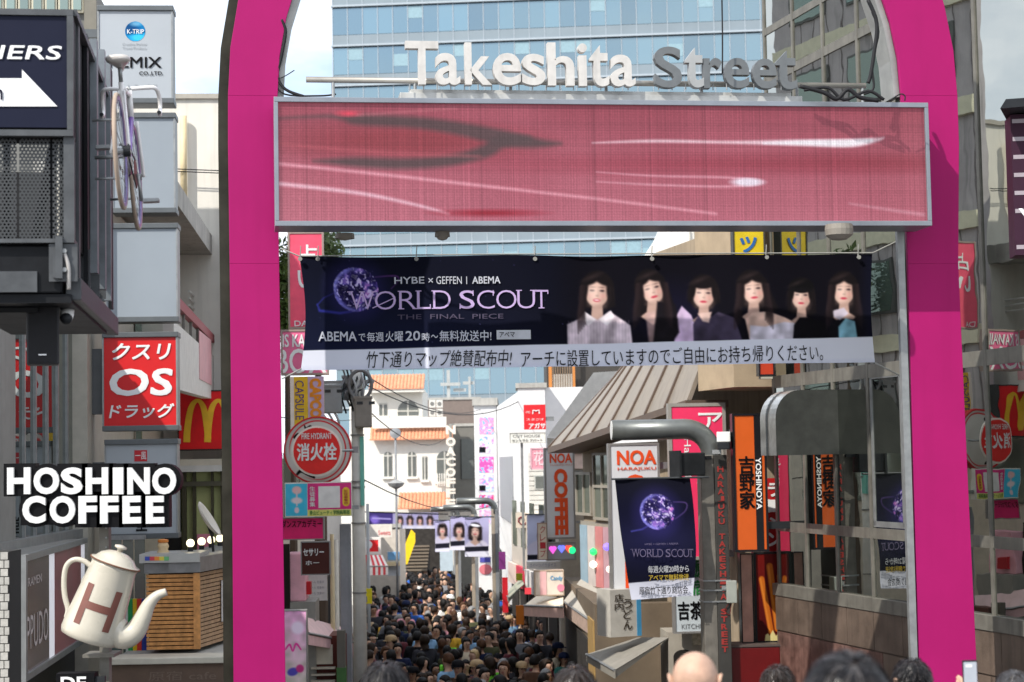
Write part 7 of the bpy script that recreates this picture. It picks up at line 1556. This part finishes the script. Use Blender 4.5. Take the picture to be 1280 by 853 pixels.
b = f_.rect(690, 495, 716, 504); bx('balcony_panel', cm(225, 222, 215), t, b[0], b[1], -.3, .0, b[2], b[3])
# white curved-roof building seen under the screen
f_ = Fr(860, 330, 70, 0); t = thing('white_curved_roof_building', 'white building with a curved gable and grilled balcony seen just under the screen', 'building', f_)
mb = MB(); pts = [f_.at(*p) for p in ((806, 470), (808, 330), (815, 305), (826, 288), (838, 262), (912, 240), (990, 240), (990, 470))]; mb.prism(pts, 0, 4); mb.obj('wall', cm(226, 222, 214), t); bx('lower_wall', cm(200, 195, 185), t, f_.X(806, 460), f_.X(990, 460), .1, 4, ground(70)-f_.o.z, f_.Z(860, 465))
for i in range(10): x = f_.X(862+i*5.2, 300); bx('grille_bar', cm(150, 148, 140), t, x, x+.03, -.1, -.05, f_.Z(870, 322), f_.Z(870, 288))
for i in range(3): x = f_.X(818+i*12, 320); bx('green_cypress_pot', cm(60, 110, 60), t, x, x+.2, -.4, -.2, f_.Z(820, 480), f_.Z(820, 470)) if False else None

# ================================================================== PEOPLE
def eval_mesh(me, mods):
    o = bpy.data.objects.new('w', me); TMP.collection.objects.link(o)
    mods(o); TMP.view_layers[0].update(); dg = TMP.view_layers[0].depsgraph
    r = bpy.data.meshes.new_from_object(o.evaluated_get(dg), depsgraph=dg); bpy.data.objects.remove(o); return r
def skin(nodes, edges, lv=1, name='skin'):
    """nodes: {key: (x, y, z, r) or (x, y, z, rx, ry)}; first key is the root"""
    ks = list(nodes); ix = {k: i for i, k in enumerate(ks)}
    me = bpy.data.meshes.new(name); me.from_pydata([nodes[k][:3] for k in ks], [(ix[a], ix[b]) for a, b in edges], [])
    def mods(o):
        o.modifiers.new('s', 'SKIN'); sv = me.skin_vertices[0].data
        for i, k in enumerate(ks):
            n = nodes[k]; sv[i].radius = (n[3], n[4] if len(n) > 4 else n[3]); sv[i].use_root = (i == 0)
        m = o.modifiers.new('u', 'SUBSURF'); m.levels = lv; m.render_levels = lv
    r = eval_mesh(me, mods); r.name = name
    r.polygons.foreach_set('use_smooth', [True]*len(r.polygons)); return r
def skel(pose, fem=False):
    """joints of a standing or walking figure, facing -y, height 1.66"""
    sh = .165 if fem else .19; hp = .095
    st_ = {'walk': .16, 'walk2': -.16}.get(pose, .02)
    J = dict(pel=(0, 0, .93), spine=(0, .015, 1.08), chest=(0, .01, 1.25), neck0=(0, .01, 1.39), neck=(0, 0, 1.44))
    for s, n in ((-1, 'R'), (1, 'L')):
        f = st_*s
        J['hip'+n] = (s*hp, 0, .89); J['knee'+n] = (s*hp*1.05, -f*.55-.02, .48); J['ank'+n] = (s*hp, -f*.8+.05, .09+max(0, -f)*.25); J['toe'+n] = (s*(hp+.02), -f*.8-.12, .035+max(0, -f)*.12)
        J['sh'+n] = (s*sh, .015, 1.345)
        if pose == 'phone' and s < 0: e, w = (s*(sh+.03), -.07, 1.13), (s*(sh-.06), -.27, 1.22)
        elif pose == 'raised' and s < 0: e, w = (s*(sh+.06), -.2, 1.36), (s*(sh+.0), -.30, 1.60)
        elif pose == 'front': e, w = (s*(sh+.05), .02, 1.10), (s*(sh-.06), -.2, 1.02)
        else: e, w = (s*(sh+.045), .03-f*-.25, 1.08), (s*(sh+.05), -.03+f*.7, .86)
        J['el'+n] = e; J['wr'+n] = w
    return J
def body_mesh(pose, fem):
    J = skel(pose, fem); N = {}; E = []
    def n(k, r, r2=None): N[k] = (*J[k], r) if r2 is None else (*J[k], r, r2)
    n('pel', .13, .10); n('spine', .105, .08); n('chest', .13, .09); n('neck0', .07, .06); n('neck', .047)
    E += [('pel', 'spine'), ('spine', 'chest'), ('chest', 'neck0'), ('neck0', 'neck')]
    N['jaw'] = (0, -.022, 1.50, .064, .066); N['mid'] = (0, -.012, 1.565, .088, .098); N['top'] = (0, -.005, 1.622, .07, .082); E += [('neck', 'jaw'), ('jaw', 'mid'), ('mid', 'top')]
    for s, k in ((-1, 'R'), (1, 'L')):
        n('hip'+k, .085); n('knee'+k, .055); n('ank'+k, .04); n('toe'+k, .035); n('sh'+k, .05); n('el'+k, .037); n('wr'+k, .025)
        E += [('pel', 'hip'+k), ('hip'+k, 'knee'+k), ('knee'+k, 'ank'+k), ('ank'+k, 'toe'+k), ('chest', 'sh'+k), ('sh'+k, 'el'+k), ('el'+k, 'wr'+k)]
        w = Vector(J['wr'+k]); d = (w-Vector(J['el'+k])).normalized(); side = d.cross(Vector((1, 0, 0))); side.normalize()
        p = w+d*.055; N['palm'+k] = (*p, .026, .016); E.append(('wr'+k, 'palm'+k))
        for i in range(4):
            b = p+d*.035+side*(.027*(i-1.5)*.7); t_ = b+d*(.035+.01*(i in (1, 2))); u = t_+(d*.02+Vector((0, -.012, -.008)))
            N['fa%s%d' % (k, i)] = (*b, .0095); N['fb%s%d' % (k, i)] = (*t_, .0085); N['fc%s%d' % (k, i)] = (*u, .007); E += [('palm'+k, 'fa%s%d' % (k, i)), ('fa%s%d' % (k, i), 'fb%s%d' % (k, i)), ('fb%s%d' % (k, i), 'fc%s%d' % (k, i))]
        tb_ = w+d*.03+side*.032; N['ta'+k] = (*tb_, .011); N['tb'+k] = (*(tb_+d*.03+side*.012), .009); E += [('wr'+k, 'ta'+k), ('ta'+k, 'tb'+k)]
    return skin(N, E, 1, 'body')
def shell(pose, fem, kind):
    J = skel(pose, fem); N = {}; E = []
    if kind == 'jacket':
        N['chest'] = (*J['chest'], .165, .125); N['spine'] = (*J['spine'], .145, .115); N['pel'] = (0, .005, .96, .155, .125); N['hem'] = (0, .005, .86, .165, .13); N['neck0'] = (*J['neck0'], .085, .08)
        E += [('chest', 'spine'), ('spine', 'pel'), ('pel', 'hem'), ('chest', 'neck0')]
        for k in 'RL':
            N['sh'+k] = (*J['sh'+k], .068); N['el'+k] = (*J['el'+k], .054); w = Vector(J['wr'+k]); e = Vector(J['el'+k]); N['wr'+k] = (*(e+(w-e)*.93), .042); E += [('chest', 'sh'+k), ('sh'+k, 'el'+k), ('el'+k, 'wr'+k)]
    else:
        N['pel'] = (0, .0, .93, .14, .11); N['w'] = (0, 0, 1.0, .13, .1); E += [('pel', 'w')]
        for k in 'RL':
            N['hip'+k] = (*J['hip'+k], .1); N['knee'+k] = (*J['knee'+k], .072); N['ank'+k] = (*J['ank'+k], .06); E += [('pel', 'hip'+k), ('hip'+k, 'knee'+k), ('knee'+k, 'ank'+k)]
    return skin(N, E, 1, kind)
SKN = mat('skin_light', (.56, .35, .25), .5, var=.08); SKN2 = mat('skin_tan', (.40, .23, .15), .5, var=.08)
def hair_mesh(style, seed=0):
    """hair shell over the skull; facing -y, uneven outline, open at the face"""
    r_ = random.Random(seed*7+len(style)); mb = MB(); mb.smooth = True; n = 22; R = []; cz = 1.572
    rx, ry, rz = .087+r_.uniform(0, .008), .106+r_.uniform(0, .01), .104+r_.uniform(0, .012)
    lo = {'short': -.5, 'bob': -.75, 'long': -.75, 'tied': -.55}[style]; ph = [r_.uniform(0, 6.28) for _ in range(6)]; side = r_.uniform(-.25, .25)
    for i in range(9):
        ring = []
        for k in range(n):
            a = 2*math.pi*k/n; fr_ = -math.sin(a)+side*math.cos(a)*.4
            t_ = min(1, max(0, (fr_-.15)/.45)); t_ = t_*t_*(3-2*t_); edge = lo*(1-t_)+(.52+.08*math.sin(3*a+ph[0]))*t_
            if style == 'short' and t_ < .3: edge = max(edge, -.3) if abs(math.cos(a)) > .7 else edge
            lim = math.pi*.5-math.asin(edge); u = (i+.02)/8.*lim
            w = 1+.05*math.sin(3*a+ph[1]+i*.9)+.035*math.sin(7*a+ph[2]-i*1.3)+.03*r_.uniform(-1, 1)*(i > 1)
            ring.append((rx*w*math.sin(u)*math.cos(a), ry*w*math.sin(u)*math.sin(a)+.008, cz+rz*(1+.03*math.sin(2*a+ph[3]))*math.cos(u)))
        R.append(ring)
    if style in ('long', 'bob'):
        L_ = r_.uniform(.2, .34) if style == 'long' else r_.uniform(.06, .12); last = R[-1]
        for j in range(1, 6):
            ring = []
            for k in range(n):
                a = 2*math.pi*k/n; front = max(0, -math.sin(a)); x, y, z = last[k]
                if front > .42: ring.append((x, y+.003*j, z-(0 if front > .6 else .012*j)))
                else: q = 1+.16*math.sin(j/5*2.6)*(.6 if front > .2 else 1); ring.append((x*q+.008*math.sin(k*3+j+ph[4]), y*(1-.05*j)+.012*j+.006*math.sin(k*5+j), z-L_*j/5*(1-.9*front)+.015*math.sin(k*2.3+ph[5])*(j == 5)))
            R.append(ring)
    mb.rings(R, True)
    if style == 'tied':
        mb.tube([(0, .10, 1.60), (0, .155, 1.60), (.01, .165, 1.54), (0, .15, 1.44), (.01, .14, 1.36)], [.03, .034, .03, .026, .008], 8)
    return mb.mesh('hair', HAIRM['black'])
HAIRM = {'black': mat('hair_black', (.007, .006, .006), .6, var=.4, scale=30, spec=.2), 'dark brown': mat('hair_dark_brown', (.022, .012, .007), .6, var=.4, scale=30, spec=.2), 'brown': mat('hair_brown', (.07, .032, .016), .6, var=.4, scale=30), 'blond': mat('hair_blond', (.50, .36, .18), .45, var=.3, scale=30), 'grey': mat('hair_grey', (.22, .22, .22), .5, var=.3, scale=30)}
def cloth(nm, r, g, b): return mat('cloth_'+nm, s8(r, g, b), .85, var=.25, scale=9, bump=.5, bscale=30)
CL = {'black': cloth('black', 26, 26, 30), 'charcoal': cloth('charcoal', 52, 52, 58), 'navy': cloth('navy', 30, 38, 66), 'grey': cloth('grey', 120, 122, 128), 'white': cloth('white', 222, 220, 216), 'cream': cloth('cream', 220, 205, 180), 'beige': cloth('beige', 172, 150, 120), 'brown': cloth('brown', 84, 58, 42), 'blue': cloth('blue', 40, 90, 170), 'light blue': cloth('light_blue', 130, 170, 205), 'red': cloth('red', 165, 30, 42), 'maroon': cloth('maroon', 84, 24, 34), 'olive': cloth('olive', 74, 76, 54), 'lime': cloth('lime', 120, 225, 60), 'pink': cloth('pink', 214, 150, 160), 'mustard': cloth('mustard', 214, 165, 50), 'teal': cloth('teal', 50, 120, 110), 'lilac': cloth('lilac', 150, 140, 200)}
CAPS = {'black cap': cloth('cap_black', 20, 20, 24), 'white cap': cloth('cap_white', 225, 224, 222), 'beige cap': cloth('cap_beige', 170, 145, 110), 'navy cap': cloth('cap_navy', 34, 42, 70)}
SHOE = mat('shoe_black', (.03, .03, .03), .5)
def features():
    out = []
    for s in (-1, 1):
        mb = MB(); mb.smooth = True; mb.lathe([(.001, -.004), (.011, -.002), (.012, 0), (.011, .002), (.001, .004)], 8, (s*.031, -.104, 1.562), Matrix.Rotation(rad(90), 3, 'X'), .6); out.append(('eye', mb.mesh('eye', mat('eye_dark', (.02, .012, .01), .25))))
        mb = MB(); mb.box(s*.031-.016, s*.031+.016, -.108, -.098, 1.581, 1.586); out.append(('eyebrow', mb.mesh('eyebrow', HAIRM['black'])))
    mb = MB(); mb.smooth = True; mb.rings([[(-.006, -.100, 1.568), (.006, -.100, 1.568), (0, -.096, 1.572)], [(-.013, -.098, 1.533), (.013, -.098, 1.533), (0, -.124, 1.537)], [(-.006, -.092, 1.526), (.006, -.092, 1.526), (0, -.098, 1.527)]]); out.append(('nose', mb.mesh('nose', SKN)))
    mb = MB(); mb.smooth = True; mb.lathe([(.001, -.005), (.019, -.002), (.02, .002), (.001, .005)], 10, (0, -.094, 1.507), Matrix.Rotation(rad(90), 3, 'X'), .38); out.append(('mouth', mb.mesh('mouth', mat('lips', (.42, .12, .11), .4))))
    return out
FEAT = features()
def cap_mesh():
    mb = MB(); mb.smooth = True; mb.lathe([(.104, 1.585), (.106, 1.62), (.092, 1.665), (.05, 1.69), (.001, 1.697)], 18, (0, 0, 0), None, 1.12)
    mb.prism([(.085*math.cos(t_), -.06+.115*math.sin(t_)*1.0) for t_ in [math.pi+math.pi*k/10 for k in range(11)]], 1.587, 1.597, 'z'); return mb.mesh('cap', CAPS['black cap'])
CAPME = cap_mesh()
def bag_mesh():
    mb = MB(); mb.box(-.14, .14, .13, .27, 1.0, 1.38); return mb.mesh('backpack', CL['black'])
HM_ = {k: [hair_mesh(k, q) for q in range(4)] for k in ('short', 'bob', 'long', 'tied')}
HM_['bob'] += HM_['bob']
POSES = ['stand', 'walk', 'walk2', 'phone', 'front']
PM = {}
for p_ in POSES+['raised']:
    for fem in (False, True):
        if p_ == 'raised' and fem: continue
        PM[(p_, fem)] = (body_mesh(p_, fem), shell(p_, fem, 'jacket'), shell(p_, fem, 'trousers'))
SHO = MB()
SHO.smooth = True
def shoe_mesh(J, k):
    a, t_ = Vector(J['ank'+k]), Vector(J['toe'+k]); mb = MB(); mb.smooth = True
    mb.tube([a+Vector((0, .05, -.05)), a+Vector((0, .0, -.045)), t_+Vector((0, .03, .01)), t_+Vector((0, -.045, 0))], [.035, .045, .045, .028], 8); return mb.mesh('shoe', SHOE)
SHM = {(p_, fem, k): shoe_mesh(skel(p_, fem), k) for (p_, fem) in PM for k in 'RL'}
def setm(o, m):
    o.material_slots[0].link = 'OBJECT'; o.material_slots[0].material = m
def person(label, x, y, z, rz, pose='stand', fem=False, jacket='black', hair='black', style='short', cap=None, skinm=SKN, bag=False, face=True, sc=1., trous='black', group=None, shoes=True, tilt=0):
    r = bpy.data.objects.new('person', None); COL.objects.link(r); r.location = (x, y, z); r.rotation_euler = (tilt, 0, rz); r.scale = (sc, sc, sc); tag(r, label, 'person', group)
    b, j, t_ = PM[(pose, fem)]
    o = link_mesh('body', b, r); 
    if not o.data.materials: o.data.materials.append(SKN)
    setm(o, skinm)
    for nm, me, m in (('jacket', j, CL[jacket]), ('trousers', t_, CL[trous])):
        if not me.materials: me.materials.append(CL['black'])
        setm(link_mesh(nm, me, r), m)
    if style: setm(link_mesh('hair', random.choice(HM_[style]), r), HAIRM[hair])
    if cap: setm(link_mesh('cap', CAPME, r), CAPS[cap])
    if face:
        for nm, me in FEAT: link_mesh(nm, me, r)
    if bag: link_mesh('backpack', BAGME, r)
    if shoes:
        for k in 'RL': link_mesh('shoe', SHM[(pose, fem, k)], r)
    return r
BAGME = bag_mesh(); 
for me in [m for t3 in PM.values() for m in t3]:
    if not me.materials: me.materials.append(SKN)
rs = random.Random(21)
jw = ['black']*12+['charcoal']*7+['navy']*6+['grey']*5+['white']*5+['cream']*3+['beige']*3+['brown']*4+['blue']*2+['light blue']*2+['red']*1+['maroon']*2+['olive']*3+['lime']*1+['pink']*2+['mustard']*1+['teal']*1+['lilac']*1
hw = ['black']*20+['dark brown']*9+['brown']*3+['blond']+['grey']
spots = []
def edgeL(Y): return P(448+ (Y-28)*.35, 700, Y).x
def edgeR(Y):
    px = 716 if Y < 30 else (716-(Y-30)*3.2 if Y < 45 else max(560, 668-(Y-45)*5.0)); return P(px, 700, Y).x
Y = 25.0
row = 0
while Y < 82:
    xl_, xr_ = edgeL(Y), edgeR(Y); x = xl_+rs.uniform(0, .3)
    while x < xr_:
        spots.append((x+rs.uniform(-.1, .1), Y+rs.uniform(-.25, .25), row)); x += rs.uniform(.42, .60)
    Y += .66+(Y-25)*.006; row += 1
far_spots = spots[292:]; spots = spots[:292]
used = {}
def ORD(n):
    a = 'zeroth first second third fourth fifth sixth seventh eighth ninth tenth eleventh twelfth thirteenth fourteenth fifteenth sixteenth seventeenth eighteenth nineteenth'.split()
    if n < 20: return a[n]
    t_ = ('twenty', 'thirty', 'forty', 'fifty', 'sixty')[n//10-2]
    return (t_[:-1]+'ieth') if n % 10 == 0 else t_+'-'+a[n % 10]
placed = []; prevj = 'black'
for i, (x, y, row) in enumerate(spots):
    away = rs.random() < .5; fem = rs.random() < .5; pose = rs.choice(POSES); jk = rs.choice(jw); hc = rs.choice(hw); stl = rs.choice(['long', 'bob', 'long', 'tied', 'tied']) if fem else rs.choice(['short', 'short', 'bob'])
    cap = rs.choice(list(CAPS)) if rs.random() < .08 else None; bag = rs.random() < .12 and away
    rz = rs.gauss(math.pi if away else 0, .65); sc = rs.uniform(.98, 1.10) if not fem else rs.uniform(.88, 1.0)
    w_ = (x-edgeL(y))/(edgeR(y)-edgeL(y)); sd_ = ('left edge', 'left', 'centre', 'right', 'right edge')[min(4, max(0, int(w_*5)))]
    hs_ = '%s %s hair' % ('bobbed' if stl == 'bob' else stl, hc) if not cap else cap
    fc = 'facing away' if away else 'facing us'
    lb = 'person in %s jacket, %s, %s, %s row %s' % (jk.replace('light ', 'pale-'), hs_, fc, ORD(row+1), sd_); base_ = lb
    nb = [j2 for (_, j2) in sorted((abs(x-p_[0])+abs(y-p_[1]), p_[2]) for p_ in placed)[:6]]
    for w2_ in ('beside', 'near', 'behind', 'before'):
        for j2 in nb:
            if lb not in used: break
            lb = base_+', %s %s' % (w2_, j2.replace('light ', 'pale-'))
    placed.append((x, y, jk))
    used[lb] = 1; prevj = jk
    person(lb, x, y, ground(y), rz, pose, fem, jk, hc, stl, cap, SKN if rs.random() < .8 else SKN2, bag, face=(not away) and y < 55, sc=sc, trous=rs.choice(['black', 'charcoal', 'navy', 'grey', 'beige']), group='people crowding the lane', shoes=False)

# beyond the three hundred largest: the rest of the far crowd as one mass
mb = MB(); mb.smooth = True; cols = ['black']*6+['charcoal', 'navy', 'grey', 'white', 'brown', 'beige', 'maroon', 'olive', 'blue']; cm_ = [CL[c_] for c_ in ('black', 'charcoal', 'navy', 'grey', 'white', 'brown', 'beige', 'maroon', 'olive', 'blue')]+[HAIRM['black'], HAIRM['brown'], SKN]
names = ['black', 'charcoal', 'navy', 'grey', 'white', 'brown', 'beige', 'maroon', 'olive', 'blue']
for x, y, row in far_spots:
    g_ = ground(y); s = rs.uniform(.93, 1.06); o_ = Vector((x, y, g_)); yaw_ = rs.choice((0, math.pi))+rs.gauss(0, .4); Mz = Matrix.Rotation(yaw_, 3, 'Z')
    mb.m = names.index(rs.choice(cols)); mb.rings([[tuple(o_+Mz @ Vector((rx*math.cos(a), ry*math.sin(a), z))*s) for a in [2*math.pi*k/8 for k in range(8)]] for rx, ry, z in ((.16, .11, .75), (.17, .12, 1.0), (.2, .12, 1.25), (.21, .11, 1.36), (.08, .07, 1.43))])
    mb.m = 12; mb.rings([[tuple(o_+Mz @ Vector((r_*math.cos(a), r_*math.sin(a)*1.1-.01, z))*s) for a in [2*math.pi*k/8 for k in range(8)]] for r_, z in ((.05, 1.42), (.06, 1.48), (.08, 1.56), (.05, 1.62))])
    mb.m = 10 if rs.random() < .8 else 11; mb.rings([[tuple(o_+Mz @ Vector((r_*math.cos(a), r_*math.sin(a)*1.1+.022+dy, z))*s) for a in [2*math.pi*k/8 for k in range(8)]] for r_, z, dy in ((.07, 1.46, .02), (.092, 1.56, .01), (.088, 1.63, 0), (.05, 1.68, 0))])
tag(mb.obj('far_crowd', cm_), 'mass of tiny distant people filling the far end of the lane', 'crowd', None, 'stuff')

# ---------------------------------------------------------------- people close to the camera, only their heads reach into the picture
def strands(name, m, root, c, rad3, part, n=1500, length=.13, seed=1, z_lo=-.25, face_dir=None, curl=.0, width=.0016, lift=.004, back=True):
    """hair locks lying on the skull: c centre, rad3 radii, part = crown point direction"""
    rs_ = random.Random(seed); mb = MB(); rx, ry, rz = rad3
    for i in range(n):
        z = rs_.uniform(z_lo, 1); a = rs_.uniform(0, 2*math.pi); q = math.sqrt(max(0, 1-z*z)); d = Vector((q*math.cos(a), q*math.sin(a), z))
        if face_dir is not None and d.dot(face_dir) > .72 and d.z < .45: continue
        d0 = d.copy(); flow = (d0-part*d0.dot(part)); 
        if flow.length < .05: flow = Vector((rs_.uniform(-1, 1), rs_.uniform(-1, 1), 0))
        flow.normalize(); flow = (flow*.8+Vector((rs_.gauss(0, .16), rs_.gauss(0, .16), -.45))); pts = []; L_ = length*rs_.uniform(.6, 1.15); h = rs_.uniform(0, lift*2)
        clump = Vector((math.sin(a*9+z*7), math.cos(a*7-z*5), 0))*.12; flow += clump
        for k in range(6):
            t_ = k/5; v = d0+flow*(L_/rz*t_); v.normalize(); hh = h+.012*math.sin(t_*math.pi)+ (curl*math.sin(t_*9+i) if curl else 0); drop = max(0, -v.z-.2)
            pts.append(c+Vector((v.x*(rx+hh), v.y*(ry+hh), v.z*(rz+hh))))
        w0 = width*rs_.uniform(.7, 1.5)
        for k in range(5):
            A, B = pts[k], pts[k+1]; t_ = (B-A); nrm = ((A-c).normalized()); s = t_.cross(nrm); 
            if s.length < 1e-6: continue
            s.normalize(); wa = w0*(1-k/6); wb = w0*(1-(k+1)/6)
            mb.add([A-s*wa, A+s*wa, B+s*wb, B-s*wb], [(0, 1, 2, 3)])
    o = mb.obj(name, m, root); tag(o, kind='stuff'); return o
def hair_shader(name, col, rough=.3):
    m = mat(name, col, rough, var=.35, scale=60, spec=.3); return m
HB = hair_shader('near_hair_black', (.008, .007, .008), .34); HBR = hair_shader('near_hair_brownblack', (.022, .014, .010), .33); HGR = hair_shader('near_hair_salt', (.08, .08, .085), .4)
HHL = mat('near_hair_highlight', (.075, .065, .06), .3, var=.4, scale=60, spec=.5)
def near_person(label, px, ytop, Y, wpx, hm, jacket, rz, seed, fem=False, bald=False, curl=0., part=(0, .3, 1), length=.13, n=1700, facefree=True, style='cap'):
    """head top at photo pixel (px, ytop), head width wpx at depth Y"""
    top = P(px, ytop, Y); hw_ = wpx*Y/2300/2; s = hw_/(.092 if bald else .098); gz_ = top.z-1.70*s if not bald else top.z-1.672*s
    r = person(label, top.x, Y, gz_, rz, 'stand', fem, jacket, 'black', None, None, SKN, face=True, sc=s, group=None)
    for o in list(r.children):
        if o.name.startswith('body'): bodyo = o
    for sd_ in (-1, 1):
        mb = MB(); mb.smooth = True; R = []
        for k in range(16): a = 2*math.pi*k/16; R.append([(sd_*(.086+.010*math.cos(b)+.008*max(0, math.sin(a))), .008+(.019+.006*math.cos(b))*math.cos(a), 1.553+(.031+.006*math.cos(b))*math.sin(a)+.006*math.sin(b)) for b in [2*math.pi*i/6 for i in range(6)]])
        mb.rings(R, False, True); mb.prism([(.008+.017*math.cos(a), 1.553+.028*math.sin(a)) for a in [2*math.pi*k/12 for k in range(12)]], sd_*.076, sd_*.084, 'x'); mb.obj('ear', SKN, r)
    # smooth skull over the body's head
    mb = MB(); mb.smooth = True; R = []; nn = 28
    for i in range(15):
        th = math.pi*(i+.01)/14.02; ring = []
        for k in range(nn):
            a = 2*math.pi*k/nn; y = .098*math.sin(th)*math.sin(a); x = (.086 if bald else .080)*math.sin(th)*math.cos(a); z = .098*math.cos(th)
            if y > 0: y *= 1.06
            if z < 0: x *= 1-.15*(-z/.098); 
            ring.append((x, y, 1.574+z))
        R.append(ring)
    mb.rings(R); mb.obj('scalp', mat('bald_skin', (.47, .295, .21), .5, var=.22, scale=22, bump=.25, bscale=120, spec=.35) if bald else HBR, r)
    if not bald:
        pv = Vector(part).normalized()
        strands('hair', hm, r, Vector((0, .003, 1.574)), (.083, .103, .101), pv, n, length, seed, -.55, Vector((0, -1, 0)) if facefree else None, curl, lift=.006)
        strands('hair_highlight', HHL, r, Vector((0, .003, 1.574)), (.086, .106, .104), pv, n//8, length, seed+50, -.4, Vector((0, -1, 0)) if facefree else None, curl, width=.0011, lift=.005)
    return r
near_person('person with glossy black layered hair seen from behind at the bottom left of the lane', 481, 822, 7.4, 60, HB, 'black', rad(185), 2, curl=.003)
near_person('person with smooth dark straight hair seen from behind at bottom centre right', 718, 828, 7.8, 56, HBR, 'charcoal', rad(178), 5, True, length=.17)
near_person('bald man seen from behind in front of the beige shopfront', 868, 815, 5.9, 60, HB, 'grey', rad(172), 7, bald=True)
near_person('person with big round black hair, nearest to the camera at lower right', 1058, 808, 4.2, 112, HB, 'navy', rad(165), 9, part=(-.25, .4, 1), n=3600, length=.14)
near_person('person with tousled black hair just right of the biggest head, by the arch leg', 1139, 820, 7.9, 46, HB, 'black', rad(195), 11, curl=.006)
near_person('man with short brown-tinged hair and bare forehead left of the biggest head', 972, 829, 8.6, 42, HBR, 'maroon', rad(150), 13, length=.08, curl=.004)
near_person('person with short greying hair at the bottom right corner', 1266, 836, 7.6, 46, HGR, 'grey', rad(190), 15, length=.07, curl=.004)
# someone below the frame holding up a phone in front of the right leg
hx = P(1213, 846, 8.0)
q = person('person mostly below the picture holding a phone up beside the right arch leg', hx.x-.17, 8.28, hx.z-1.71, 0, 'raised', False, 'black', 'black', 'short', group=None)
q.rotation_euler = (0, 0, math.pi); q.location = (hx.x-.19, 7.72, hx.z-1.74)
pf_ = worldfr(hx.x, 8.0, hx.z-.07, 6); ph = thing('smartphone', 'smartphone held up with its bright screen towards us before the right arch leg', 'phone', pf_)
bx('phone_body', BLACKM, ph, -.033, .033, 0, .009, 0, .14, .003); bx('screen', mat('phone_screen', (.3, .32, .36), .2, emit=(.5, .55, .6), es=.25), ph, -.029, .029, -.0015, -.0005, .008, .132)
bx('camera_patch', WHITEL, ph, -.02, .008, -.003, -.0018, .11, .122)
bpy.data.scenes.remove(TMP)
